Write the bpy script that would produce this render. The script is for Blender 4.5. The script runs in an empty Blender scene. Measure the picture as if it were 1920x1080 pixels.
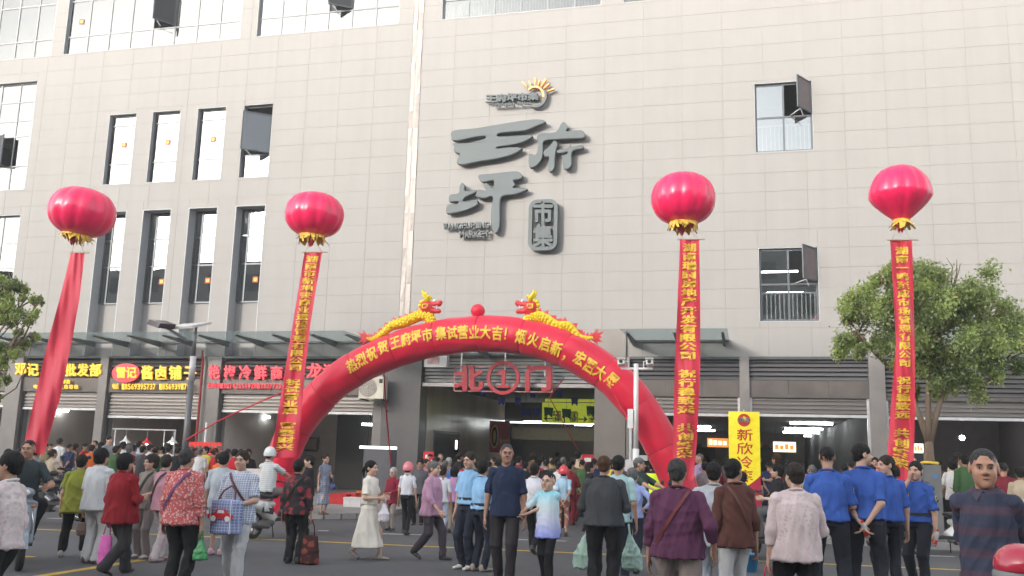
import bpy, math, random
import numpy as np
from mathutils import Vector, Matrix
from mathutils.geometry import tessellate_polygon

R = math.radians
random.seed(7)
scene = bpy.context.scene
COL = scene.collection

# ------------------------------------------------------------------ camera
YAW, PITCH, ROLL, FPX = .25130, .17697, .02764, 1735.4
CAMY, CAMZ = -29.3, 1.65
fw = Vector((-math.sin(YAW)*math.cos(PITCH), math.cos(YAW)*math.cos(PITCH), math.sin(PITCH)))
rt0 = Vector((math.cos(YAW), math.sin(YAW), 0)); up0 = rt0.cross(fw)
rt = rt0*math.cos(ROLL)+up0*math.sin(ROLL)
up = -rt0*math.sin(ROLL)+up0*math.cos(ROLL)
cam_d = bpy.data.cameras.new('camera'); cam = bpy.data.objects.new('camera', cam_d); COL.objects.link(cam)
cam_d.sensor_width = 36.0; cam_d.lens = 36.0*FPX/1920.0
cam_d.clip_start = .1; cam_d.clip_end = 1500
cam.matrix_world = Matrix(((rt.x, up.x, -fw.x, 0), (rt.y, up.y, -fw.y, CAMY), (rt.z, up.z, -fw.z, CAMZ), (0, 0, 0, 1)))
scene.camera = cam

# ------------------------------------------------------------------ light
SUN_TO = Vector((-.56, -1.0, .29)).normalized()          # direction towards the sun
SUN_EL = math.asin(SUN_TO.z); SUN_AZ = math.atan2(SUN_TO.x, SUN_TO.y)
world = bpy.data.worlds.new('World'); scene.world = world; world.use_nodes = True
wn = world.node_tree; wn.nodes.clear()
sky = wn.nodes.new('ShaderNodeTexSky'); sky.sky_type = 'NISHITA'; sky.sun_disc = False
sky.sun_elevation = SUN_EL; sky.sun_rotation = SUN_AZ
sky.air_density = 1.0; sky.dust_density = 2.5; sky.ozone_density = 1.0
bg = wn.nodes.new('ShaderNodeBackground'); bg.inputs[1].default_value = .15
wo = wn.nodes.new('ShaderNodeOutputWorld')
hs = wn.nodes.new('ShaderNodeHueSaturation'); hs.inputs['Saturation'].default_value = .35
wn.links.new(sky.outputs[0], hs.inputs['Color']); wn.links.new(hs.outputs[0], bg.inputs[0]); wn.links.new(bg.outputs[0], wo.inputs[0])
sl = bpy.data.lights.new('sun', 'SUN'); sl.energy = .80; sl.angle = R(2.5); sl.color = (1.0, .93, .85)
so = bpy.data.objects.new('sun', sl); COL.objects.link(so)
so.rotation_euler = SUN_TO.to_track_quat('Z', 'Y').to_euler(); so.location = (-20, -60, 40)
scene.view_settings.view_transform = 'Standard'; scene.view_settings.look = 'None'
scene.view_settings.gamma = 1.0; scene.view_settings.use_curve_mapping = False
scene.view_settings.exposure = 2.1

# ------------------------------------------------------------------ helpers
def ray(px, py):
    return fw + rt*((px-960)/FPX) - up*((py-540)/FPX)
def PP(px, py, Y=0.0):
    d = ray(px, py); t = (Y-CAMY)/d.y
    return Vector((d.x*t, Y, CAMZ+d.z*t))
def GG(px, py, z=0.0):
    d = ray(px, py); t = (z-CAMZ)/d.z
    return Vector((d.x*t, CAMY+d.y*t, z))
def XX(px, py, X):
    d = ray(px, py); t = X/d.x
    return Vector((X, CAMY+d.y*t, CAMZ+d.z*t))
def scale_at(Y, px=960, py=850):                      # pixels of the 1920 photo per metre
    p = PP(px, py, Y)-Vector((0, CAMY, CAMZ))
    return FPX/p.dot(fw)

MATS = {}
def lin(c):
    return tuple(((v/255.0)/12.92 if v/255.0 <= .04045 else ((v/255.0+.055)/1.055)**2.4) for v in c)
def mat(name, col=(.5, .5, .5), rough=.7, metal=0.0, var=.08, vscale=6.0, bump=0.0, bscale=40.0, emit=None, estr=0.0,
        trans=0.0, coat=0.0, objrand=0.0, spec=.5, sheen=0.0, alpha=1.0, stretch=(1, 1, 1), sub=0.0, dirt=0.0, pos=False, streak=0.0):
    if name in MATS: return MATS[name]
    m = bpy.data.materials.new(name); m.use_nodes = True; nt = m.node_tree; nt.nodes.clear()
    out = nt.nodes.new('ShaderNodeOutputMaterial'); b = nt.nodes.new('ShaderNodeBsdfPrincipled')
    nt.links.new(b.outputs[0], out.inputs[0])
    b.inputs['Roughness'].default_value = rough; b.inputs['Metallic'].default_value = metal
    b.inputs['Specular IOR Level'].default_value = spec; b.inputs['Coat Weight'].default_value = coat
    b.inputs['Transmission Weight'].default_value = trans; b.inputs['Sheen Weight'].default_value = sheen
    if sub: b.inputs['Subsurface Weight'].default_value = sub; b.inputs['Subsurface Scale'].default_value = .02
    tc = nt.nodes.new('ShaderNodeTexCoord'); mp = nt.nodes.new('ShaderNodeMapping'); mp.inputs['Scale'].default_value = stretch
    geo = nt.nodes.new('ShaderNodeNewGeometry'); SRC = geo.outputs['Position'] if pos else tc.outputs['Object']
    nt.links.new(SRC, mp.inputs[0])
    nz = nt.nodes.new('ShaderNodeTexNoise'); nz.inputs['Scale'].default_value = vscale; nz.inputs['Detail'].default_value = 5
    nt.links.new(mp.outputs[0], nz.inputs['Vector'])
    rp = nt.nodes.new('ShaderNodeValToRGB')
    c0 = [max(0, v*(1-var*1.3)) for v in col]; c1 = [min(1, v*(1+var)) for v in col]
    rp.color_ramp.elements[0].position = .3; rp.color_ramp.elements[1].position = .7
    rp.color_ramp.elements[0].color = (*c0, 1); rp.color_ramp.elements[1].color = (*c1, 1)
    nt.links.new(nz.outputs[0], rp.inputs[0])
    src = rp.outputs[0]
    if dirt:
        n3 = nt.nodes.new('ShaderNodeTexNoise'); n3.inputs['Scale'].default_value = .7; n3.inputs['Detail'].default_value = 6
        n3.inputs['Roughness'].default_value = .7
        nt.links.new(SRC, n3.inputs['Vector'])
        r3 = nt.nodes.new('ShaderNodeValToRGB'); r3.color_ramp.elements[0].position = .42; r3.color_ramp.elements[1].position = .62
        r3.color_ramp.elements[0].color = (1-dirt, 1-dirt, 1-dirt, 1); r3.color_ramp.elements[1].color = (1, 1, 1, 1)
        mx = nt.nodes.new('ShaderNodeMix'); mx.data_type = 'RGBA'; mx.blend_type = 'MULTIPLY'; mx.inputs[0].default_value = 1
        nt.links.new(n3.outputs[0], r3.inputs[0]); nt.links.new(src, mx.inputs[6]); nt.links.new(r3.outputs[0], mx.inputs[7]); src = mx.outputs[2]
    if streak:
        m4 = nt.nodes.new('ShaderNodeMapping'); m4.inputs['Scale'].default_value = (3.2, 3.2, .12); nt.links.new(SRC, m4.inputs[0])
        n4 = nt.nodes.new('ShaderNodeTexNoise'); n4.inputs['Scale'].default_value = 1.0; n4.inputs['Detail'].default_value = 6; n4.inputs['Roughness'].default_value = .65; nt.links.new(m4.outputs[0], n4.inputs['Vector'])
        r4 = nt.nodes.new('ShaderNodeValToRGB'); r4.color_ramp.elements[0].position = .36; r4.color_ramp.elements[1].position = .56
        r4.color_ramp.elements[0].color = (1-streak, 1-streak*1.05, 1-streak*1.15, 1); r4.color_ramp.elements[1].color = (1, 1, 1, 1)
        x4 = nt.nodes.new('ShaderNodeMix'); x4.data_type = 'RGBA'; x4.blend_type = 'MULTIPLY'; x4.inputs[0].default_value = 1
        nt.links.new(n4.outputs[0], r4.inputs[0]); nt.links.new(src, x4.inputs[6]); nt.links.new(r4.outputs[0], x4.inputs[7]); src = x4.outputs[2]
    if objrand:
        oi = nt.nodes.new('ShaderNodeObjectInfo'); mr = nt.nodes.new('ShaderNodeMapRange')
        mr.inputs[3].default_value = 1-objrand; mr.inputs[4].default_value = 1+objrand*.5
        hv = nt.nodes.new('ShaderNodeHueSaturation')
        nt.links.new(oi.outputs['Random'], mr.inputs[0]); nt.links.new(mr.outputs[0], hv.inputs['Value'])
        nt.links.new(src, hv.inputs['Color']); src = hv.outputs[0]
    nt.links.new(src, b.inputs['Base Color'])
    if bump:
        n2 = nt.nodes.new('ShaderNodeTexNoise'); n2.inputs['Scale'].default_value = bscale; n2.inputs['Detail'].default_value = 4
        nt.links.new(mp.outputs[0], n2.inputs['Vector'])
        bp = nt.nodes.new('ShaderNodeBump'); bp.inputs['Strength'].default_value = bump; bp.inputs['Distance'].default_value = .02
        nt.links.new(n2.outputs[0], bp.inputs['Height']); nt.links.new(bp.outputs[0], b.inputs['Normal'])
    if emit is not None:
        b.inputs['Emission Color'].default_value = (*emit, 1); b.inputs['Emission Strength'].default_value = estr
    MATS[name] = m; m.diffuse_color = (*col, 1)
    return m

def glass_mat(name, tint=(.9, .95, .95), refl=.5, rough=.01, gcol=(.8, .82, .83)):
    """tinted coated pane: a mirror-like share over a see-through tinted share"""
    m = bpy.data.materials.new(name); m.use_nodes = True; nt = m.node_tree; nt.nodes.clear()
    out = nt.nodes.new('ShaderNodeOutputMaterial')
    tr = nt.nodes.new('ShaderNodeBsdfTransparent'); tr.inputs[0].default_value = (*tint, 1)
    gl = nt.nodes.new('ShaderNodeBsdfGlossy'); gl.inputs[0].default_value = (*gcol, 1); gl.inputs['Roughness'].default_value = rough
    lw = nt.nodes.new('ShaderNodeFresnel'); lw.inputs[0].default_value = 1.5
    ad = nt.nodes.new('ShaderNodeMath'); ad.operation = 'ADD'; ad.inputs[1].default_value = refl; ad.use_clamp = True
    nt.links.new(lw.outputs[0], ad.inputs[0])
    tc = nt.nodes.new('ShaderNodeTexCoord'); nz = nt.nodes.new('ShaderNodeTexNoise'); nz.inputs['Scale'].default_value = 1.3
    bp = nt.nodes.new('ShaderNodeBump'); bp.inputs['Strength'].default_value = .05; bp.inputs['Distance'].default_value = .02
    nt.links.new(tc.outputs['Object'], nz.inputs['Vector']); nt.links.new(nz.outputs[0], bp.inputs['Height']); nt.links.new(bp.outputs[0], gl.inputs['Normal'])
    mx = nt.nodes.new('ShaderNodeMixShader'); nt.links.new(ad.outputs[0], mx.inputs[0])
    nt.links.new(tr.outputs[0], mx.inputs[1]); nt.links.new(gl.outputs[0], mx.inputs[2]); nt.links.new(mx.outputs[0], out.inputs[0])
    MATS[name] = m
    return m

class MB:
    def __init__(s): s.v = []; s.f = []; s.m = []; s.cm = 0
    def add(s, vs, fs):
        n = len(s.v); s.v += [tuple(v) for v in vs]; s.f += [tuple(i+n for i in f) for f in fs]; s.m += [s.cm]*len(fs); return s
    def box(s, x0, x1, y0, y1, z0, z1):
        return s.add([(x0,y0,z0),(x1,y0,z0),(x1,y1,z0),(x0,y1,z0),(x0,y0,z1),(x1,y0,z1),(x1,y1,z1),(x0,y1,z1)],
                     [(0,3,2,1),(4,5,6,7),(0,1,5,4),(1,2,6,5),(2,3,7,6),(3,0,4,7)])
    def obox(s, c, ax, ay, az):
        c, ax, ay, az = map(Vector, (c, ax, ay, az)); vs = []
        for k in (-1, 1):
            for i, j in ((-1,-1),(1,-1),(1,1),(-1,1)): vs.append(c+ax*i+ay*j+az*k)
        return s.add(vs, [(0,3,2,1),(4,5,6,7),(0,1,5,4),(1,2,6,5),(2,3,7,6),(3,0,4,7)])
    def bar(s, a, b, w, h=None, upv=(0,0,1)):
        a, b = Vector(a), Vector(b); h = h or w; d = (b-a); L = d.length; d.normalize()
        u = Vector(upv); u = (u-d*u.dot(d))
        if u.length < 1e-4: u = Vector((0,1,0))-d*d.y
        u.normalize(); r = d.cross(u)
        return s.obox((a+b)/2, r*w/2, u*h/2, d*L/2)
    def tube(s, pts, rad, n=10, cap=True, flat=1.0):
        pts = [Vector(p) for p in pts]; k = len(pts)
        if not hasattr(rad, '__len__'): rad = [rad]*k
        u = None; vs = []; fs = []
        for i in range(k):
            d = (pts[min(i+1, k-1)]-pts[max(i-1, 0)]).normalized()
            if u is None:
                u = Vector((0,0,1)) if abs(d.z) < .9 else Vector((1,0,0))
            u = (u-d*u.dot(d)).normalized(); w = d.cross(u)
            for j in range(n):
                a = 2*math.pi*j/n; vs.append(pts[i]+(u*math.cos(a)+w*math.sin(a)*flat)*rad[i])
        for i in range(k-1):
            for j in range(n):
                j2 = (j+1) % n; fs.append((i*n+j, i*n+j2, (i+1)*n+j2, (i+1)*n+j))
        if cap: fs.append(tuple(range(n))[::-1]); fs.append(tuple((k-1)*n+j for j in range(n)))
        return s.add(vs, fs)
    def lathe(s, prof, c=(0,0,0), n=24, mod=None):
        vs = []; fs = []; c = Vector(c)
        for (r, z) in prof:
            for j in range(n):
                a = 2*math.pi*j/n; rr = r*(mod(a, z) if mod else 1); vs.append(c+Vector((rr*math.cos(a), rr*math.sin(a), z)))
        for i in range(len(prof)-1):
            for j in range(n):
                j2 = (j+1) % n; fs.append((i*n+j, i*n+j2, (i+1)*n+j2, (i+1)*n+j))
        return s.add(vs, fs)
    def ball(s, c, r, n=12, m=8):
        if not hasattr(r, '__len__'): r = (r, r, r)
        vs = []; fs = []
        for i in range(m+1):
            t = math.pi*i/m
            for j in range(n):
                a = 2*math.pi*j/n; vs.append((c[0]+r[0]*math.sin(t)*math.cos(a), c[1]+r[1]*math.sin(t)*math.sin(a), c[2]+r[2]*math.cos(t)))
        for i in range(m):
            for j in range(n):
                j2 = (j+1) % n; fs.append((i*n+j, (i+1)*n+j, (i+1)*n+j2, i*n+j2))
        return s.add(vs, fs)
    def prism(s, pts, axis='y', a=0.0, b=.1):
        """pts: 2-D outline; extruded from a to b along axis ('y': pts are x,z)"""
        n = len(pts)
        def mk(p, t): return (p[0], t, p[1]) if axis == 'y' else ((t, p[0], p[1]) if axis == 'x' else (p[0], p[1], t))
        vs = [mk(p, a) for p in pts]+[mk(p, b) for p in pts]
        fs = [tuple(range(n)), tuple(range(2*n-1, n-1, -1))]+[(i, i+n, (i+1) % n+n, (i+1) % n) for i in range(n)]
        return s.add(vs, fs)
    def mesh(s, name, mats=None, smooth=False, off=(0,0,0)):
        me = bpy.data.meshes.new(name); o = Vector(off)
        me.from_pydata([(v[0]-o.x, v[1]-o.y, v[2]-o.z) for v in s.v], [], s.f); me.update()
        if mats:
            for m in (mats if isinstance(mats, (list, tuple)) else [mats]): me.materials.append(m)
        if any(s.m): me.polygons.foreach_set('material_index', s.m)
        if smooth: me.polygons.foreach_set('use_smooth', [True]*len(me.polygons))
        return me

def wloc(o):
    v = Vector((0,0,0))
    while o is not None: v += o.location; o = o.parent
    return v
def put(name, me, parent=None, loc=None):
    o = bpy.data.objects.new(name, me); COL.objects.link(o)
    if parent is not None: o.parent = parent
    if loc is not None: o.location = loc
    return o
def obj(name, mb, m, parent=None, smooth=False, kind=None):
    """mesh given in world coordinates, hung under parent"""
    off = wloc(parent) if parent is not None else (0,0,0)
    o = put(name, mb.mesh(name, m, smooth, off), parent)
    if kind: o['kind'] = kind
    return o
def tobj(name, mb, m, label, cat, group=None, smooth=False, base=None, kind=None):
    """a thing that is a single mesh"""
    b = Vector(base) if base is not None else Vector(mb.v[0])
    o = put(name, mb.mesh(name, m, smooth, b), None, b); o['label'] = label; o['category'] = cat
    if group: o['group'] = group
    if kind: o['kind'] = kind
    return o
def thing(name, label, cat, loc=(0,0,0), rz=0.0, group=None):
    o = bpy.data.objects.new(name, None); COL.objects.link(o); o.empty_display_size = .2
    o.location = loc; o.rotation_euler = (0,0,rz); o['label'] = label; o['category'] = cat
    if group: o['group'] = group
    return o
def struct(name, mb, m, smooth=False):
    o = obj(name, mb, m, None, smooth); o['kind'] = 'structure'; return o

# ---- characters: unit glyph meshes from the built-in font
_gl = {}
def glyph(ch, bold=.03):
    k = (ch, bold)
    if k in _gl: return _gl[k]
    c = bpy.data.curves.new('g', 'FONT'); c.body = ch; c.resolution_u = 2; c.offset = bold; c.fill_mode = 'FRONT'
    o = bpy.data.objects.new('g', c); COL.objects.link(o)
    me = o.to_mesh()
    vs = [tuple(v.co[:2]) for v in me.vertices]; fs = [tuple(p.vertices) for p in me.polygons]
    o.to_mesh_clear(); bpy.data.objects.remove(o); bpy.data.curves.remove(c)
    if not vs: _gl[k] = ([], [], 0, 1); return _gl[k]
    _gl[k] = (vs, fs, min(v[0] for v in vs), max(v[0] for v in vs)); return _gl[k]
def glyph_mb(ch, fn, bold=.03, mb=None, thick=None, cjk=True, fit=None):
    """fn maps (u,v,depth) u,v in 0..1 of the character cell to a point; thick: extrusion depths (front, back)"""
    vs, fs, x0, x1 = glyph(ch, min(bold, .012)); mb = mb or MB()
    if not vs: return mb
    if bold > .02:
        b = bold*.62; fn0 = fn
        for q, (du, dv) in enumerate(((-b, 0), (b, 0), (0, b), (0, -b))):
            f2 = lambda u, v, d, du=du, dv=dv, q=q: fn0(u+du, v+dv*.7, d+.0012*(q+1))
            glyph_mb(ch, f2, .012, mb, thick, cjk)
    if cjk:
        ys = [v[1] for v in vs]; y0, y1 = (-.16, .84)
        sp = 1.0; ox = (x0+x1)/2-.5
    else:
        y0, y1 = (0, .73); sp = (x1-x0); ox = x0
    def uv(v):
        return ((v[0]-ox)/sp, (v[1]-y0)/(y1-y0))
    n = len(vs)
    if thick is None:
        return mb.add([fn(*uv(v), 0) for v in vs], fs)
    front = [fn(*uv(v), thick[0]) for v in vs]; back = [fn(*uv(v), thick[1]) for v in vs]
    ed = {}
    for f in fs:
        for i in range(len(f)):
            a, b = f[i], f[(i+1) % len(f)]
            if (b, a) in ed: del ed[(b, a)]
            else: ed[(a, b)] = 1
    return mb.add(front+back, fs+[tuple(i+n for i in f[::-1]) for f in fs]+[(a, a+n, b+n, b) for (a, b) in ed])

# ---- signed-distance bodies -> smooth closed meshes
def E(p0, p1, a0, b0=None, a1=None, b1=None, side=(1,0,0), sub=False):
    """cone from p0 to p1 with elliptical section: half-width a along side, half-depth b across"""
    b0 = a0 if b0 is None else b0; a1 = a0 if a1 is None else a1; b1 = (b0 if b1 is None else b1)
    return (np.array(p0, float), np.array(p1, float), a0, b0, a1, b1, np.array(side, float), sub)
def C(p0, p1, r0, r1=None, sub=False):
    r1 = r0 if r1 is None else r1
    return E(p0, p1, r0, r0, r1, r1, sub=sub)
def S(c, r, sub=False):
    return ('ell', np.array(c, float), np.array(r if hasattr(r, '__len__') else (r, r, r), float), sub)
def K(pts, A, B):
    """vertical stack of ellipses: stations pts (x, y, z) with half-widths A and half-depths B, flat ends"""
    pts = np.array(pts, float); o = np.argsort(pts[:, 2]); return ('stk', pts[o], np.array(A, float)[o], np.array(B, float)[o])
def nets(prims, h, k=.03, clips=()):
    lo = []; hi = []
    for p in prims:
        if isinstance(p[0], str) and p[0] == 'stk':
            r = max(p[2].max(), p[3].max()); lo.append(p[1].min(0)-[r, r, 0]); hi.append(p[1].max(0)+[r, r, 0])
        elif isinstance(p[0], str):
            if not p[3]: lo.append(p[1]-p[2]); hi.append(p[1]+p[2])
        elif not p[7]:
            r = max(p[2:6]); lo.append(np.minimum(p[0], p[1])-r); hi.append(np.maximum(p[0], p[1])+r)
    lo = np.min(lo, 0)-2.5*h-k*.3; hi = np.max(hi, 0)+2.5*h+k*.3
    n = np.ceil((hi-lo)/h).astype(int)+1
    ax = [lo[i]+h*np.arange(n[i]) for i in range(3)]
    V = np.full(n, 1.0, np.float32)
    for p in prims:
        if isinstance(p[0], str) and p[0] == 'stk':
            r = max(p[2].max(), p[3].max()); a, b = p[1].min(0)-[r, r, 0], p[1].max(0)+[r, r, 0]; sub = False
        elif isinstance(p[0], str):
            c, r, sub = p[1], p[2], p[3]; a, b = c-r, c+r
        else:
            p0, p1, a0, b0, a1, b1, side, sub = p; r = max(a0, b0, a1, b1); a, b = np.minimum(p0, p1)-r, np.maximum(p0, p1)+r
        mg = k+2.5*h
        i0 = np.clip(((a-mg-lo)/h).astype(int), 0, n); i1 = np.clip(((b+mg-lo)/h).astype(int)+2, 0, n)
        if np.any(i1 <= i0): continue
        X = ax[0][i0[0]:i1[0], None, None]; Y = ax[1][None, i0[1]:i1[1], None]; Z = ax[2][None, None, i0[2]:i1[2]]
        if isinstance(p[0], str) and p[0] == 'stk':
            zs = p[1][:, 2]; zz = ax[2][i0[2]:i1[2]]; zf = np.linspace(zs[0], zs[-1], 60)
            def it(v):
                f = np.interp(zf, zs, v); g = np.pad(f, 5, mode='edge'); g = np.convolve(g, np.ones(11)/11, 'valid'); return np.interp(zz, zf, g)[None, None, :]
            A, B, cx, cy = it(p[2]), it(p[3]), it(p[1][:, 0]), it(p[1][:, 1])
            d = (np.sqrt(((X-cx)/A)**2+((Y-cy)/B)**2)-1)*np.minimum(A, B); d = np.maximum(d, np.maximum(zs[0]-Z, Z-zs[-1]))
        elif isinstance(p[0], str):
            q = np.sqrt(((X-c[0])/r[0])**2+((Y-c[1])/r[1])**2+((Z-c[2])/r[2])**2)
            d = (q-1)*min(r)*.5+ (q-1)*(np.mean(r))*.5
        else:
            D = p1-p0; L = np.linalg.norm(D)+1e-9; D = D/L
            u = side-D*np.dot(side, D)
            if np.linalg.norm(u) < .05: u = np.array([0,1.,0])-D*D[1]
            u /= np.linalg.norm(u); w = np.cross(D, u)
            dx, dy, dz = X-p0[0], Y-p0[1], Z-p0[2]
            t = dx*D[0]+dy*D[1]+dz*D[2]; tc = np.clip(t, 0, L); f = tc/L
            A = a0+(a1-a0)*f; B = b0+(b1-b0)*f; m = np.minimum(A, B); o = t-tc
            l = dx*u[0]+dy*u[1]+dz*u[2]; g = dx*w[0]+dy*w[1]+dz*w[2]
            cf = 1.0 if (abs(a0-b0) < 1e-6 and abs(a1-b1) < 1e-6) else .42
            d = (np.sqrt((l/A)**2+(g/B)**2+(o/(m*cf))**2)-1)*m
        sl_ = (slice(i0[0], i1[0]), slice(i0[1], i1[1]), slice(i0[2], i1[2])); W = V[sl_]; d = d.astype(np.float32)
        if sub:
            d = -d; hh = np.maximum(k-np.abs(W-d), 0)/k; V[sl_] = np.maximum(W, d)+hh*hh*k*.25
        else:
            hh = np.maximum(k-np.abs(W-d), 0)/k; V[sl_] = np.minimum(W, d)-hh*hh*k*.25
    for (pt, nm) in clips:                        # keep the side the normal points away from
        nm = np.array(nm, float); nm /= np.linalg.norm(nm)
        d = (ax[0][:, None, None]-pt[0])*nm[0]+(ax[1][None, :, None]-pt[1])*nm[1]+(ax[2][None, None, :]-pt[2])*nm[2]
        V = np.maximum(V, d.astype(np.float32))
    return surf(V, lo, h)
def surf(V, lo, h):
    V[0] = V[-1] = 1; V[:, 0] = V[:, -1] = 1; V[:, :, 0] = V[:, :, -1] = 1
    s = V < 0; c = np.zeros(tuple(np.array(V.shape)-1), np.int8)
    for i in (0, 1):
        for j in (0, 1):
            for l in (0, 1):
                c += s[i:c.shape[0]+i, j:c.shape[1]+j, l:c.shape[2]+l]
    act = (c > 0) & (c < 8); I = np.argwhere(act); idx = -np.ones(c.shape, np.int64); idx[act] = np.arange(len(I))
    P = np.zeros((len(I), 3)); N = np.zeros(len(I))
    for axx in range(3):
        o1, o2 = [q for q in range(3) if q != axx]
        for i in (0, 1):
            for j in (0, 1):
                A = I.copy(); A[:, o1] += i; A[:, o2] += j; B = A.copy(); B[:, axx] += 1
                va = V[A[:, 0], A[:, 1], A[:, 2]]; vb = V[B[:, 0], B[:, 1], B[:, 2]]; x = (va < 0) != (vb < 0)
                t = va/np.where(x, va-vb, 1); Q = A.astype(float); Q[:, axx] += t
                P[x] += Q[x]; N[x] += 1
    P = P/np.maximum(N, 1)[:, None]*h+lo
    F = []
    for axx in range(3):
        o1, o2 = [(1, 2), (2, 0), (0, 1)][axx]
        a = [slice(None)]*3; b = [slice(None)]*3; a[axx] = slice(0, -1); b[axx] = slice(1, None)
        sa, sb = s[tuple(a)], s[tuple(b)]; K = np.argwhere(sa != sb); K = K[(K[:, o1] > 0) & (K[:, o2] > 0)]
        if not len(K): continue
        fl = sa[K[:, 0], K[:, 1], K[:, 2]]
        def g(d1, d2):
            q = K.copy(); q[:, o1] -= d1; q[:, o2] -= d2; return idx[q[:, 0], q[:, 1], q[:, 2]]
        q = np.stack([g(1, 1), g(0, 1), g(0, 0), g(1, 0)], 1); q[~fl] = q[~fl][:, ::-1]; F.append(q)
    return P, np.concatenate(F)
def fold(P, F, amp=.006, freq=(9, 9, 4), seed=0, warp=.35, vert=.4):
    """cloth folds: push vertices along their normals by warped ridges"""
    rs = np.random.RandomState(seed); n = np.zeros_like(P)
    fn = np.cross(P[F[:, 2]]-P[F[:, 0]], P[F[:, 3]]-P[F[:, 1]])
    for i in range(4): np.add.at(n, F[:, i], fn)
    n /= np.linalg.norm(n, axis=1)[:, None]+1e-9
    q = P*np.array(freq); w = np.zeros(len(P)); zr = P[:, 2]; lowf = 1.15-.5*(zr-zr.min())/(np.ptp(zr)+1e-6)
    for i in range(6):
        d = rs.normal(size=3); d[2] *= vert if i % 3 else 1.1; ph = rs.uniform(0, 6.28); wp = rs.normal(size=3)*1.7
        a = np.sin(2*np.pi*(q@d)*.45*(1+.25*i)+ph+warp*4*np.sin(P@wp*3.0+ph*2)); m = np.clip(.5+.9*np.sin(P@(rs.normal(size=3)*5)+ph), 0, 1)
        w += (1.3*(1-np.abs(a))**1.6-.45)*m*1.6/(1+.25*i)+.35*a
    return P+n*(w*amp*.6*lowf)[:, None]
def npmesh(name, parts, mats, smooth=True):
    """parts: list of (P, F, material index)"""
    Vn = np.concatenate([p[0] for p in parts]); off = 0; Fs = []; mi = []
    for p in parts:
        Fs.append(p[1]+off); off += len(p[0]); mi.append(np.full(len(p[1]), p[2] if len(p) > 2 else 0))
    Fs = np.concatenate(Fs).astype(np.int32); mi = np.concatenate(mi).astype(np.int32)
    me = bpy.data.meshes.new(name); me.vertices.add(len(Vn)); me.vertices.foreach_set('co', Vn.astype(np.float32).ravel())
    k = Fs.shape[1]; me.loops.add(Fs.size); me.loops.foreach_set('vertex_index', Fs.ravel()); me.polygons.add(len(Fs))
    me.polygons.foreach_set('loop_start', np.arange(0, Fs.size, k, dtype=np.int32))
    me.polygons.foreach_set('material_index', mi)
    if smooth: me.polygons.foreach_set('use_smooth', np.ones(len(Fs), bool))
    for m in (mats if isinstance(mats, (list, tuple)) else [mats]): me.materials.append(m)
    me.update(calc_edges=True); return me
# ------------------------------------------------------------------ materials
M_panel = mat('wall_panel_stone', (.256, .249, .240), .75, spec=.12, var=.012, vscale=1.1, bump=.02, bscale=60, objrand=.012, dirt=.025, pos=True, streak=.035)
M_joint = mat('joint', (.225, .212, .198), .9)
M_frame = mat('window_frame_dark', (.075, .085, .095), .45, metal=.3)
M_framel = mat('window_frame_light', (.17, .18, .185), .5)
M_reveal = mat('window_reveal', (.33, .34, .35), .6, var=.05)
M_pier = mat('brown_grey_stone', (.205, .188, .178), .5, var=.06, vscale=2.5, bump=.03, dirt=.1)
M_portal = mat('portal_stone', (.175, .155, .140), .45, var=.05, vscale=2, dirt=.08)
M_blade = mat('louvre_metal', (.16, .155, .16), .42, metal=.45, var=.1, vscale=2, stretch=(.3, 1, 1))
M_shut = mat('shutter_steel', (.195, .18, .17), .38, metal=.55, var=.1, vscale=1.5, stretch=(.3, 1, 1), dirt=.12)
M_silver = mat('stainless_louvre', (.40, .385, .37), .35, metal=.4, var=.08, stretch=(.2, 1, 1))
M_rail = mat('bright_rail', (.7, .71, .72), .3, metal=.5)
M_dark = mat('dark_inside', (.035, .033, .032), .8)
M_inwall = mat('shop_inner_wall', (.58, .52, .47), .7, var=.06, vscale=1, dirt=.1)
M_infloor = mat('shop_floor', (.2, .19, .18), .5)
M_ceil = mat('shop_ceiling', (.4, .4, .4), .8)
M_pane = glass_mat('window_glass', (.75, .78, .78), .42, gcol=(.18, .19, .195))
M_paner = glass_mat('window_glass_pale', (.8, .83, .83), .45, gcol=(.33, .35, .36))
M_paned = glass_mat('window_glass_clear', (.85, .87, .87), .2, gcol=(.5, .53, .54))
M_panesash = glass_mat('sash_glass', (.25, .27, .28), .12)
M_canopy = glass_mat('canopy_glass', (.80, .85, .85), .0, .08)
_n = M_canopy.node_tree
_g = [q for q in _n.nodes if q.type == 'BSDF_GLOSSY'][0]; _m = [q for q in _n.nodes if q.type == 'MIX_SHADER'][0]
_df = _n.nodes.new('ShaderNodeBsdfDiffuse'); _df.inputs[0].default_value = (.42, .47, .47, 1); _tl = _n.nodes.new('ShaderNodeBsdfTranslucent'); _tl.inputs[0].default_value = (.42, .47, .47, 1)
_x = _n.nodes.new('ShaderNodeMixShader'); _x.inputs[0].default_value = .5; _n.links.new(_df.outputs[0], _x.inputs[1]); _n.links.new(_tl.outputs[0], _x.inputs[2])
_n.links.new(_x.outputs[0], _m.inputs[2]); _m.inputs[0].default_value = .3
for _l in list(_m.inputs[0].links): _n.links.remove(_l)
M_steel = mat('dark_steel', (.07, .075, .08), .45, metal=.4)
M_tube = mat('tube_light', (1, 1, 1), .5, emit=(.93, 1, 1), estr=7)
M_tubew = mat('lamp_light', (1, 1, 1), .5, emit=(1, .97, .9), estr=9)
M_curtain = mat('curtain', (.75, .75, .73), .9)
M_asphalt = mat('asphalt', (.092, .092, .095), .85, var=.18, vscale=180, bump=.25, bscale=260, dirt=.16)
M_paveA = mat('pavement_concrete', (.30, .28, .26), .8, var=.1, vscale=3, bump=.1, dirt=.15)
M_kerb = mat('kerb_stone', (.33, .32, .31), .8, var=.12, vscale=8, bump=.1)
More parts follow.
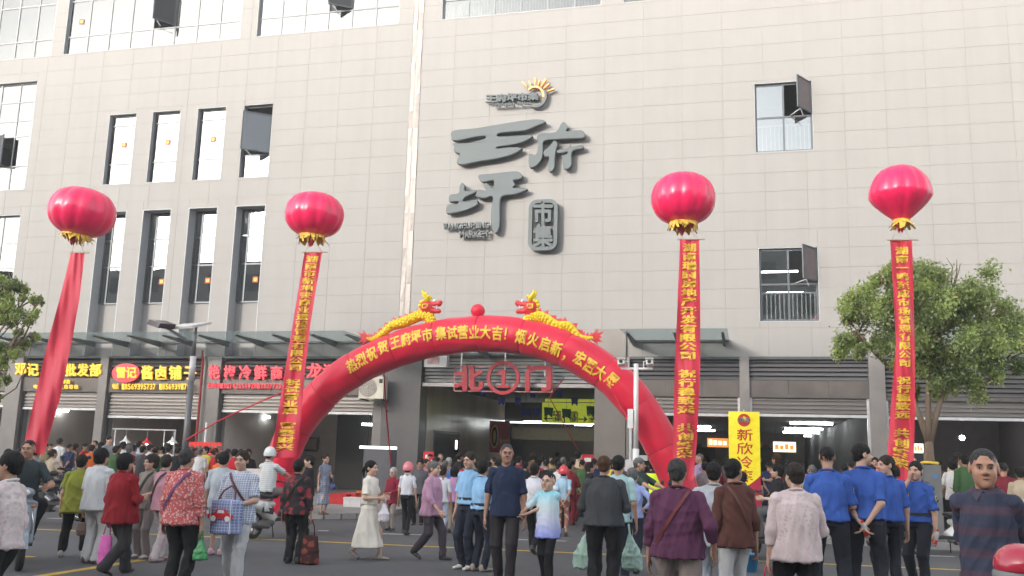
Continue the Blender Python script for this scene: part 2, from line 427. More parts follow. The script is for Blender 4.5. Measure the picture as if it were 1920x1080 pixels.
M_yline = mat('yellow_road_paint', (.62, .40, .05), .7, var=.2, vscale=14, dirt=.3)
M_wline = mat('white_road_paint', (.62, .62, .60), .7, var=.15, vscale=14, dirt=.3)
M_orange = mat('orange_sticker', (.42, .045, .012), .6)
M_yellow = mat('yellow_print', (.9, .62, .04), .55)
M_tan = mat('yellow_paving', (.42, .31, .12), .8, var=.1, bump=.1)

# ------------------------------------------------------------------ ground
struct('ground', MB().add([(-400,-300,-.02),(400,-300,-.02),(400,300,-.02),(-400,300,-.02)], [(0,1,2,3)]), mat('far_ground', (.12, .115, .11), .9))
struct('road', MB().add([(-150,-60,0),(150,-60,0),(150,1,0),(-150,1,0)], [(0,1,2,3)]), M_asphalt)
def pavement(pts, side):
    top = .12
    struct('pavement', MB().prism(pts, 'z', -.01, top), M_paveA)
    ks = thing_kerb(pts)
def thing_kerb(pts): return None
curve = [(-10.6+1.5*math.sin(a), -7.1-1.5*math.cos(a)) for a in [R(15*i) for i in range(0, 7)]]
left = [(-80, -8.6)]+curve+[(-9.25, .0), (-9.25, .6), (-80, .6)]
rcurve = [(-3.0+1.2-1.2*math.cos(a), -7.1-1.5*math.sin(a)) for a in [R(15*i) for i in range(0, 7)]]
right = [(-3.0, .6), (-3.0, 0)]+rcurve+[(60, -8.6), (60, .6)]
struct('pavement', MB().prism(left, 'z', -.01, .12), M_paveA)
struct('pavement', MB().prism(right, 'z', -.01, .12), M_paveA)
kb = MB()
def kerb_run(path):
    for a, b in zip(path, path[1:]):
        L = math.dist(a, b); n = max(1, round(L/1.0))
        for i in range(n):
            p = [a[j]+(b[j]-a[j])*(i/n) for j in (0, 1)]; q = [a[j]+(b[j]-a[j])*((i+1)/n) for j in (0, 1)]
            d = Vector((q[0]-p[0], q[1]-p[1], 0)); l = d.length; d.normalize(); nn = Vector((d.y, -d.x, 0))
            c = Vector(((p[0]+q[0])/2, (p[1]+q[1])/2, .063))+nn*.05
            kb.obox(c, d*(l/2-.006), nn*.065, Vector((0,0,.068)))
kerb_run([(-40, -8.6)]+curve+[(-9.1, -.4)]); kerb_run([(-3.0, -.4)]+rcurve+[(14, -8.6)])
k_ = struct('kerb', kb, M_kerb)
for (x0, x1) in ((-40, -11.2), (-1.2, 14)):
    mb = MB(); x = x0
    while x < x1: mb.box(x, x+.29, -6.35, -6.05, .12, .128); x += .3
    struct('tactile_paving', mb, M_tan)
def line(name, a, b, w, m, z=.004):
    a, b = Vector(a), Vector(b); a.z = b.z = z; d = (b-a).normalized(); n = Vector((-d.y, d.x, 0))*w/2
    struct(name, MB().add([a-n, b-n, b+n, a+n], [(0,1,2,3)]), m)
ya, yb = GG(100, 994), GG(1800, 1069); yd = (yb-ya)
line('yellow_road_line', ya-yd*1.2, yb+yd*1.0, .13, M_yline)
line('yellow_road_line', ya-yd*1.2-Vector((0, 6.4, 0)), GG(268, 1050)-Vector((1.5, .4, 0)), .13, M_yline)
line('yellow_road_line', GG(60, 1084)-Vector((.1, 4, 0)), GG(268, 1050), .16, M_yline)
for a, b in (((88, 972), (116, 972.5)), ((597, 995), (616, 995.5)), ((715, 1001), (790, 1003)), ((972, 1012), (1062, 1015)), ((1350, 1026), (1425, 1029)), ((1700, 1041), (1790, 1044))):
    line('white_road_line', GG(*a), GG(*b), .12, M_wline)

# ------------------------------------------------------------------ the market building
BLD = thing('market_building', 'large market hall clad in pale stone panels, shuttered shops along its ground floor', 'building', (-7, 0, 0))
WX = [(-23.85, -22.64), (-21.93, -20.71), (-19.98, -18.77), (-18.04, -16.82)]
HOLES = [(a, b, 11.35, 14.18) for a, b in WX]+[(a, b, 4.78, 10.3) for a, b in WX]
HOLES += [(.37, 2.16, 11.3, 13.64), (.40, 2.18, 5.86, 8.19), (-31.5, -27.4, 11.34, 15.87), (-31.5, -27.42, 5.9, 10.32)]
RIB = [(-34.5, -26.92), (-26.35, -18.45), (-17.77, -12.03), (-10.4, -4.62), (-3.89, 1.9), (2.6, 8.4)]
HOLES += [(a, b, 16.88, 20.5) for a, b in RIB]
XL, XR, ZT = -36.0, 15.0, 22.5
def cut(rects, h):
    out = []
    for (a, b, c, d) in rects:
        if h[0] >= b or h[1] <= a or h[2] >= d or h[3] <= c: out.append((a, b, c, d)); continue
        if h[0] > a: out.append((a, h[0], c, d))
        if h[1] < b: out.append((h[1], b, c, d))
        m0, m1 = max(a, h[0]), min(b, h[1])
        if h[2] > c: out.append((m0, m1, c, h[2]))
        if h[3] < d: out.append((m0, m1, h[3], d))
    return [r for r in out if r[1]-r[0] > .02 and r[3]-r[2] > .02]
bw = [(XL, XR, 4.78, ZT)]
for h in HOLES: bw = cut(bw, h)
mb = MB()
for a, b, c, d in bw: mb.box(a, b, .007, .12, c, d)
obj('backing_wall', mb, M_joint, BLD)
# shell behind: side walls, roof and back
mb = MB(); mb.box(XL-.3, XL, 0, 38, 0, ZT); mb.box(XR, XR+.3, 0, 38, 0, ZT); mb.box(XL-.3, XR+.3, 37.9, 38.2, 0, ZT); mb.box(XL-.3, XR+.3, -.05, 38.2, ZT, ZT+.3)
obj('outer_wall', mb, M_panel, BLD)
cols = [-36, -34.4, -33.1, -31.9, -30.7, -29.45, -28.25, -27.0, -25.7, -24.4, -23.05, -21.75, -20.45, -19.2, -18.0, -16.8, -15.5, -14.2, -12.85, -11.47]
colsR = [-11.08, -9.84, -8.5, -7.17, -5.84, -4.5, -3.2, -1.92, -.62, .66, 1.93, 3.1, 4.33, 5.5, 6.68, 7.9, 9.15, 10.4, 11.7, 13.0, 15.0]
spans = list(zip(cols, cols[1:]))+list(zip(colsR, colsR[1:]))
rows = [4.78]+[5.67+.62*k for k in range(28)]
pieces = []
for a, b in spans:
    for c, d in zip(rows, rows[1:]):
        if c > ZT: continue
        rs = [(a, b, c, min(d, ZT))]
        for h in HOLES: rs = cut(rs, h)
        pieces += rs
def inframe(p):
    c = Vector(((p[0]+p[1])/2, 0, (p[2]+p[3])/2))-Vector((0, CAMY, CAMZ)); z = c.dot(fw)
    return abs(c.dot(rt)/z) < .56 and abs(c.dot(up)/z) < .32
pieces.sort(key=lambda p: (not inframe(p), ((p[0]+p[1])/2)**2+CAMY**2+((p[2]+p[3])/2-CAMZ)**2-(p[1]-p[0])*(p[3]-p[2])*60))
_pm = {}
for i, (a, b, c, d) in enumerate(pieces[:300]):
    w, hgt = round(b-a-.009, 3), round(d-c-.009, 3); k = (w, hgt)
    if k not in _pm:
        m_ = MB(); e = .003; x, z = w/2, hgt/2
        m_.add([(-x, .0065, -z), (x, .0065, -z), (x, .0065, z), (-x, .0065, z), (-x, .003, -z), (x, .003, -z), (x, .003, z), (-x, .003, z), (-x+e, 0, -z+e), (x-e, 0, -z+e), (x-e, 0, z-e), (-x+e, 0, z-e)],
               [(0,1,5,4), (1,2,6,5), (2,3,7,6), (3,0,4,7), (4,5,9,8), (5,6,10,9), (6,7,11,10), (7,4,8,11), (8,9,10,11)])
        _pm[k] = m_.mesh('wall_panel', M_panel)
    yy = random.uniform(-.0008, .0008)
    o = put('wall_panel', _pm[k], BLD, ((a+b)/2+7, yy, (c+d)/2))
    o.rotation_euler = (random.uniform(-.0006, .0006), 0, random.uniform(-.0006, .0006))
mb = MB()
for (a, b, c, d) in pieces[300:]: mb.box(a+.005, b-.005, random.uniform(-.0008, .0008), .0065, c+.005, d-.005)
obj('wall_panels', mb, M_panel, BLD, kind='stuff')
# metal expansion strip
mb = MB()
for i in range(28):
    z0 = 4.8+i*.62; z1 = z0+.61
    for x0, x1 in ((-11.455, -11.30), (-11.23, -11.09)):
        j = [random.uniform(-.012, .012) for _ in range(4)]
        mb.add([(x0+j[0], -.02+j[1], z0), (x1+j[0], -.02-j[1], z0), (x1+j[2], -.02+j[3], z1), (x0+j[2], -.02-j[3], z1)], [(0,1,2,3)])
mb.box(-11.31, -11.22, -.005, .03, 4.8, ZT)
obj('steel_joint_strip', mb, mat('bright_sheet', (.24, .215, .195), .5, metal=.1, bump=.3, bscale=3), BLD)

def window(a, b, z0, z1, xs, zs, dep, fr=M_frame, pane=M_pane, fw_=.05, skip=(), bars=None, reveal=M_reveal, cwidth=None):
    """one window as a part: reveals + frame with mullions, its panes as sub-parts"""
    mb = MB(); t = .02
    mb.box(a, a+.018, .0, dep+.06, z0, z1); mb.box(b-.018, b, .0, dep+.06, z0, z1)
    mb.box(a+.018, b-.018, .0, dep+.06, z1-.018, z1); mb.box(a+.018, b-.018, .0, dep+.06, z0, z0+.018)
    w = obj('window', mb, reveal, BLD)
    f = MB(); y0, y1 = dep, dep+.06; A, B, Z0, Z1 = a+.02, b-.02, z0+.02, z1-.02
    X = [A]+list(xs)+[B]; Z = [Z0]+list(zs)+[Z1]
    for i, x in enumerate(X):
        x0 = x if i == 0 else (x-fw_ if i == len(X)-1 else x-fw_/2); f.box(x0, x0+fw_, y0, y1, Z0, Z1)
    for i, z in enumerate(Z):
        q = z if i == 0 else (z-fw_ if i == len(Z)-1 else z-fw_/2); f.box(A+fw_, B-fw_, y0+.003, y1-.003, q, q+fw_)
    obj('frame', f, fr, w)
    for i in range(len(X)-1):
        for j in range(len(Z)-1):
            if (i, j) in skip: continue
            p = MB(); x0 = X[i]+fw_*.5; x1 = X[i+1]-fw_*.5; q0 = Z[j]+fw_*.5; q1 = Z[j+1]-fw_*.5
            tl = random.uniform(-.006, .006)
            p.box(x0, x1, y0+.024, y0+.032, q0, q1); obj('pane', p, pane, w)
    if bars:
        bm_ = MB(); yb_ = dep+.085; zb, zt, stp = bars
        x = A+.06
        while x < B-.03: bm_.box(x, x+.035, yb_, yb_+.03, zb, zt); x += stp
        bm_.box(A, B, yb_-.004, yb_+.034, zt, zt+.045); bm_.box(A, B, yb_-.004, yb_+.034, zb-.03, zb)
        obj('railing', bm_, M_curtain, w)
    return w
def sash(w, hinge, width, z0, z1, ang, left=False, m=M_frame, g=M_panesash, tilt=0, sticker=False):
    """open casement, hinged on a vertical edge at hinge=(x,y)"""
    s = -1 if not left else 1; d = Vector((s*math.cos(ang), -math.sin(ang), 0)); n = Vector((-d.y, d.x, 0)); H = Vector((hinge[0], hinge[1], 0))
    f = MB()
    def br(u0, u1, v0, v1, t=.02): f.obox(H+d*(u0+u1)/2+Vector((0,0,(v0+v1)/2)), d*(u1-u0)/2, n*t, Vector((0,0,(v1-v0)/2)))
    br(0, .05, z0, z1); br(width-.05, width, z0, z1); br(.05, width-.05, z0, z0+.05, .018); br(.05, width-.05, z1-.05, z1, .018)
    o = obj('open_sash', f, m, w)
    p = MB(); p.obox(H+d*width/2+Vector((0,0,(z0+z1)/2)), d*(width/2-.04), n*.004, Vector((0,0,(z1-z0)/2-.04))); obj('sash_pane', p, g, w)
    a = MB(); a.bar(H+Vector((s*width*.75, 0, z0-.02)), H+d*width*.8+Vector((0,0,z0-.02)), .02); a.bar(H+d*width*.8+Vector((0,0,z0-.02)), H+d*width*.62+Vector((0,0,z0-.2)), .015)
    obj('stay_arm', a, M_rail, w)
    if sticker: stick(w, H+d*width*.38+Vector((0,0,(z0+z1)/2+.2))-n*.03*(1 if not left else -1), d, .19)
def stick(w, c, d=Vector((1,0,0)), s=.19):
    n = Vector((-d.y, d.x, 0)); q = MB(); z = Vector((0,0,1))
    q.obox(c, d*s/2, n*.003, z*s/2); obj('sticker', q, M_orange, w)
    q = MB(); sg = -1 if n.y > 0 else 1
    k = [(math.cos(R(30*i)), math.sin(R(30*i))) for i in range(12)]
    vs = [c+n*sg*.005+d*x*s*.27+z*y*s*.27 for x, y in k]+[c+n*sg*.005+d*x*s*.13+z*y*s*.13 for x, y in k]
    q.add(vs, [(i, (i+1) % 12, (i+1) % 12+12, i+12) for i in range(12)]); obj('sticker_ring', q, M_yellow, w)
UP = []
for i, (a, b) in enumerate(WX):
    w = window(a, b, 11.35, 14.18, [], [12.2, 13.75] if i != 3 else [12.25], .16, skip=((0, 1),) if i == 3 else ())
    if i < 3: stick(w, Vector(((a+b)/2+.05, .16, 12.98)), s=.2)
    else: sash(w, (b-.04, .14), 1.1, 12.28, 13.75, R(38), sticker=True)
for i, (a, b) in enumerate(WX):
    # deep slot running down to the shop fascia, glazed above, solid below
    mb = MB(); mb.box(a, a+.03, 0, .62, 4.78, 10.3); mb.box(b-.03, b, 0, .62, 4.78, 10.3); mb.box(a+.03, b-.03, 0, .62, 10.27, 10.3)
    w = obj('window', mb, M_reveal, BLD)
    mb = MB(); mb.box(a+.03, b-.03, .5, .62, 4.79, 6.78); obj('spandrel', mb, M_panel, w)
    f = MB()
    for x in (a+.03, b-.09, a+.3): f.box(x, x+.06, .44, .5, 6.8, 10.27)
    for z in (6.78, 8.18, 9.22, 10.21): f.box(a+.09, b-.09, .443, .497, z, z+.055)
    obj('frame', f, M_frame, w)
    for (z0, z1, g) in ((6.83, 8.18, M_paned), (8.24, 9.22, M_pane), (9.27, 10.21, M_pane)):
        p = MB(); p.box(a+.34, b-.07, .46, .468, z0, z1); obj('pane', p, g, w)
        p = MB(); p.box(a+.09, a+.3, .46, .468, z0, z1); obj('pane', p, M_paned, w)
    if i: stick(w, Vector(((a+b)/2+.16, .44, 7.62)), s=.21)
RW = []
for (a, b, c, d) in HOLES[8:10]:
    mz = (c+d)/2+.02
    w = window(a, b, c, d, [(a+b)/2], [mz], .10, bars=(c+.1, mz-.28, .13), skip=((1, 1),), pane=M_paner if c > 8 else M_paned, fw_=.06)
    sash(w, (b-.04, .08), .86, mz+.05, d-.04, R(58), g=mat('sash_inside', (.13, .10, .10), .5), sticker=False)
w = window(-31.5, -27.4, 11.34, 15.87, [-30.1, -29.2, -28.3], [12.35, 13.6, 14.25, 15.05], .14, fr=M_framel, bars=(11.45, 12.3, .12), skip=((2, 1),))
sash(w, (-29.2+.0, .12), .8, 12.4, 13.6, R(25), left=True, g=mat('sash_dark', (.02, .02, .022), .4))
window(-31.5, -27.42, 5.9, 10.32, [-30.1, -29.2, -28.3], [7.0, 8.2, 9.2], .14, fr=M_framel, pane=M_pane)
for n, (a, b) in enumerate(RIB):
    k = max(2, round((b-a)/.955)); xs = [a+(b-a)*i/k for i in range(1, k)]
    sk = {1: ((4, 1),), 2: ((3, 1),)}.get(n, ())
    w = window(a, b, 16.88, 20.5, xs, [17.66, 19.2], .12, fr=M_framel, bars=(16.98, 17.55, .11), skip=sk, fw_=.055)
    if n == 1: sash(w, (xs[4], .1), .9, 17.7, 19.2, R(60), g=mat('sash_dark', (.02, .02, .022), .4), m=M_frame); stick(w, Vector((a+.6, .12, 18.3)), s=.2)
    if n == 2: sash(w, (xs[3], .1), .9, 17.7, 19.2, R(35), g=mat('sash_dark', (.02, .02, .022), .4), m=M_frame)
# rooms behind the glass: floors, rear wall and a little light
mb = MB()
for z in (4.95, 10.7, 16.2, 21.0): mb.box(XL, XR, .7, 9, z-.12, z)
mb.box(XL, XR, 8.9, 9, 4.95, 22)
for x in (-27, -15, -11.3, -4.5, 6): mb.box(x-.1, x+.1, .7, 8.9, 4.95, 21)
obj('upper_rooms', mb, mat('upper_room', (.42, .41, .40), .9), BLD)
for (x, y, z) in ((-22.9, 3, 9.7), (-19.2, 3, 9.9), (1.1, 2.5, 7.9), (1.3, 3.2, 7.3)):
    mb = MB(); mb.box(x-.6, x+.6, y, y+.06, z, z+.05); obj('tube_light', mb, M_tube, BLD)

# ------------------------------------------------------------------ ground floor
piers = [(-36, -34.4), (-30.6, -29.9), (-27.1, -26.42), (-23.05, -22.7), (-18.84, -18.06), (-12.2, -11.9), (-3.70, -3.6), (-.23, .06), (3.5, 3.95), (8.6, 9.0), (13.6, 15)]
for a, b in piers:
    mb = MB()
    for z0, z1 in ((.12, 1.6), (1.6, 3.2), (3.2, 4.76)): mb.box(a, b, -.06, .5, z0+.004, z1-.004)
    mb.box(a+.01, b-.01, -.05, .5, .1, 4.77)
    obj('pier', mb, M_pier, BLD)
mb = MB(); mb.box(-36, -12.0, -.03, .3, 4.70, 4.775); mb.box(-3.6, 15, -.03, .3, 4.70, 4.775); obj('fascia', mb, M_steel, BLD)
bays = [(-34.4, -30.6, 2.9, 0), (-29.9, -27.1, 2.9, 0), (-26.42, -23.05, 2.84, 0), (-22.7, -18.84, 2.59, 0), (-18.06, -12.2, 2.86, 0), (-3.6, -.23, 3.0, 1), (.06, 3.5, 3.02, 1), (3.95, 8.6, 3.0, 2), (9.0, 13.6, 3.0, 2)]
blade_me = {}
for n, (a, b, zs, kind) in enumerate(bays):
    lo = {0: 3.98, 1: 4.07, 2: 3.62}[kind]
    mb = MB(); mb.box(a, b, .22, .26, lo, 4.70); lv = obj('louvre', mb, M_dark, BLD)
    z = lo+.05; key = (round(b-a, 2), 'b'); bmb = MB(); w = b-a
    bmb.add([(-w/2, -.02, -.05), (w/2, -.02, -.05), (w/2, .06, .05), (-w/2, .06, .05), (-w/2, -.03, -.04), (w/2, -.03, -.04), (w/2, .05, .06), (-w/2, .05, .06)],
            [(0,3,2,1), (4,5,6,7), (0,1,5,4), (2,3,7,6), (1,2,6,5), (3,0,4,7)])
    me = bmb.mesh('blade', M_blade)
    while z < 4.68:
        o = put('blade', me, lv, ((a+b)/2+7, .08, z)); z += .135
    # flat fascia board under the louvre
    mb = MB(); t0 = {0: 3.46, 1: 3.54, 2: 3.5}[kind]
    nn = 3
    for i in range(nn): mb.box(a+(b-a)*i/nn+.005, a+(b-a)*(i+1)/nn-.005, .04, .07, t0, lo-.01)
    obj('fascia_board', mb, mat('fascia_board', (.145, .128, .118), .3, metal=.2, var=.12, vscale=2, dirt=.15), BLD)
    # roller shutter, slats rolled down to zs
    mb = MB(); mb.box(a+.02, b-.02, .16, .19, zs, t0); sh = obj('roller_shutter', mb, M_shut, BLD)
    sm = MB(); sw = (b-a-.06)/2; q = [(-.052, .0), (-.034, -.034), (.030, -.030), (.046, .0)]
    sm.add([(-sw, y, z) for z, y in q]+[(sw, y, z) for z, y in q], [(0,4,5,1), (1,5,6,2), (2,6,7,3)])
    me = sm.mesh('slat', M_shut); z = zs+.10
    while z < t0-.03: put('slat', me, sh, ((a+b)/2+7, .158, z)); z += .125
    mb = MB(); mb.box(a+.02, b-.02, .10, .155, zs-.05, zs+.03); obj('bottom_bar', mb, M_rail, sh)
    for x in (a+.0, b-.07):
        mb = MB(); mb.box(x, x+.07, .09, .2, .12, t0); obj('guide_rail', mb, M_rail if kind else M_steel, sh)
    # room
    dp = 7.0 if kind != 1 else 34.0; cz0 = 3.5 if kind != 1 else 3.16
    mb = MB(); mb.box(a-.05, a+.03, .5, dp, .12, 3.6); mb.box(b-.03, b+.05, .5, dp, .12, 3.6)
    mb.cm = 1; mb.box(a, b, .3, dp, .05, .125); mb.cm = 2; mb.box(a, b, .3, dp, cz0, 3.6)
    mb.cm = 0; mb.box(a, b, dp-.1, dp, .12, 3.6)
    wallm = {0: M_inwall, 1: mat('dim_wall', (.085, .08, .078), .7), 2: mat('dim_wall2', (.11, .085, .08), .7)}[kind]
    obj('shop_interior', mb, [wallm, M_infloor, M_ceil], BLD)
def tube(x, y, z, L, parent=BLD, m=None):
    mb = MB(); mb.tube([(x-L/2, y, z), (x+L/2, y, z)], .02, 8); mb.box(x-L/2, x+L/2, y-.03, y+.03, z+.022, z+.06); obj('tube_light', mb, m or M_tube, parent, True)
for p, Y, L in (((112, 771), 2.0, .8), ((484, 783), 3.2, 1.0), ((695, 797), 3.2, .7)):
    q = PP(*p, Y); tube(q.x, q.y, q.z, L)
def ztube(px, py, wpx):
    d = ray(px, py); t_ = (3.10-CAMZ)/d.z; p = Vector((d.x*t_, CAMY+d.y*t_, 3.10)); tube(p.x, p.y, p.z-.02, wpx/(FPX/(p-Vector((0, CAMY, CAMZ))).dot(fw)))
for a_ in ((1521, 794, 76), (1507, 804.5, 68), (1502, 811, 65), (1496, 817, 60), (1489, 823, 56)): ztube(*a_)
for a_ in ((1302, 800, 60), (1312, 807, 55), (1318, 813, 50), (1322, 819, 46)): ztube(*a_)
q = PP(1804, 821, 4.0); obj('lamp_cord', MB().tube([(q.x, q.y, q.z+.08), (q.x, q.y, 3.5)], .006, 5), M_steel, BLD); mb = MB(); mb.ball((q.x, q.y, q.z), .08, 10, 8)
obj('light_bulb', mb, mat('bulb', (1, 1, 1), emit=(.9, .95, 1), estr=30), BLD, True)
a, b = PP(627, 885, 4.0), PP(692, 778, 4.0); obj('inner_doorway', MB().box(a.x, b.x, 4.0, 4.05, .13, b.z), M_dark, BLD)
a, b = PP(566, 846, 6.7), PP(597, 820, 6.7); t = thing('picture_frame', 'small dark picture frame on the rear wall of the shop behind the arch leg', 'picture', ((a.x+b.x)/2, 6.7, a.z)); obj('frame', MB().box(a.x, b.x, 6.72, 6.8, a.z, b.z), mat('frame_brown', (.08, .05, .04)), t); obj('picture', MB().box(a.x+.08, b.x-.08, 6.70, 6.715, a.z+.08, b.z-.08), mat('picture_tan', (.3, .25, .2)), t)
a = PP(425, 800, 2.2); obj('inner_column', MB().box(a.x-.5, a.x+.35, 2.2, 2.7, .13, 3.5), M_inwall, BLD)
a, b = PP(150, 884, 5.0), PP(178, 812, 5.0); obj('inner_doorway', MB().box(a.x, b.x, 5.0, 5.05, .13, b.z), M_dark, BLD)
# things standing in the shops: shelf boards, display cases and hanging signs
def shelfunit(a, b, y, z1, m, label, n=4, goods=True):
    t = thing('shelf_unit', label, 'shelf', ((a+b)/2, y, .125))
    mb = MB(); mb.box(a, a+.04, y, y+.4, .125, z1); mb.box(b-.04, b, y, y+.4, .125, z1); mb.box(a, b, y+.36, y+.4, .125, z1); obj('shelf_frame', mb, m, t)
    for k in range(n):
        z = .25+(z1-.35)*k/(n-1); mb = MB(); mb.box(a+.04, b-.04, y+.01, y+.355, z, z+.03); obj('shelf_board', mb, m, t)
        if goods:
            g = MB(); x = a+.08
            while x < b-.3:
                w = random.uniform(.12, .3); g.cm = random.randrange(4); g.box(x, x+w-.02, y+.05, y+.3, z+.032, z+random.uniform(.14, .3)); x += w
            obj('packed_goods', g, [mat('goods_red', (.3, .05, .04)), mat('goods_white', (.5, .48, .45)), mat('goods_blue', (.06, .1, .25)), mat('goods_tan', (.35, .25, .12))], t)
shelfunit(-2.9, -1.4, 12.8, 2.2, M_steel, 'dark shelf unit with packed goods, at the back left of the yellow banner')
shelfunit(.4, 1.6, 14.8, 2.3, M_steel, 'dark shelf unit at the back of the shop with the rows of ceiling tubes')
shelfunit(4.3, 6.1, 6.2, 2.3, M_steel, 'dark shelf unit in the dim shop with the bare bulb')
shelfunit(-25.2, -23.5, 6.3, 2.0, mat('cold_box', (.05, .06, .07), .3), 'dark cabinet at the back of the leftmost visible shop')
def menu_board(px0, py0, px1, py1, Y, label, cols_):
    a = PP(px0, py1, Y); b = PP(px1, py0, Y); t = thing('hanging_sign', label, 'sign', ((a.x+b.x)/2, Y, a.z))
    mb = MB(); mb.box(a.x, b.x, Y, Y+.06, a.z, b.z); obj('sign_board', mb, cols_[0], t)
    mb = MB()
    for k in range(4):
        x = a.x+(b.x-a.x)*(.08+.22*k); mb.box(x, x+(b.x-a.x)*.16, Y-.012, Y, a.z+(b.z-a.z)*.25, a.z+(b.z-a.z)*random.uniform(.6, .85))
    obj('sign_pictures', mb, cols_[1], t)
    mb = MB(); mb.tube([(a.x+.1, Y+.03, b.z), (a.x+.1, Y+.03, 3.5)], .008, 5); mb.tube([(b.x-.1, Y+.03, b.z), (b.x-.1, Y+.03, 3.5)], .008, 5); obj('hanging_rods', mb, M_steel, t)
litc = mat('lit_cream', (.8, .75, .55), emit=(1, .9, .6), estr=.5); lito = mat('lit_orange', (.8, .3, .08), emit=(1, .35, .1), estr=.25)
menu_board(1450, 829, 1492, 847, 7.5, 'lit cream picture sign hanging deep in the shop right of the yellow banner', (litc, lito))
menu_board(1326, 822, 1366, 838, 6.5, 'orange lit food sign hanging in the shop left of the yellow banner', (lito, litc))
menu_board(1708, 832, 1731, 849, 5.0, 'cream sign hanging in the dim shop behind the street tree', (litc, lito))

# ------------------------------------------------------------------ glass canopy
def canopy(x0, x1, y0, z, step, label, zl=None):
    t = thing('glass_canopy', label, 'canopy', ((x0+x1)/2, -.03, z))
    n = max(1, round((x1-x0)/step)); s = (x1-x0)/n
    pm = MB(); pm.box(-s/2+.008, s/2-.008, y0, -.04, 0, .016); me = pm.mesh('glass_panel', M_canopy)
    for i in range(n):
        put('glass_panel', me, t, (x0+s*(i+.5)-(x0+x1)/2, .03, 0))
    br = MB()
    br.prism([(y0+.45, -.02), (y0+.45, -.06), (-.06, -.22), (-.06, -.02)], 'x', -.04, .04)
    me = br.mesh('bracket', mat('bracket_steel', (.13, .14, .145), .5, metal=.2))
    for i in range(n+1):
        x = x0+s*i; x = min(max(x, x0+.15), x1-.15); put('bracket', me, t, (x-(x0+x1)/2, .03, 0))
    obj('edge_beam', MB().box(x0, x1, -.09, -.035, z-.09, z-.02), M_steel, t)
canopy(-34.4, -12.35, -2.4, 5.32, 1.38, 'long glass canopy on dark steel brackets over the left row of shops')
canopy(-3.6, -.52, -2.4, 5.32, 1.4, 'short glass canopy just right of the gate portal')
canopy(4.6, 12.4, -2.4, 5.32, 1.6, 'glass canopy at the right end behind the street tree')
canopy(-11.8, -4.72, -2.2, 4.9, 1.7, 'glass canopy inside the gate portal behind the red arch')

# ------------------------------------------------------------------ gate portal
mb = MB()
mb.box(-11.88, -10.54, -.10, .6, 0, 4.97)
obj('portal_pillar', mb, mat('portal_dark', (.112, .108, .108), .35, var=.05, dirt=.08), BLD)
mb = MB(); mb.box(-4.70, -3.72, -.10, .6, 0, 5.66); obj('portal_pillar', mb, M_portal, BLD)
mb = MB(); mb.box(-11.88, -4.72, -.08, .6, 4.98, 5.66); obj('portal_lintel', mb, mat('portal_soffit', (.20, .19, .18), .5), BLD)
LV = obj('gate_louvre', MB().box(-10.52, -4.70, .30, .34, 3.86, 4.97), M_dark, BLD)
bmb = MB(); w = 5.8; bmb.add([(-w/2, -.02, -.045), (w/2, -.02, -.045), (w/2, .03, .05), (-w/2, .03, .05), (-w/2, -.03, -.035), (w/2, -.03, -.035), (w/2, .02, .06), (-w/2, .02, .06)],
    [(0,3,2,1), (4,5,6,7), (0,1,5,4), (2,3,7,6), (1,2,6,5), (3,0,4,7)])
me = bmb.mesh('blade', M_silver); z = 3.98
while z < 4.93: put('blade', me, LV, (-7.61+7, .18, z)); z += .118
mb = MB(); mb.box(-10.52, -4.70, .0, .3, 3.78, 3.9); obj('head_beam', mb, mat('steel_beam', (.4, .38, .38), .3, metal=.6), BLD)
# passage behind: left wall with window, ceiling, inner opening
GY = 11.0
mb = MB(); mb.box(-10.75, -10.52, .6, GY+.0, 0, 3.9); obj('passage_wall', mb, mat('passage_wall', (.40, .34, .27), .3, var=.2, vscale=1.2, stretch=(1, 1, .12)), BLD)
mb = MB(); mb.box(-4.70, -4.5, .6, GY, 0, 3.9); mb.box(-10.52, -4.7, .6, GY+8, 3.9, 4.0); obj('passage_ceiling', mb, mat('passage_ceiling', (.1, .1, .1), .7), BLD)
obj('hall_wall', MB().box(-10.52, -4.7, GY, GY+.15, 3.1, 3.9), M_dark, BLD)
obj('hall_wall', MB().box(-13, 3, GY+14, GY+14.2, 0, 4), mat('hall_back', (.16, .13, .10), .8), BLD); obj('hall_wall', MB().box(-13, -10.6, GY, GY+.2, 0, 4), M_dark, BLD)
mb = MB(); mb.box(-10.52, -4.7, GY-.05, GY+.1, 3.0, 3.05); obj('light_strip', mb, mat('strip', (.8, .8, .8), emit=(1, 1, .98), estr=1.6), BLD)
mb = MB(); mb.box(-10.52, -4.7, GY+1.5, GY+1.6, 2.3, 2.85); obj('inner_beam', mb, mat('olive_beam', (.24, .21, .12), .6), BLD)
def lw(px0, py0, px1, py1):
    a = XX(px0, py1, -10.5); b = XX(px1, py0, -10.5); return a.y, b.y, a.z, XX(px0, py0, -10.5).z
y0, y1, z0, z1 = lw(811, 806, 862, 878)
wn_ = obj('passage_window', MB().box(-10.53, -10.50, y0, y1, z0-.6, z1), M_frame, BLD)
obj('pane', MB().box(-10.50, -10.492, y0+.08, y1-.08, z0-.5, z1-.08), mat('dark_window', (.05, .055, .055), .15), wn_)
obj('lit_notice', MB().box(-10.49, -10.486, y1-.5, y1-.3, z1-.62, z1-.3), mat('lit_paper', (.9, .9, .8), emit=(1, 1, .85), estr=1.2), wn_)
for k in range(8):
    tube(-9.8+.75*k, GY+2.5+(k % 4)*2.6, 3.2, .9)
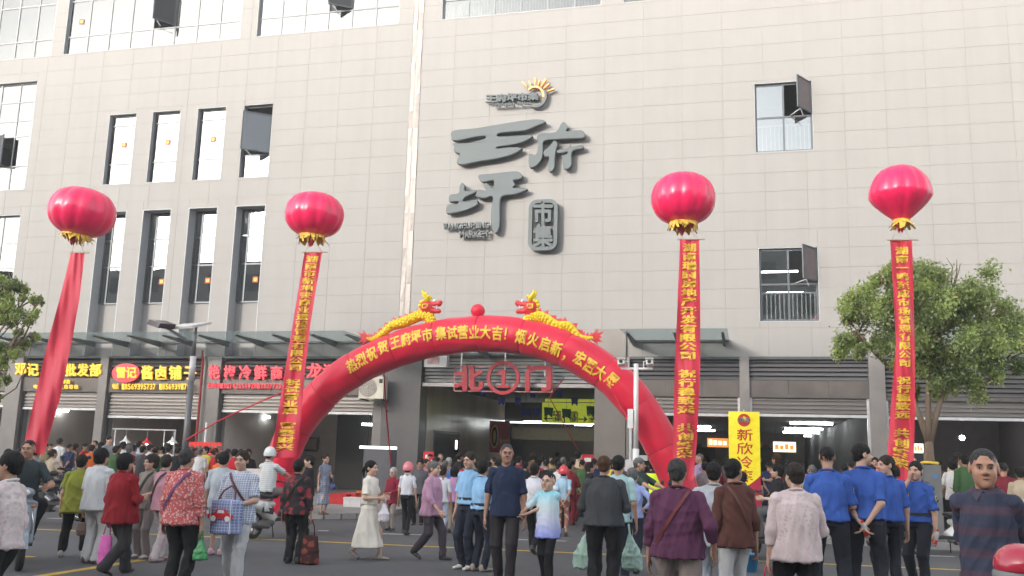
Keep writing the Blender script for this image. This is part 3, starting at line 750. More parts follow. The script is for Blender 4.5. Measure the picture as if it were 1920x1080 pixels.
# red poster facing out by the inner opening
a = PP(918, 848, 7.0); b = PP(955, 790, 7.0)
t = thing('red_poster_board', 'red advertising board with a gold emblem on the left wall inside the gate', 'sign', (a.x, 7.0, a.z))
RB = mat('poster_red', (.50, .015, .02), .5); obj('board', MB().obox(((a.x+b.x)/2, 7.0, (a.z+b.z)/2), ((b.x-a.x)/2, .12, 0), (-.006, .03, 0), (0, 0, (b.z-a.z)/2)), RB, t)
kk = MB(); cx_, cz_ = a.x+(b.x-a.x)*.27, (a.z+b.z)/2
def sh(u): return 6.955+(u-(a.x+b.x)/2)*.12/((b.x-a.x)/2)
for (rx, rz, m_, dy) in ((.15, .46, M_yellow, 0), (.12, .40, mat('black_print', (.02, .02, .02)), -.004), (.05, .26, M_yellow, -.008)):
    q = MB(); vs = [(cx_+rx*math.cos(R(20*i)), 0, cz_+rz*math.sin(R(20*i))) for i in range(18)]; q.add([(v[0], sh(v[0])+dy, v[2]) for v in vs], [tuple(range(18))]); obj('emblem', q, m_, t)
for i, ch in enumerate('贵州鸭'):
    u0 = a.x+(b.x-a.x)*(.52+.15*i); s_ = (b.x-a.x)*.15
    obj('character', glyph_mb(ch, lambda u, v, d: (u0+u*s_, sh(u0+u*s_)-.006, cz_-.28+v*s_*1.7)), M_yellow, t)
# yellow-green direction banner and blue bunting in the passage
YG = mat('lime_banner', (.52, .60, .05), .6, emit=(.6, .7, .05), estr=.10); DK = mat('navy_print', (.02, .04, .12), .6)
a = PP(1016, 793, 9.0); b = PP(1118, 756, 9.0)
t = thing('direction_banner', 'lime green hanging direction banner with arrows inside the gate', 'banner', ((a.x+b.x)/2, 9.0, a.z))
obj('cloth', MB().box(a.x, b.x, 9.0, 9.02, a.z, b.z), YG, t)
Wd, Hd = b.x-a.x, b.z-a.z
def arrow(cx, cz, s, dx, dz):
    q = MB(); D = Vector((dx, 0, dz)); N = Vector((-dz, 0, dx)); c = Vector((cx, 8.99, cz))
    q.add([c-D*s, c-D*s+N*s*.12, c+D*s*.3+N*s*.12, c+D*s*.3-N*s*.12, c-D*s-N*s*.12][1:], [(0,1,2,3)])
    q.add([c+D*s, c+D*s*.1+N*s*.7, c+D*s*.3+N*s*.12, c+D*s*.3-N*s*.12, c+D*s*.1-N*s*.7], [(0,1,2,3,4)]); obj('arrow', q, DK, t)
arrow(a.x+Wd*.12, a.z+Hd*.22, .20, -1, 0); arrow(a.x+Wd*.42, a.z+Hd*.25, .2, 0, 1); arrow(a.x+Wd*.76, a.z+Hd*.22, .2, 1, 0)
for i, (w_, uu) in enumerate((('蔬菜', .2), ('水果', .2), ('综合', .52), ('服务', .52), ('肉类', .86), ('水产', .86))):
    for j, ch in enumerate(w_):
        u0, v0, s_ = a.x+Wd*(uu+.06*j), a.z+Hd*(.06+.26*(1-i % 2)), .24
        obj('character', glyph_mb(ch, lambda u, v, d: (u0+u*s_, 8.99, v0+v*s_)), DK, t)
t2 = thing('direction_banner', 'narrow lime green banner strip above the direction banner inside the gate', 'banner', ((a.x+b.x)/2, 8.0, b.z+.1))
c0, c1 = PP(1022, 753, 8.0), PP(1118, 741, 8.0); obj('cloth', MB().box(c0.x, c1.x, 8.0, 8.02, c0.z, c1.z), YG, t2)
BL = mat('blue_flag', (.02, .05, .45), .6); GR = mat('green_flag', (.02, .25, .14), .6)
for i, (px, py, m_, yy) in enumerate(((905, 735, BL, 1.5), (940, 752, BL, 2.5), (972, 752, BL, 3.0), (985, 772, BL, 4.0), (1008, 772, BL, 4.2), (1028, 772, GR, 7), (1062, 775, GR, 7), (1078, 752, BL, 3.5), (1108, 770, GR, 7), (1050, 738, BL, 2.2), (1000, 740, BL, 1.8))):
    c = PP(px, py, yy); s = .10+.012*yy
    t = thing('bunting_flag', ['blue paper flag under the gate ceiling, nearest the left wall', 'blue flag just right of the one nearest the left gate wall', 'blue flag under the ringed numeral of the gate sign', 'blue flag left of the lime direction banner', 'blue flag overlapping the left end of the lime banner', 'green flag over the left arrow of the lime banner', 'green flag over the middle of the lime banner', 'blue flag above the right half of the lime banner', 'green flag at the right end of the lime banner', 'blue flag highest up under the right gate character', 'blue flag tucked behind the louvre right of the ringed numeral'][i], 'flag', c, 0, 'bunting flags inside the gate')
    q = MB(); yl = random.uniform(-.3, .3)
    q.add([(c.x-s, yy, c.z+s), (c.x+s, yy+yl, c.z+s*.9), (c.x+s*.8, yy+yl, c.z-s*1.3), (c.x, yy+yl/2, c.z-s*.6), (c.x-s*.8, yy, c.z-s*1.2)], [(0,1,2,3,4)])
    obj('flag_cloth', q, m_, t)
    obj('string', MB().tube([(c.x, yy+yl/2, c.z+s*.95), (c.x, yy+yl/2, 3.9)], .006, 4), M_steel, t)
# small wall sign over the portal's left corner (white-red lit box)
a = PP(795, 688, -.6); b = PP(838, 663, -.6)
t = thing('light_box_sign', 'white light box with faded red print at the upper left corner of the gate', 'sign', (a.x, -.6, a.z))
obj('box', MB().box(a.x, b.x, -.6, -.35, a.z, b.z), mat('white_box', (.6, .57, .56), .5, var=.05), t)
obj('print', MB().box(a.x+.1, b.x-.25, -.606, -.6, a.z+.1, b.z-.12), mat('faded_red', (.55, .3, .3), .6, var=.4, vscale=5), t)
# north gate sign: 北 (1) 门
SR = mat('sign_red', (.40, .012, .028), .35, coat=.2)
t = thing('gate_sign', 'red raised sign letters with a ringed numeral hanging across the gate louvre', 'sign', (PP(935, 708, -.3).x, -.3, PP(935, 708, -.3).z))
def ctext(ch, x0, y0, x1, y1, Y, m, parent, thick=.08, bold=.035, cjk=True, name='character', skew=0):
    """character filling the pixel box, standing at depth Y"""
    A, B = PP(x0, y1, Y), PP(x1, y0, Y); A2, B2 = PP(x1, y1, Y), PP(x0, y0, Y)
    def fn(u, v, d):
        p = (A*(1-u)+A2*u)*(1-v)+(B2*(1-u)+B*u)*v; return (p.x, Y+d, p.z)
    return obj(name, glyph_mb(ch, fn, bold, None, (0, thick), cjk), m, parent)
ctext('北', 852, 686, 906, 736, -.3, SR, t, bold=.055); ctext('门', 982, 686, 1036, 736, -.3, SR, t, bold=.055)
q = MB(); a, b = PP(929, 727, -.3), PP(957, 693, -.3); w_, h_ = b.x-a.x, b.z-a.z
q.box(a.x+w_*.40, a.x+w_*.66, -.3, -.22, a.z+h_*.15, b.z); q.box(a.x+w_*.10, a.x+w_*.95, -.302, -.222, a.z, a.z+h_*.15); q.add([(a.x+w_*.40, -.301, b.z), (a.x+w_*.05, -.301, a.z+h_*.80), (a.x+w_*.05, -.301, a.z+h_*.66), (a.x+w_*.40, -.301, a.z+h_*.80)], [(0,1,2,3)])
obj('character', q, SR, t)
c = PP(943, 708, -.3); ro = (PP(974, 708, -.3)-c).length; q = MB(); n = 40
vs = []
for (r, y) in ((ro, -.3), (ro*.80, -.3), (ro*.80, -.22), (ro, -.22)): vs += [(c.x+r*math.cos(2*math.pi*i/n), y, c.z+r*math.sin(2*math.pi*i/n)) for i in range(n)]
q.add(vs, [(k*n+i, k*n+(i+1) % n, ((k+1) % 4)*n+(i+1) % n, ((k+1) % 4)*n+i) for k in range(4) for i in range(n)]); obj('ring', q, SR, t)
q = MB(); L0, L1 = PP(851, 733, -.25), PP(1036, 688, -.25)
for z in (L0.z, L1.z): q.box(L0.x, L1.x, -.24, -.2, z-.015, z+.015)
for x in (L0.x, L1.x): q.box(x-.015, x+.015, -.24, -.2, L0.z, L1.z)
obj('sign_frame', q, mat('pink_frame', (.45, .2, .2), .4), t)
q = MB()
for x in (PP(865, 690, -.2).x, PP(947, 690, -.2).x, PP(1022, 690, -.2).x): q.tube([(x, -.2, L1.z-.3), (x, -.2, 4.98)], .025, 6)
obj('hanger', q, M_rail, t)

# ------------------------------------------------------------------ shop lettering
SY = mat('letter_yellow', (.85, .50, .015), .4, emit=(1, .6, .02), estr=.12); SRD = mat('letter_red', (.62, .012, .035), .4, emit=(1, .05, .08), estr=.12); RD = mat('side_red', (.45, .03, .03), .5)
def words(txt, boxes, m, parent, thick=.05, bold=.038, Y=-.12, cjk=True):
    for ch, bx in zip(txt, boxes): ctext(ch, *bx, Y, m, parent, thick, bold, cjk)
def run(txt, x0, y0, x1, y1, m, parent, Y=-.1, bold=.03, slope=0):
    n = len(txt); w = (x1-x0)/n
    for i, ch in enumerate(txt):
        if ch == ' ': continue
        yy = slope*i/n; c_ = ord(ch) > 255; e = 0 if c_ else w*.12
        ctext(ch, x0+w*i+e, y0+yy, x0+w*(i+1)-e, y1+yy, Y, m, parent, .03, bold, c_, 'character')
def signth(px, py, label):
    c = PP(px, py, -.12); return thing('shop_sign', label, 'sign', c)
t = signth(110, 693, 'yellow raised shop lettering over the leftmost shop behind the hanging red banner')
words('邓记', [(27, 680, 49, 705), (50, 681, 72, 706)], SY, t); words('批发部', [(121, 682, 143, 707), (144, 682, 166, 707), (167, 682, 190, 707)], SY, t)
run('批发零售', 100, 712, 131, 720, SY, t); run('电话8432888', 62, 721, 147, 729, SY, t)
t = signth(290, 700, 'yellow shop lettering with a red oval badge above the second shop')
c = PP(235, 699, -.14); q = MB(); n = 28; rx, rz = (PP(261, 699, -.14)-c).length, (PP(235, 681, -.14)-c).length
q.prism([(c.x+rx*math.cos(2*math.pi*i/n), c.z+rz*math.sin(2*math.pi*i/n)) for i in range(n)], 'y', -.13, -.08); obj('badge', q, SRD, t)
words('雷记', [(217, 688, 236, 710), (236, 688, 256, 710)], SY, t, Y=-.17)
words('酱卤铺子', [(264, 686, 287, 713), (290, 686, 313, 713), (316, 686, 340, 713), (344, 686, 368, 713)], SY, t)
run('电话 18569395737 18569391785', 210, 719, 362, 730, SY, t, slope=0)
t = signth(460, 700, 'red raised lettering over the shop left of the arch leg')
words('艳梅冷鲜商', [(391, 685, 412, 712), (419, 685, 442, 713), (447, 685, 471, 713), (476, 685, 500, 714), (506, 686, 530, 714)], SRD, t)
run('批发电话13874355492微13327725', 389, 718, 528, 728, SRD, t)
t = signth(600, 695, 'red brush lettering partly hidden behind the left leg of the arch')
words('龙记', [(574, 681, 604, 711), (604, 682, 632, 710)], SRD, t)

# ------------------------------------------------------------------ big facade lettering
LG = mat('sign_grey_metal', (.088, .104, .108), .55, spec=.25, var=.06, vscale=1.2)
def zo(pts, ox, oy, s): return [(ox+x/s, oy+y/s) for x, y in pts]
def smooth(pts, k=3):
    n = len(pts); out = []
    for i in range(n):
        p0, p1, p2, p3 = [np.array(pts[(i+j-1) % n], float) for j in range(4)]
        for j in range(k):
            t = j/k; q = .5*((2*p1)+(-p0+p2)*t+(2*p0-5*p1+4*p2-p3)*t*t+(-p0+3*p1-3*p2+p3)*t**3); out.append(tuple(q))
    return out
def slab(pts, parent, m=LG, front=-.30, back=-.12, bev=.02, name='stroke', k=3):
    c = [PP(x, y, front) for x, y in smooth(pts, k)]
    P2 = [(p.x, p.z) for p in c]; n = len(P2)
    area = sum(P2[i][0]*P2[(i+1) % n][1]-P2[(i+1) % n][0]*P2[i][1] for i in range(n)); s = 1 if area > 0 else -1
    ins = []
    for i in range(n):
        a, b = np.array(P2[i-1]), np.array(P2[(i+1) % n]); d = b-a; d = d/(np.linalg.norm(d)+1e-9); ins.append((P2[i][0]-s*d[1]*bev, P2[i][1]+s*d[0]*bev))
    vs = [(x, front, z) for x, z in ins]+[(x, front+bev, z) for x, z in P2]+[(x, back, z) for x, z in P2]
    fs = [tuple(q) for q in tessellate_polygon([[Vector((x, z, 0)) for x, z in P2]])]+[(r*n+i, (r+1)*n+i, (r+1)*n+(i+1) % n, r*n+(i+1) % n) for r in (0, 1) for i in range(n)]
    return obj(name, MB().add(vs, fs), m, parent)
z1 = lambda p: zo(p, 825, 210, 6.62)
z2 = lambda p: zo(p, 820, 310, 6.354)
t = thing('brand_sign', 'large grey metal brush lettering mounted on the upper facade', 'sign', PP(960, 330, -.2))
slab(z1([(135,260),(190,222),(440,200),(700,155),(1080,98),(1250,92),(1310,125),(1200,170),(1060,228),(940,240),(740,262),(722,300),(960,290),(1120,282),(1140,310),(1050,362),(900,405),(720,430),(712,450),(860,436),(985,440),(1010,462),(900,525),(700,580),(480,612),(300,650),(215,640),(210,600),(245,520),(190,505),(170,470),(175,420),(162,385),(330,380),(480,350),(560,325),(545,300),(400,315),(300,340),(160,352),(140,310)]), t)
slab(z1([(1218,270),(1430,248),(1520,120),(1590,190),(1570,235),(1740,222),(1795,265),(1780,320),(1620,330),(1480,338),(1290,360),(1280,480),(1262,580),(1210,650),(1150,688),(1105,670),(1103,520),(1185,530),(1215,430)]), t)
slab(z1([(1285,490),(1360,420),(1420,350),(1462,400),(1440,470),(1425,600),(1420,690),(1380,740),(1345,720),(1350,560),(1320,560),(1290,540)]), t)
slab(z1([(1455,470),(1590,440),(1615,395),(1650,430),(1760,400),(1770,450),(1640,490),(1635,640),(1600,700),(1540,705),(1525,650),(1520,580),(1500,540),(1560,530),(1580,495),(1470,512)]), t)
slab(z2([(120,470),(235,460),(240,430),(150,435),(135,400),(150,350),(250,330),(262,250),(290,205),(325,240),(330,300),(450,290),(465,315),(330,380),(315,425),(460,405),(480,440),(460,480),(300,545),(130,575),(105,545)]), t)
slab(z2([(495,110),(620,100),(800,78),(950,72),(1010,120),(990,160),(905,180),(930,230),(900,265),(1050,270),(1060,295),(920,345),(770,368),(745,480),(745,660),(730,760),(690,812),(650,760),(637,640),(645,500),(655,372),(560,390),(465,375),(460,330),(490,285),(580,300),(555,250),(580,205),(660,260),(665,180),(540,200),(495,160)]), t)
# seal-shaped box with 市集
def ringslab(x0, y0, x1, y1, r, w, parent, m):
    def rr(o):
        a, b = PP(x0+o, y1-o, -.3), PP(x1-o, y0+o, -.3); q = max(.05, r-o*.017); out = []
        for cx, cz, s0 in ((b.x-q, b.z-q, 0), (a.x+q, b.z-q, 90), (a.x+q, a.z+q, 180), (b.x-q, a.z+q, 270)):
            out += [(cx+q*math.cos(R(s0+i*18)), cz+q*math.sin(R(s0+i*18))) for i in range(6)]
        return out
    o, i = rr(0), rr(w); n = len(o); vs = [(x, -.3, z) for x, z in o]+[(x, -.3, z) for x, z in i]+[(x, -.12, z) for x, z in i]+[(x, -.12, z) for x, z in o]
    obj('border', MB().add(vs, [(k*n+j, k*n+(j+1) % n, ((k+1) % 4)*n+(j+1) % n, ((k+1) % 4)*n+j) for k in range(4) for j in range(n)]), m, parent)
ringslab(989.5, 372.5, 1046, 470, .28, 7, t, LG)
ctext('市', 999, 378, 1037, 424, -.3, LG, t, .15, .045); ctext('集', 999, 421, 1037, 466, -.3, LG, t, .15, .045)
def lat(txt, x0, x1, ya, yb, h, t, m=LG, Y=-.25, th=.1, bold=.03):
    n = len(txt); w = (x1-x0)/n
    for i, ch in enumerate(txt):
        if ch == ' ': continue
        y = ya+(yb-ya)*i/n; ctext(ch, x0+w*i+w*.1, y, x0+w*(i+1)-w*.02, y+h, Y, m, t, th, bold, False, 'letter')
lat('WANGFUPING', 830, 917, 418, 415, 11.5, t); lat('MARKET', 861, 917, 433, 431.5, 12.5, t)
t = thing('logo_sign', 'small market logo of grey characters with an orange sunburst above the big lettering', 'sign', PP(970, 180, -.2))
for i, ch in enumerate('王府坪市集'):
    x = 910+19.8*i; ctext(ch, x, 177-1.1*i, x+20.5, 193-1.1*i, -.2, LG, t, .1, .06)
lat('Wangfuping Market', 922, 996, 192.5, 188.5, 6.5, t, th=.06, bold=.04)
OG = mat('sun_orange', (.85, .36, .08), .45); 
def arcslab(cx, cy, r0, r1, a0, a1, m, name):
    n = 16; pts = [(cx+r1*math.cos(R(a0+(a1-a0)*i/n)), cy-r1*math.sin(R(a0+(a1-a0)*i/n))) for i in range(n+1)]+[(cx+r0*math.cos(R(a1-(a1-a0)*i/n)), cy-r0*math.sin(R(a1-(a1-a0)*i/n))) for i in range(n+1)]
    slab(pts, t, m, -.22, -.1, .004, name, 1)
arcslab(1003, 178, 14, 17.5, -15, 140, OG, 'sun_arc'); arcslab(1003, 179, 17.5, 22.5, -110, 30, LG, 'crescent')
for a, r0, r1, w in ((132, 22, 36, 1.6), (112, 20, 31, 1.5), (90, 20, 34, 1.8), (75, 20, 31, 1.6), (58, 21, 38, 2.0), (42, 22, 35, 1.8), (22, 24, 38, 1.8)):
    d = (math.cos(R(a)), -math.sin(R(a))); n_ = (-d[1], d[0])
    slab([(1003+d[0]*r0+n_[0]*w*.4, 180+d[1]*r0+n_[1]*w*.4), (1003+d[0]*r1+n_[0]*w, 180+d[1]*r1+n_[1]*w), (1003+d[0]*r1-n_[0]*w, 180+d[1]*r1-n_[1]*w), (1003+d[0]*r0-n_[0]*w*.4, 180+d[1]*r0-n_[1]*w*.4)], t, OG, -.22, -.1, .004, 'sun_ray', 1)

# ------------------------------------------------------------------ building across the street (seen in the panes, shades the street)
OB = thing('facing_building', 'long plain concrete building on the far side of the street behind the viewer', 'building', (-30, -60, 0))
mb = MB(); mb.box(-140, -60, -72, -60, 0, 21.2); mb.box(-60, -20, -72, -60, 0, 21.8); mb.box(-20, 80, -72, -60, 0, 21.4); mb.box(-47, -44, -66, -61, 21.8, 23.0); mb.box(-12, -8, -66, -61, 21.4, 22.4)
obj('block', mb, mat('facing_wall', (.36, .34, .32), .8, var=.05), OB)
mb = MB()
for i in range(52):
    for k in range(6):
        x = -138+i*4.2; mb.box(x, x+2.2, -60.02, -59.97, 1.6+k*3.4, 3.4+k*3.4)
obj('window_panes', mb, mat('facing_glass', (.05, .06, .07), .2), OB, kind='stuff')
# ------------------------------------------------------------------ inflatable arch
RedA = mat('arch_red_nylon', (.68, .010, .045), .42, var=.14, vscale=1.2, bump=.6, bscale=4.5, sheen=.2, spec=.4)
M_gold = mat('gold_print', (.86, .52, .05), .6, var=.25, vscale=9)
AY = -8.75
cpx = [(516, 962), (518, 925), (527, 872), (542, 828), (565, 787), (602, 742), (645, 705), (695, 676), (755, 652), (822, 634), (895, 626), (968, 629), (1035, 645), (1092, 671), (1140, 702), (1180, 740), (1213, 785), (1240, 832), (1262, 880), (1277, 925), (1283, 968)]
cp = [np.array([PP(x, y, AY).x, PP(x, y, AY).z]) for x, y in cpx]
def spline(pts, k):
    out = []; n = len(pts)
    for i in range(n-1):
        p0, p1, p2, p3 = pts[max(i-1, 0)], pts[i], pts[i+1], pts[min(i+2, n-1)]
        for j in range(k):
            t = j/k; out.append(.5*((2*p1)+(-p0+p2)*t+(2*p0-5*p1+4*p2-p3)*t*t+(-p0+3*p1-3*p2+p3)*t**3))
    out.append(pts[-1]); return out
cl = spline(cp, 8); cl[0] = np.array([cl[0][0], .10]); cl[-1] = np.array([cl[-1][0], .10])
ARC = np.array(cl); seg = np.r_[0, np.cumsum(np.linalg.norm(np.diff(ARC, axis=0), axis=1))]
AR = .415
def arad(s):
    T = seg[-1]; q = s/T; base = AR*(.90+.12*math.sin(math.pi*q))
    ph = (s/1.05) % 1.0; crease = -.03*math.exp(-(min(ph, 1-ph)/.05)**2)
    return base*(1+crease)
t = thing('inflatable_arch', 'large red inflatable archway with yellow greeting characters spanning the gate', 'arch', ((ARC[0][0]+ARC[-1][0])/2, AY, .12))
mb = MB(); n = 40; vs = []; fs = []; k = 0
S_ = np.linspace(0, seg[-1], 300)
for i, s in enumerate(S_):
    c = np.array([np.interp(s, seg, ARC[:, 0]), np.interp(s, seg, ARC[:, 1])]); s2 = min(s+.05, seg[-1]); s1 = max(s-.05, 0)
    d = np.array([np.interp(s2, seg, ARC[:, 0])-np.interp(s1, seg, ARC[:, 0]), np.interp(s2, seg, ARC[:, 1])-np.interp(s1, seg, ARC[:, 1])]); d /= np.linalg.norm(d)
    nn = np.array([-d[1], d[0]]); r = arad(s)
    for j in range(n):
        a = 2*math.pi*j/n
        w = 1+.010*math.sin(9*a+s*3)+.012*math.sin(s*5.1+2*a)+.010*math.sin(4*a-s*7.3)
        ca, sa = math.cos(a)*r*w, math.sin(a)*r*w
        vs.append((c[0]+nn[0]*ca, AY+sa, c[1]+nn[1]*ca))
for i in range(len(S_)-1):
    for j in range(n): fs.append((i*n+j, (i+1)*n+j, (i+1)*n+(j+1) % n, i*n+(j+1) % n))
mb.add(vs, fs); obj('arch_tube', mb, RedA, t, True)
# seams
SM = mat('arch_seam', (.30, .004, .02), .6); s = 1.05
while s < seg[-1]-.2:
    c = np.array([np.interp(s, seg, ARC[:, 0]), np.interp(s, seg, ARC[:, 1])]); d = np.array([np.interp(s+.05, seg, ARC[:, 0])-np.interp(s-.05, seg, ARC[:, 0]), np.interp(s+.05, seg, ARC[:, 1])-np.interp(s-.05, seg, ARC[:, 1])]); d /= np.linalg.norm(d); nn = np.array([-d[1], d[0]])
    r = arad(s)*1.012
    mb = MB(); mb.tube([(c[0]+nn[0]*math.cos(R(10*j))*r, AY+math.sin(R(10*j))*r, c[1]+nn[1]*math.cos(R(10*j))*r) for j in range(37)], .006, 4, False); obj('seam', mb, SM, t); s += 1.05
def archpt(x, z):
    """front surface of the tube at x,z"""
    d2 = (ARC[:, 0]-x)**2+(ARC[:, 1]-z)**2; i = int(np.argmin(d2)); q = math.sqrt(d2[i]); r = arad(seg[i])
    return AY-math.sqrt(max(r*r-q*q, .0004))*1.015-.012
chars = [('热',661,686),('烈',679,675),('祝',698,664),('贺',719,652),('王',742,643),('府',762,637),('坪',781,632),('市',802,629),('集',828,626),('试',849,625),('营',869,624),('业',890,624),('大',911,624),('吉',933,626),('！',949,627),('烟',977,632),('火',1000,638),('启',1022,646),('新',1043,655),('，',1060,664),('宏',1087,673),('图',1106,687),('大',1125,699),('展',1147,713)]
for ch, x, y in chars:
    p = PP(x, y, AY-.38); c = np.array([p.x, p.z]); i = int(np.argmin(((ARC-c)**2).sum(1))); d = ARC[min(i+6, len(ARC)-1)]-ARC[max(i-6, 0)]; d /= np.linalg.norm(d); nn = np.array([-d[1], d[0]])
    sl_ = .55; w, h = .262, .335
    def fn(u, v, dd):
        q = c+d*(u-.5)*w+nn*(v-.5)*h; return (q[0], archpt(q[0], q[1]), q[1])
    obj('character', glyph_mb(ch, fn, .04), M_gold, t)
# finial ball
p = PP(896, 583, AY); tobj('inflatable_ball', MB().lathe([(max(.001, .165*math.sin(math.pi*i/14)), -.165*math.cos(math.pi*i/14)) for i in range(15)], p, 24, lambda a, z: 1+.02*abs(math.sin(4*a))), RedA, 'small red inflatable ball sitting on the crown of the arch', 'ball', smooth=True, base=p-Vector((0,0,.165)))
# dragons
DYl = mat('dragon_yellow', (.80, .60, .02), .5, var=.06); DRd = mat('dragon_red', (.60, .03, .04), .45); Wh = mat('dragon_white', (.8, .78, .75), .5)
def dragon(path, head, face, label):
    Yd = AY-.05; P_ = spline([np.array([PP(x, y, Yd).x, PP(x, y, Yd).z]) for x, y in path], 10); n = len(P_)
    h = PP(*head, Yd); t = thing('inflatable_dragon', label, 'dragon', (h.x, Yd, P_[0][1]))
    prim = []; rad = []
    for i, p in enumerate(P_): rad.append(.035+.085*min(1, i/(n*.45)))
    mb = MB(); mb.tube([(p[0], Yd, p[1]) for p in P_], rad, 12); obj('dragon_body', mb, DYl, t, True)
    mb = MB()
    for i in range(0, n, 3):
        d = P_[min(i+1, n-1)]-P_[max(i-1, 0)]; d /= np.linalg.norm(d)+1e-9; nn = np.array([-d[1], d[0]])
        for k in range(7):
            a = R(-100+k*33+(16 if (i//3) % 2 else 0)); r = rad[i]
            o = nn*math.cos(a)*r*.9; mb.ball((P_[i][0]+o[0], Yd-math.sin(a+math.pi/2 if 0 else a)*0-abs(math.sin(a))*r*.9 if True else 0, P_[i][1]+o[1]), r*.36, 7, 5)
    obj('scales', mb, DYl, t, True, kind='stuff')
    mb = MB()
    for i in range(4, n-6, 6):
        d = P_[i+1]-P_[i-1]; d /= np.linalg.norm(d); nn = np.array([-d[1], d[0]]); nn = nn if nn[1] > 0 else -nn; r = rad[i]
        a, b, c = P_[i-3]+nn*r*.8, P_[i+3]+nn*r*.8, P_[i]+nn*(r+.09)-d*.05
        mb.add([(a[0], Yd-.03, a[1]), (b[0], Yd-.03, b[1]), (c[0], Yd, c[1]), (a[0], Yd+.03, a[1]), (b[0], Yd+.03, b[1])], [(0,1,2), (4,3,2), (1,4,2), (3,0,2)])
    obj('back_fin', mb, DRd, t)
    T = P_[0]; mb = MB(); s = -face
    for ang, L in ((150, .30), (175, .22), (205, .26), (120, .24), (235, .2)):
        a = R(ang); dx = math.cos(a)*face; v = Vector((dx, 0, math.sin(a))); w = Vector((-v.z, 0, v.x))
        B = Vector((T[0], Yd, T[1]))
        mb.add([B-w*.07-Vector((0,.03,0)), B+w*.07-Vector((0,.03,0)), B+v*L, B-w*.07+Vector((0,.03,0)), B+w*.07+Vector((0,.03,0))], [(0,1,2), (4,3,2), (1,4,2), (3,0,2)])
    obj('tail_fin', mb, DRd, t)
    f = face; hx, hz = h.x, h.z
    Pm, Fm = nets([S((0, 0, 0), (.155, .13, .165)), C((f*.05, 0, .07), (f*.30, 0, .085), .075, .062), S((f*.33, 0, .12), .06), C((f*.05, 0, -.07), (f*.31, 0, -.085), .07, .055), C((-f*.04, 0, -.05), (-f*.0, 0, -.2), .1)], .018, .04)
    obj_ = put('dragon_head', npmesh('dragon_head', [(Pm, Fm)], DRd), t, (hx-t.location.x, 0, hz-t.location.z))
    mb = MB()
    for sg in (-1, 1):
        mb.tube([(hx+f*.03, Yd+sg*.06, hz+.13), (hx+f*.02, Yd+sg*.07, hz+.22), (hx-f*.06, Yd+sg*.09, hz+.30), (hx-f*.09, Yd+sg*.1, hz+.40)], [.04, .05, .042, .02], 8)
        mb.tube([(hx+f*.02, Yd+sg*.07, hz+.22), (hx+f*.09, Yd+sg*.09, hz+.27)], [.045, .03], 8)
    obj('horns', mb, DYl, t, True)
    mb = MB()
    for i in range(5):
        a = R(95+i*32); c = Vector((hx-f*abs(math.sin(a-R(90)+.3))*.14-f*.02, Yd, hz+.16*math.cos(R(i*36)))); mb.ball(c, (.055, .07, .05), 8, 6)
    obj('mane', mb, DYl, t, True)
    mb = MB(); yf = Yd-.135; q = []
    for (x0, x1, zz0, zz1) in ((-.07, .07, .045, .065), (-.07, .04, -.045, -.025), (-.07, -.045, -.03, .05), (.05, .07, -.01, .05)): mb.box(hx+min(f*x0, f*x1), hx+max(f*x0, f*x1), yf-.01, yf+.04, hz+zz0+.01, hz+zz1+.01)
    obj('eye_outline', mb, M_yellow, t)
    mb = MB(); mb.ball((hx+f*.20, Yd-.03, hz+.16), .042, 8, 6); mb.lathe([(.022, 0), (.001, -.09)], (hx+f*.27, Yd-.06, hz+.04), 8); mb.tube([(hx+f*.12, Yd-.04, hz+.02), (hx+f*.27, Yd-.05, hz+.005)], .012, 6); obj('teeth', mb, Wh, t, True, kind='stuff')
dragon([(688, 634), (700, 636), (716, 627), (735, 612), (756, 606), (775, 598), (792, 592), (806, 598), (806, 606)], (800, 577), 1, 'yellow scaled inflatable dragon with red head facing right on the arch\'s left shoulder')
dragon([(1112, 633), (1098, 634), (1084, 630), (1066, 612), (1044, 611), (1022, 597), (1006, 593), (990, 600), (986, 606)], (996, 577), -1, 'yellow scaled inflatable dragon with red head facing left on the arch\'s right shoulder')

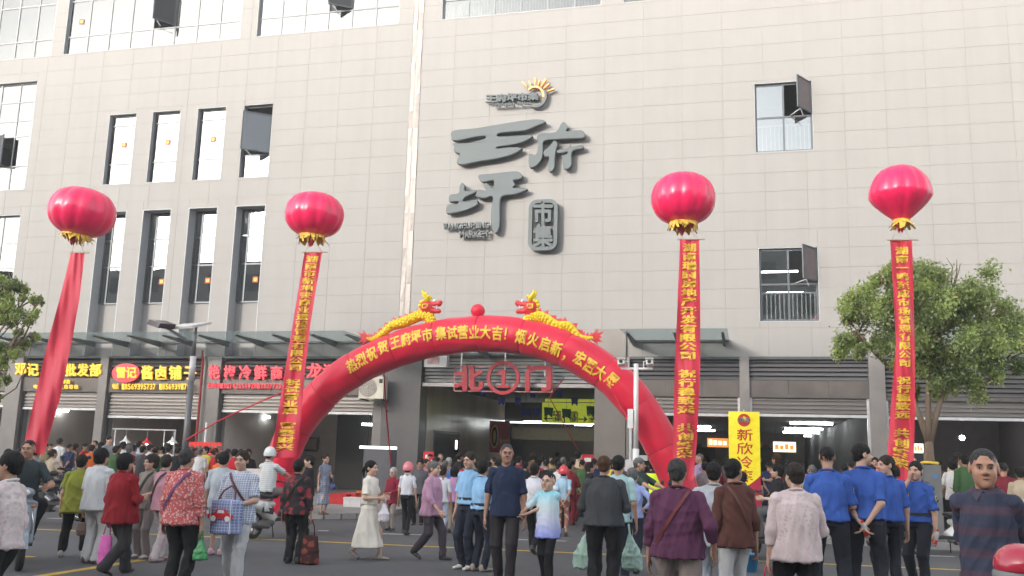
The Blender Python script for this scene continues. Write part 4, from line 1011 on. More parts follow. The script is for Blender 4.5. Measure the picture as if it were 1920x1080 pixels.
# ------------------------------------------------------------------ lantern balloons and banners
BalM = mat('balloon_red', (.84, .011, .095), .30, var=.06, vscale=3, coat=.35, bump=.12, bscale=9, stretch=(3, 3, .5))
FrM = mat('fringe_yellow', (.85, .58, .06), .6, sheen=.4); RdC = mat('tassel_red', (.5, .02, .02), .6)
ClM = mat('banner_red', (.58, .012, .045), .55, var=.12, vscale=2, bump=.6, bscale=9, stretch=(1, 1, .25), sheen=.3)
BYY = -9.9
def balloon(px, py, wpx, hpx, shape, tilt, label, top=None):
    sc_ = scale_at(BYY, px, py); c = PP(px, py, BYY); rw, rh = wpx/2/sc_, hpx/2/sc_
    t = thing('lantern_balloon', label, 'balloon', c-Vector((0,0,rh))); t.rotation_euler = (0, R(tilt), 0)
    prof = []
    for i in range(29):
        a = math.pi*i/28; z = -math.cos(a)
        r = math.sin(a)**(.78 if shape == 'oblate' else .9)
        if shape == 'tear' and z < 0: r = math.sin(a)*(1-.84*abs(z)**1.35)
        prof.append((max(r*rw, .002), rh+z*rh))
    mb = MB(); gores = 12
    mb.lathe(prof, (0, 0, 0), 72, lambda a, z: 1-.055*abs(math.cos(a*gores/2))**6-.006*math.sin(a*31+z*6))
    o = put('envelope', mb.mesh('envelope', BalM, True), t)
    rs = random.Random(px)
    mb = MB(); rr = rw*.42 if shape == 'oblate' else rw*.24; zb = .07*rh if shape == 'oblate' else .28*rh
    for i in range(60):
        a = 2*math.pi*i/60+rs.uniform(-.1, .1); L = rs.uniform(.02, .17)+.07*abs(math.sin(a*1.5+px)); d = Vector((math.cos(a), math.sin(a), 0)); w = Vector((-d.y, d.x, 0))*rs.uniform(.02, .045)
        p = d*rr+Vector((0, 0, zb+.09)); m_ = d*(rr*1.04)+Vector((0, 0, zb-L*.4)); q = d*(rr*1.0+rs.uniform(-.08, .12))+Vector((rs.uniform(-.08, .08), 0, zb-L))
        mb.add([p-w, p+w, m_+w*1.2, m_-w*1.2, q+w*.5, q-w*.5], [(0,1,2,3), (3,2,4,5)])
    put('fringe', mb.mesh('fringe', FrM), t)
    mb = MB()
    for i in range(3):
        x = rs.uniform(-.1, .1)*rw; mb.lathe([(.05, zb-.02), (.075, zb-.12), (.002, zb-.30)], (x, rs.uniform(-.1, .1), 0), 7)
    put('tassel', mb.mesh('tassel', RdC), t)
    return c, rh
def lerp(rowz, y):
    for (a, b) in zip(rowz, rowz[1:]):
        if y <= b[0]: f = (y-a[0])/(b[0]-a[0]); return tuple(a[i]+(b[i]-a[i])*f for i in range(len(a)))
    return rowz[-1]
def banner(rowz, label, text=None, y_text=None, cw=.62, blow=0, tip=0, Y=BYY, bottomskew=0):
    """rowz: (y, xleft, xright) in the photo, top to bottom, taken to the banner's own plane"""
    y0, y1 = rowz[0][0], rowz[-1][0]; top = PP((rowz[0][1]+rowz[0][2])/2, y0, Y)
    rs = random.Random(int(rowz[0][1])); ph = rs.uniform(0, 6)
    bot = PP((rowz[-1][1]+rowz[-1][2])/2, y1, Y)
    t = thing('hanging_banner', label, 'banner', (bot.x, Y, bot.z))
    def sf(u, v, d=0):
        y = y0+(y1-y0)*v; r = lerp(rowz, y); x = r[1]+(r[2]-r[1])*u; y2 = y+bottomskew*u*max(0, (v-.8)/.2)+tip*(u-.5)*max(0, 1-v*6)
        wv = .045*math.sin(u*7+ph+v*5)*(.4+v)+.05*math.sin(v*11+ph)+.02*math.sin(u*16-v*23)+.03*math.sin(u*5-v*9+ph)
        p = PP(x, y2, Y+wv*.8); return (p.x, p.y-d, p.z)
    nu, nv = 14, 90; vs = [sf(i/nu, j/nv) for j in range(nv+1) for i in range(nu+1)]
    obj('cloth', MB().add(vs, [(j*(nu+1)+i, (j+1)*(nu+1)+i, (j+1)*(nu+1)+i+1, j*(nu+1)+i+1) for j in range(nv) for i in range(nu)]), ClM, t, True)
    a, b = sf(-.15, 0), sf(1.3, 0); obj('rod', MB().tube([a, b], .012, 6), mat('bamboo', (.35, .25, .12), .6), t)
    if text:
        n = len(text); m = (1-cw)/2
        for i, ch in enumerate(text):
            if ch == ' ': continue
            ya, yb = y_text[0]+(y_text[1]-y_text[0])*i/n, y_text[0]+(y_text[1]-y_text[0])*(i+.93)/n
            va, vb = (ya-y0)/(y1-y0), (yb-y0)/(y1-y0)
            obj('character', glyph_mb(ch, lambda u, v, d: sf(m+cw*u, vb+(va-vb)*v, .012), .055), M_gold, t)
    return t, sf
def cords(label, c, rh, sf):
    a, b = Vector(sf(.05, 0)), Vector(sf(.95, 0)); m = c-Vector((0, 0, rh*.85))
    tobj('cord', MB().tube([a, m], .006, 4).tube([b, m], .006, 4), mat('cord_tan', (.4, .33, .25), .8), label, 'cord', base=m)
sp = [((149, 398, 120, 92, 'oblate', 8, 'red lantern balloon with yellow fringe above the blank banner, leftmost of four'), [(474, 133, 159), (560, 112, 149), (644, 89, 134), (750, 64, 112), (842, 43, 82)], 'plain red hanging banner without writing at the far left', None, None, 12),
      ((588, 403, 110, 84, 'oblate', 3, 'red lantern balloon with yellow fringe above the banner left of the arch'), [(473, 571, 604), (600, 550, 583), (703, 533, 571), (807, 516, 562), (858, 508, 556)], 'red hanging banner with gold characters by the arch\'s left leg', '湖南市新地铁商业运营管理有限公司 祝试营业启 客聚财兴', (480, 846), 0),
      ((1281, 373, 120, 98, 'oblate', 0, 'red lantern balloon with yellow fringe above the banner right of the arch'), [(449, 1275, 1311), (578, 1270, 1313), (689, 1265, 1313), (828, 1262, 1307), (905, 1262, 1300)], 'red hanging banner with gold characters by the arch\'s right leg', '湖南瑞园房地产开发有限公司 祝行稳致远 共创繁荣', (457, 862), -6),
      ((1688, 368, 113, 118, 'tear', 0, 'teardrop red lantern balloon at the right, above the banner before the tree'), [(450, 1669, 1710), (550, 1675, 1713), (644, 1680, 1715), (765, 1670, 1716), (888, 1661, 1712)], 'red hanging banner with gold characters in front of the street tree', '湖南一鸣至成市场管理有限公司 祝行稳致远 共创繁荣', (463, 868), 26)]
for (bl, rowz, lb, tx, yt, sk) in sp:
    c, rh = balloon(*bl)
    tb, sf = banner(rowz, lb, tx, yt, bottomskew=sk, cw=.70 if 'tree' not in lb else .62)
    cords('thin cord between balloon and '+('blank banner' if 'plain' in lb else 'banner by the arch\'s left leg' if 'left leg' in lb else 'banner by the arch\'s right leg' if 'right leg' in lb else 'banner before the tree'), c, rh, sf)

# red guy ropes of the arch
Rp = mat('rope_red', (.5, .015, .03), .6)
def rope(pts, label, r=.02):
    tobj('guy_rope', MB().tube(pts, r, 6), Rp, label, 'rope', base=pts[-1])
pA = PP(545, 728, AY+.3); rope([pA, PP(450, 770, -8.6), PP(405, 792, -8.5), PP(347, 826, -8.45)], 'red rope from the arch down to the solar lamp post')
rope([PP(719, 690, AY+.35), PP(724, 770, -7.5), PP(733, 870, -6)], 'red rope hanging from the arch in front of the grey gate pillar')
rope([PP(1140, 720, AY-.2), PP(1165, 765, -9.2), PP(1195, 812, -9.45)], 'red rope from the arch to the white camera pole')
rope([PP(1058, 708, AY+.3), PP(1030, 745, -7), PP(1083, 842, -3)], 'thin red rope trailing from the arch into the gate', .012)

# ------------------------------------------------------------------ poles
GreyP = mat('pole_grey', (.12, .125, .13), .4, metal=.3); WhP = mat('pole_white', (.72, .72, .70), .35); SolW = mat('lamp_head', (.62, .63, .60), .4)
LY = -8.35; b = PP(342, 900, LY); bx = b.x
t = thing('street_lamp', 'grey solar street lamp post with a flat panel in front of the second shop', 'street lamp', (bx, LY, .12))
def zz(py, Y, px=345): return PP(px, py, Y).z
obj('pole', MB().tube([(bx, LY, .12), (bx, LY, zz(700, LY))], [.085, .075], 14), GreyP, t, True)
obj('light_sleeve', MB().tube([(bx, LY, zz(715, LY)), (bx, LY, zz(668, LY))], .078, 14), mat('sleeve', (.5, .5, .52), .3), t, True)
obj('mast', MB().tube([(bx, LY, zz(668, LY)), (bx, LY, zz(640, LY)), (bx+.01, LY, zz(612, LY))], [.06, .04, .03], 12), GreyP, t, True)
p = PP(352, 611, LY); obj('lamp_head', MB().obox(p, (.40, 0, .02), (.13, .25, .085), (0, -.01, .03)), SolW, t)
a, b_ = PP(352, 640, LY), PP(303, 608, LY-.5)
obj('solar_panel', MB().obox(b_, (.20, -.05, -.06), (.06, .25, .02), (.03, 0, .06)), mat('solar', (.06, .05, .06), .25), t)
obj('arm', MB().bar(a, b_, .06), GreyP, t); obj('base_flange', MB().tube([(bx, LY, .12), (bx, LY, .16)], .17, 12), GreyP, t)
CY_ = -9.45; p0 = PP(1192, 880, CY_); cx = p0.x
t = thing('camera_pole', 'slim white pole with two white surveillance cameras in front of the arch', 'pole', (cx, CY_, 0))
zt = PP(1195, 682, CY_).z
obj('pole', MB().tube([(cx, CY_, 0), (cx, CY_, PP(1193, 842, CY_).z)], .07, 12), WhP, t, True)
obj('pole', MB().tube([(cx, CY_, PP(1193, 842, CY_).z), (cx, CY_, zt)], .052, 12), WhP, t, True)
za = PP(1195, 690, CY_).z; obj('cross_arm', MB().box(cx-.33, cx+.35, CY_-.03, CY_+.03, za-.03, za+.01), WhP, t)
for s in (-1, 1):
    x = cx+s*.30; o = obj('camera', MB().obox((x, CY_-.08, za+.10), (.07, 0, .01), (0, .13, -.02), (0, 0, .055)), WhP, t)
    obj('lens', MB().tube([(x, CY_-.2, za+.12), (x, CY_-.225, za+.12)], .04, 10), M_dark, t); obj('hood', MB().obox((x, CY_-.08, za+.165), (.085, 0, 0), (0, .17, -.02), (0, 0, .008)), WhP, t)
    obj('camera_bracket', MB().tube([(x-s*.14, CY_, za), (x-s*.14, CY_, za+.14), (x-s*.04, CY_, za+.15)], .012, 6), WhP, t)
zb = PP(1186, 785, CY_).z; obj('control_box', MB().box(cx-.17, cx-.055, CY_-.06, CY_+.05, zb-.2, zb+.2), WhP, t)
obj('plate', MB().box(cx+.05, cx+.25, CY_-.02, CY_, PP(1200, 858, CY_).z-.06, PP(1200, 858, CY_).z+.05), mat('grey_plate', (.4, .4, .4), .5), t)

# air conditioner on the wall left of the gate
a, b = PP(672, 747, -.75), PP(720, 706, -.75)
t = thing('air_conditioner', 'cream outdoor air conditioner unit on a bracket left of the gate pillar', 'air conditioner', ((a.x+b.x)/2, -.5, a.z))
CrM = mat('ac_cream', (.62, .58, .48), .5, dirt=.12)
obj('casing', MB().box(a.x, b.x, -.75, -.38, a.z, b.z), CrM, t)
fx, fz, fr_ = a.x+(b.x-a.x)*.36, (a.z+b.z)/2, (b.z-a.z)*.42
obj('fan_opening', MB().tube([(fx, -.755, fz), (fx, -.76, fz)], fr_, 24), mat('ac_fan', (.30, .27, .25), .6), t)
mb = MB()
for k in range(5):
    r = fr_*(k+1)/5; mb.tube([(fx+r*math.cos(R(20*i)), -.768, fz+r*math.sin(R(20*i))) for i in range(19)], .006, 4, False)
for k in range(8): mb.bar((fx, -.768, fz), (fx+fr_*math.cos(R(45*k)), -.768, fz+fr_*math.sin(R(45*k))), .008)
mb.ball((fx, -.77, fz), .04, 8, 6); obj('fan_grille', mb, CrM, t)
obj('vent', MB().box(b.x-.16, b.x-.04, -.756, -.75, b.z-.22, b.z-.08), M_dark, t)
mb = MB(); mb.box(a.x+.05, a.x+.09, -.78, -.1, a.z-.06, a.z-.005); mb.box(b.x-.09, b.x-.05, -.78, -.1, a.z-.06, a.z-.005); mb.bar((b.x-.07, -.7, a.z-.05), (b.x-.07, -.1, a.z-.4), .035); obj('wall_bracket', mb, M_steel, t)
# red fire pipe on the pier, grey down pipe
a = PP(369, 672, -.2); c = PP(381, 672, -.2); d = PP(372, 835, -.2)
tobj('fire_pipe', MB().tube([(a.x-.35, -.2, a.z), (c.x, -.2, a.z), (c.x, -.2, .15)], .045, 8).tube([(c.x-.05, -.2, a.z), (c.x-.05, -.2, a.z+.28)], .035, 8), mat('pipe_red', (.25, .02, .02), .4), 'dark red fire pipe running down the pier between the second and third shops', 'pipe', base=(c.x, -.2, .12))
c = PP(1183, 800, -.2); tobj('down_pipe', MB().tube([(c.x, -.25, .12), (c.x, -.25, 3.1)], .05, 8), M_rail, 'shiny metal pipe beside the right gate pillar', 'pipe', base=(c.x, -.25, .12))
c = PP(387, 790, -.3); tobj('down_pipe', MB().tube([(c.x, -.25, .12), (c.x, -.25, PP(387, 792, -.25).z)], .05, 8), M_rail, 'short grey pipe with an orange cap beside the red fire pipe', 'pipe', base=(c.x, -.25, .12))

# ------------------------------------------------------------------ yellow standing banner
BnY = -6.6; a, b = PP(1368, 935, BnY), PP(1424, 773, BnY)
t = thing('standing_banner', 'tall yellow standing banner with red characters outside the cold storage shop', 'banner', ((a.x+b.x)/2, BnY, .12))
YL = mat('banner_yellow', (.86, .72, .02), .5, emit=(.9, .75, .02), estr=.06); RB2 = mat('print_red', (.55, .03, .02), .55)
W_, H_ = b.x-a.x, b.z-a.z
def bY(x): return BnY-.06*math.sin((x-a.x)/W_*3.0)
def strip(x0, x1, f0, f1, m_, dy, nm):
    vs = []; n = 12
    for i in range(n+1):
        x = x0+(x1-x0)*i/n; vs += [(x, bY(x)-dy, f0(i/n)), (x, bY(x)-dy, f1(i/n))]
    obj(nm, MB().add(vs, [(2*i, 2*i+2, 2*i+3, 2*i+1) for i in range(n)]), m_, t, True)
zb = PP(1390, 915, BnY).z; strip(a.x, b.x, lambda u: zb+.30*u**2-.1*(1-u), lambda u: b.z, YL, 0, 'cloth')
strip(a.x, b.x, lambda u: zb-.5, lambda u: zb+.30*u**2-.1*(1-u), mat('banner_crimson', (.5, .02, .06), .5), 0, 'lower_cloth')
for i, ch in enumerate('新欣冷库'):
    y = 805+25.5*i; A, B = PP(1381, y+23, BnY), PP(1412, y, BnY)
    obj('character', glyph_mb(ch, lambda u, v, d: (A.x+(B.x-A.x)*u, bY(A.x+(B.x-A.x)*u)-.006, A.z+(B.z-A.z)*v), .02), RB2, t)
c = PP(1395, 788, BnY); q = MB(); vs = [(c.x+.15*math.cos(R(18*i)), 0, c.z+.15*math.sin(R(18*i))) for i in range(20)]
obj('badge', q.add([(v[0], bY(v[0])-.005, v[2]) for v in vs], [tuple(range(20))]), RB2, t)
for i in range(2): 
    ch = '鲜冻'[i]; obj('badge_character', glyph_mb(ch, lambda u, v, d: (c.x-.13+.13*i+.13*u, bY(c.x)-.012, c.z-.06+.12*v), .05), Wh, t)
for i, ch in enumerate('13874630'):
    A = PP(1400+3.5*i, 925, BnY); obj('digit', glyph_mb(ch, lambda u, v, d: (A.x+.05*u, bY(A.x)-.01, A.z+.08*v), .04, cjk=False), Wh, t)
mb = MB(); mb.tube([((a.x+b.x)/2, BnY+.06, .14), ((a.x+b.x)/2, BnY+.06, b.z+.06)], .014, 6); mb.tube([(a.x, BnY+.03, b.z), (b.x, BnY+.03, b.z)], .012, 6); obj('stand_pole', mb, M_rail, t)
mb = MB(); mb.box((a.x+b.x)/2-.25, (a.x+b.x)/2+.25, BnY-.2, BnY+.25, .12, .16); obj('stand_base', mb, M_dark, t)

# ------------------------------------------------------------------ trees
Bark = mat('bark', (.20, .145, .10), .9, var=.25, vscale=6, bump=.6, bscale=25, stretch=(1, 1, .25))
def leafmat(name, col):
    m = mat(name, col, .5, var=.35, vscale=1.7, objrand=0); nt = m.node_tree
    b = [n for n in nt.nodes if n.type == 'BSDF_PRINCIPLED'][0]; out = [n for n in nt.nodes if n.type == 'OUTPUT_MATERIAL'][0]
    tr = nt.nodes.new('ShaderNodeBsdfTranslucent'); tr.inputs[0].default_value = (col[0]*1.5, col[1]*1.5, col[2]*.9, 1)
    mx = nt.nodes.new('ShaderNodeMixShader'); mx.inputs[0].default_value = .45
    nt.links.new(b.outputs[0], mx.inputs[1]); nt.links.new(tr.outputs[0], mx.inputs[2]); nt.links.new(mx.outputs[0], out.inputs[0]); return m
LFS = [leafmat('leaf_mid', (.29, .35, .16)), leafmat('leaf_bright', (.38, .46, .18)), leafmat('leaf_dark', (.14, .19, .08)), leafmat('leaf_red', (.22, .07, .03))]
def tree(base, trunk, lobes, nleaf, label, seed, fork=None):
    rs = np.random.RandomState(seed); t = thing('street_tree', label, 'tree', base)
    mb = MB(); mb.tube(trunk, [.15-.07*i/(len(trunk)-1) for i in range(len(trunk))], 12); top = Vector(trunk[-1])
    obj('trunk', mb, Bark, t, True)
    lm = MB(); tips = []
    cs = sum((Vector(c) for c, _, _ in lobes), Vector())/len(lobes); st0 = Vector(trunk[-1])
    mains = [st0*.45+(cs+Vector(o))*.55 for o in ((-.75, 0, -.2), (.75, .1, -.1), (.05, -.1, .35))]
    for q in mains: lm.tube([st0-Vector((0, 0, .05)), st0*.6+q*.4+Vector((0, 0, .05)), q], [.075, .06, .045], 9)
    for (c, r, w) in lobes:
        c = Vector(c); st = min(mains, key=lambda q: (q-c).length)
        mid = (st*.55+c*.45)+Vector(rs.uniform(-.12, .12, 3)); lm.tube([st, mid, c], [.036, .026, .012], 7)
        for k in range(5):
            e = c+Vector(rs.normal(size=3)).normalized()*r*.8; m2 = (c+e)/2+Vector(rs.uniform(-.08, .08, 3)); lm.tube([(mid*.3+c*.7), m2, e], [.02, .012, .005], 5); tips.append((e, r))
    obj('limbs', lm, Bark, t, True)
    vs = []; fs = []; mi = []; tot = sum(w for _, _, w in lobes)
    clumps = []
    for (c, r, w) in lobes:
        for k in range(max(3, int(13*w))):
            d = rs.normal(size=3); d /= np.linalg.norm(d); rr = r*(rs.uniform(.25, 1)**.5); clumps.append((np.array(c)+d*rr*np.array([1, .9, .85]), r*rs.uniform(.14, .30), rs.choice([0, 0, 1, 1, 2]), w/max(3, int(13*w))))
    per = nleaf/sum(q[3] for q in clumps)
    L = []
    for (c, r, kind, w) in clumps:
        n = int(per*w); p = rs.normal(size=(n, 3))*r*.62+c; p[:, 2] -= np.abs(rs.normal(size=n))*.04
        k = np.where(rs.rand(n) < .72, kind, rs.choice([0, 1, 2], n)); k = np.where(rs.rand(n) < .012, 3, k); L.append((p, k))
    p = np.concatenate([a for a, _ in L]); k = np.concatenate([b for _, b in L]); n = len(p)
    d = rs.normal(size=(n, 3)); d[:, 2] -= .5; d /= np.linalg.norm(d, axis=1)[:, None]; u = np.cross(d, rs.normal(size=(n, 3))); u /= np.linalg.norm(u, axis=1)[:, None]
    ln = rs.uniform(.055, .095, n)[:, None]; wd = ln*.3
    q0, q1, q2, q3 = p, p+d*ln*.5+u*wd, p+d*ln, p+d*ln*.5-u*wd
    V = np.stack([q0, q1, q2, q3], 1).reshape(-1, 3)-np.array(base); F = np.arange(n*4).reshape(-1, 4)
    parts = [(V, F)]; me = npmesh('foliage', parts, LFS, False); me.polygons.foreach_set('material_index', k.astype(np.int32)); me.update()
    o = put('foliage', me, t); o['kind'] = 'stuff'
TY = -8.1
b = PP(1746, 975, TY); b.z = .12
def lob(Y, lst): return [(tuple(PP(x, y, Y+dy)), r, w) for x, y, dy, r, w in lst]
fk = PP(1742, 828, TY)
tree(b, [b, PP(1745, 900, TY), PP(1741, 850, TY), fk], lob(TY, [(1655, 590, -.3, .70, 1.0), (1700, 530, .2, .70, 1.0), (1790, 530, 0, .75, 1.2), (1845, 580, .3, .70, 1.0), (1770, 610, -.5, .85, 1.4), (1700, 650, -.2, .6, .9), (1620, 640, .1, .42, .45), (1830, 660, -.2, .70, 1.0), (1880, 620, .3, .5, .6), (1760, 700, .1, .65, .9), (1585, 592, 0, .22, .14), (1622, 560, .1, .55, .7), (1610, 640, -.1, .5, .6), (1660, 520, 0, .45, .5), (1740, 560, -.5, .8, .9), (1850, 720, -.1, .45, .5), (1905, 668, .1, .4, .35), (1700, 730, .3, .28, .22), (1720, 590, .4, .8, 1.0)]), 62000, 'round leafy camphor street tree with a forked trunk at the right', 3)
fk2 = PP(1795, 770, TY)
b = PP(-75, 960, -9.2); b.z = .12
tree(b, [b, PP(-74, 900, -9.2), PP(-70, 820, -9.2), PP(-60, 740, -9.2)], lob(-9.2, [(15, 540, 0, .55, .8), (-30, 600, .1, .7, 1), (35, 600, -.1, .4, .35), (65, 590, 0, .25, .1), (10, 680, .2, .38, .28), (-60, 520, 0, .7, .8), (-90, 620, 0, .8, .9), (-20, 740, 0, .3, .2), (50, 560, 0, .25, .14), (25, 650, .1, .38, .35), (0, 700, 0, .35, .3), (60, 625, .1, .22, .12), (10, 580, 0, .5, .6), (75, 560, 0, .14, .05)]), 26000, 'sparse leafy street tree reaching in from the left edge', 5)
LB = mat('bark_twig', (.14, .10, .07), .9)
t = bpy.data.objects['street_tree.001']
obj('branch', MB().tube([PP(-60, 780, -9.2), PP(0, 748, -9.2), PP(30, 728, -9.2), PP(45, 695, -9.2), PP(62, 640, -9.2)], [.03, .022, .018, .012, .006], 6).tube([PP(-60, 700, -9.2), PP(20, 610, -9.2), PP(45, 560, -9.2)], [.03, .015, .006], 6), LB, t, True)
# tree guard box and tie on the right trunk
a, b = PP(1735, 925, -8.6), PP(1765, 872, -8.6)
t = thing('utility_box', 'grey metal cabinet with a round blue mark standing before the tree trunk', 'cabinet', ((a.x+b.x)/2, -8.5, .12))
obj('cabinet', MB().box(a.x, b.x, -8.55, -8.3, .12, b.z), mat('cab_grey', (.2, .2, .2), .5, dirt=.1), t)
c = PP(1754, 893, -8.56); obj('mark', MB().tube([(c.x, -8.556, c.z), (c.x, -8.56, c.z)], .05, 14), mat('blue_mark', (.1, .25, .5), .5), t)
c = PP(1743, 868, TY); tobj('trunk_tie', MB().tube([(c.x+.16*math.cos(R(30*i)), TY+.16*math.sin(R(30*i)), c.z+.01*math.sin(i)) for i in range(13)], .028, 6, False), M_yellow, 'yellow cloth tied round the trunk of the right tree', 'tie', base=c)
# ------------------------------------------------------------------ people: parametric clothed figures
def nv(v): v = np.array(v, float); return v/(np.linalg.norm(v)+1e-9)
def ik(a, b, l1, l2, hint):
    a, b, hint = np.array(a, float), np.array(b, float), np.array(hint, float); d = b-a; L = np.linalg.norm(d); d = d/(L+1e-9)
    L = min(L, (l1+l2)*.995); b = a+d*L; x = (l1*l1-l2*l2+L*L)/(2*L+1e-9); h = math.sqrt(max(l1*l1-x*x, 0))
    p = hint-d*np.dot(hint, d); p = nv(p); return a+d*x+p*h, b
def basis(zdir, ydir):
    z = nv(zdir); y = np.array(ydir, float); y = nv(y-z*np.dot(y, z)); x = np.cross(y, z); return np.stack([x, y, z], 1)
# --- shared head, hand, shoe and hair forms
def make_head(female=False, h=.0048):
    f = .94 if female else 1.0
    pr = [S((0, .018, .032), (.076*f, .094, .086)), S((0, -.022, -.035), (.068*f, .066, .082*f)), S((0, -.035, -.065), (.048*f, .045, .045)), C((0, -.060, -.092*f), (0, -.062, -.094*f), .024),
          S((.034, -.055, -.030), (.026, .026, .03)), S((-.034, -.055, -.030), (.026, .026, .03)), C((-.034, -.073, .026), (.034, -.073, .026), .015),
          C((0, -.084, .008), (0, -.106, -.022), .0075, .0125), S((.011, -.094, -.027), (.008, .010, .007)), S((-.011, -.094, -.027), (.008, .010, .007)),
          S((.079*f, .014, -.002), (.009, .020, .032)), S((-.079*f, .014, -.002), (.009, .020, .032)), C((0, .018, -.05), (0, .030, -.155), .052 if not female else .045, .055 if not female else .048)]
    P, F = nets(pr, h, .016)
    for s in (-1, 1):                                # sockets
        d = np.linalg.norm((P-np.array([s*.031, -.092, .004]))/np.array([1.3, 1, .8]), axis=1); P[:, 1] += .007*np.exp(-(d/.014)**2)
    d = np.linalg.norm((P-np.array([0, -.088, -.060]))/np.array([2.2, 1, .7]), axis=1); P[:, 1] -= .005*np.exp(-(d/.011)**2)
    d = np.abs(P[:, 2]+.060); P[:, 1] += np.where((P[:, 1] < -.06) & (np.abs(P[:, 0]) < .024), .003*np.exp(-(d/.0025)**2), 0)
    return P, F
def make_hand(grip):
    """left hand at the wrist origin: fingers along -Z, palm towards -X, thumb towards -Y"""
    pr = [E((0, 0, .02), (0, -.002, -.035), .017, .026, .014, .036, side=(1, 0, 0)), E((0, -.002, -.035), (-.002, -.002, -.078), .014, .036, .012, .036, side=(1, 0, 0))]
    for i, (y, L, r) in enumerate(((-.030, .072, .0088), (-.010, .080, .0092), (.011, .074, .0088), (.029, .058, .0078))):
        c = (14, 22, 18) if not grip else (70, 85, 60); p = np.array([-.002, y, -.078]); a = 0
        for j, q in enumerate((.45, .31, .24)):
            a += R(c[j]); e = p+L*q*np.array([-math.sin(a), 0, -math.cos(a)]); pr.append(C(p, e, r*(1-.1*j), r*(.92-.1*j))); p = e
    q0 = np.array([-.006, -.028, -.022]); q1 = np.array([-.018, -.048, -.052]) if not grip else np.array([-.024, -.044, -.05]); q2 = np.array([-.024, -.052, -.082]) if not grip else np.array([-.042, -.020, -.07])
    pr += [C(q0, q1, .014, .011), C(q1, q2, .0105, .0085)]
    return nets(pr, .0046, .006)
def make_shoe(kind='shoe'):
    pr = [E((0, .055, .0), (0, -.06, -.012), .036, .034, .042, .030, side=(1, 0, 0)), E((0, -.06, -.012), (0, -.155, -.020), .042, .030, .032, .020, side=(1, 0, 0)), C((0, .03, -.005), (0, .035, .03), .040, .038)]
    P, F = nets(pr, .010, .02, [((0, 0, -.045), (0, 0, -1))]); return P, F
HD = {False: make_head(False), True: make_head(True)}
HN = {g: make_hand(g) for g in (False, True)}
SHOE = make_shoe()
def lowhead(): pass
def make_hair(style):
    b = {'short': .009, 'crew': .003, 'bob': .018, 'bun': .008, 'pony': .008, 'bald': .008, 'curly': .022, 'grow': .015}[style]
    pr = [S((0, .020, .036), (.076+b, .094+b, .086+b))]
    if style in ('bob', 'curly'): pr += [S((0, .045, -.03), (.078+b*.4, .070, .075)), S((.062, .02, -.015), (.03, .05, .06)), S((-.062, .02, -.015), (.03, .05, .06))]
    if style in ('short', 'grow'): pr += [S((0, .050, -.02), (.066, .062, .07))]
    if style == 'bald': pr = [S((0, .028, .008), (.082, .092, .07))]
    if style in ('bun', 'pony'): pr += [S((0, .045, -.015), (.068, .062, .065))]
    if style == 'bun': pr += [S((0, .135, .01), (.036, .03, .036))]
    if style == 'pony': pr += [C((0, .12, .02), (0, .15, -.03), .022, .03), C((0, .15, -.03), (0, .135, -.16), .03, .010)]
    fz = {'short': .060, 'crew': .070, 'bob': .052, 'bun': .066, 'pony': .066, 'bald': .3, 'curly': .056, 'grow': .045}[style]
    pr += [E((0, -.17, fz-.13), (0, -.045, fz-.13), .060, .13, .055, .13, side=(1, 0, 0), sub=True), S((.085, -.03, -.045), (.03, .045, .055), sub=True), S((-.085, -.03, -.045), (.03, .045, .055), sub=True)]
    cl = {'short': -.075, 'crew': -.05, 'bob': -.095, 'bun': -.07, 'pony': -.2, 'bald': -.055, 'curly': -.085, 'grow': -.085}[style]
    clips = [((0, 0, cl), (0, 0, -1))]
    if style == 'short': clips.append(((0, 0, -.018), (0, -.7, -1)))
    if style == 'crew': clips.append(((0, 0, .004), (0, -.8, -1)))
    if style in ('bun', 'pony', 'grow'): clips.append(((0, -.03, -.012), (0, -.9, -1)))
    if style == 'bald': clips += [((0, 0, .072), (0, 0, 1)), ((0, -.03, 0), (0, -1, 0))]
    P, F = nets(pr, .0065, .012, clips)
    P = fold(P, F, .0035 if style not in ('curly', 'bob') else .006, (22, 22, 10) if style != 'curly' else (34, 34, 34), seed=len(style))
    return fold(P, F, .003 if style != 'crew' else .0012, (60, 60, 26), seed=len(style)+3, vert=.8), F
HAIR = {s: make_hair(s) for s in ('short', 'crew', 'bob', 'bun', 'pony', 'bald', 'curly', 'grow')}
SKINS = [(.50, .30, .215), (.43, .245, .165), (.37, .20, .135), (.54, .345, .25), (.30, .155, .10), (.47, .245, .16)]
def skin(i): return mat(f'skin_tone_{"abcdef"[i]}', SKINS[i], .5, var=.08, vscale=14, bump=.05, bscale=90, sub=.12)
def hairmat(c): 
    col = {'black': (.012, .011, .011), 'dark': (.030, .023, .019), 'grey': (.13, .127, .123), 'white': (.42, .41, .40), 'salt': (.05, .048, .047), 'brown': (.07, .035, .02)}[c]
    return mat('hair_'+c, col, .62, var=.35, vscale=40, bump=.6, bscale=80, stretch=(1.5, 1.5, .3), spec=.18)
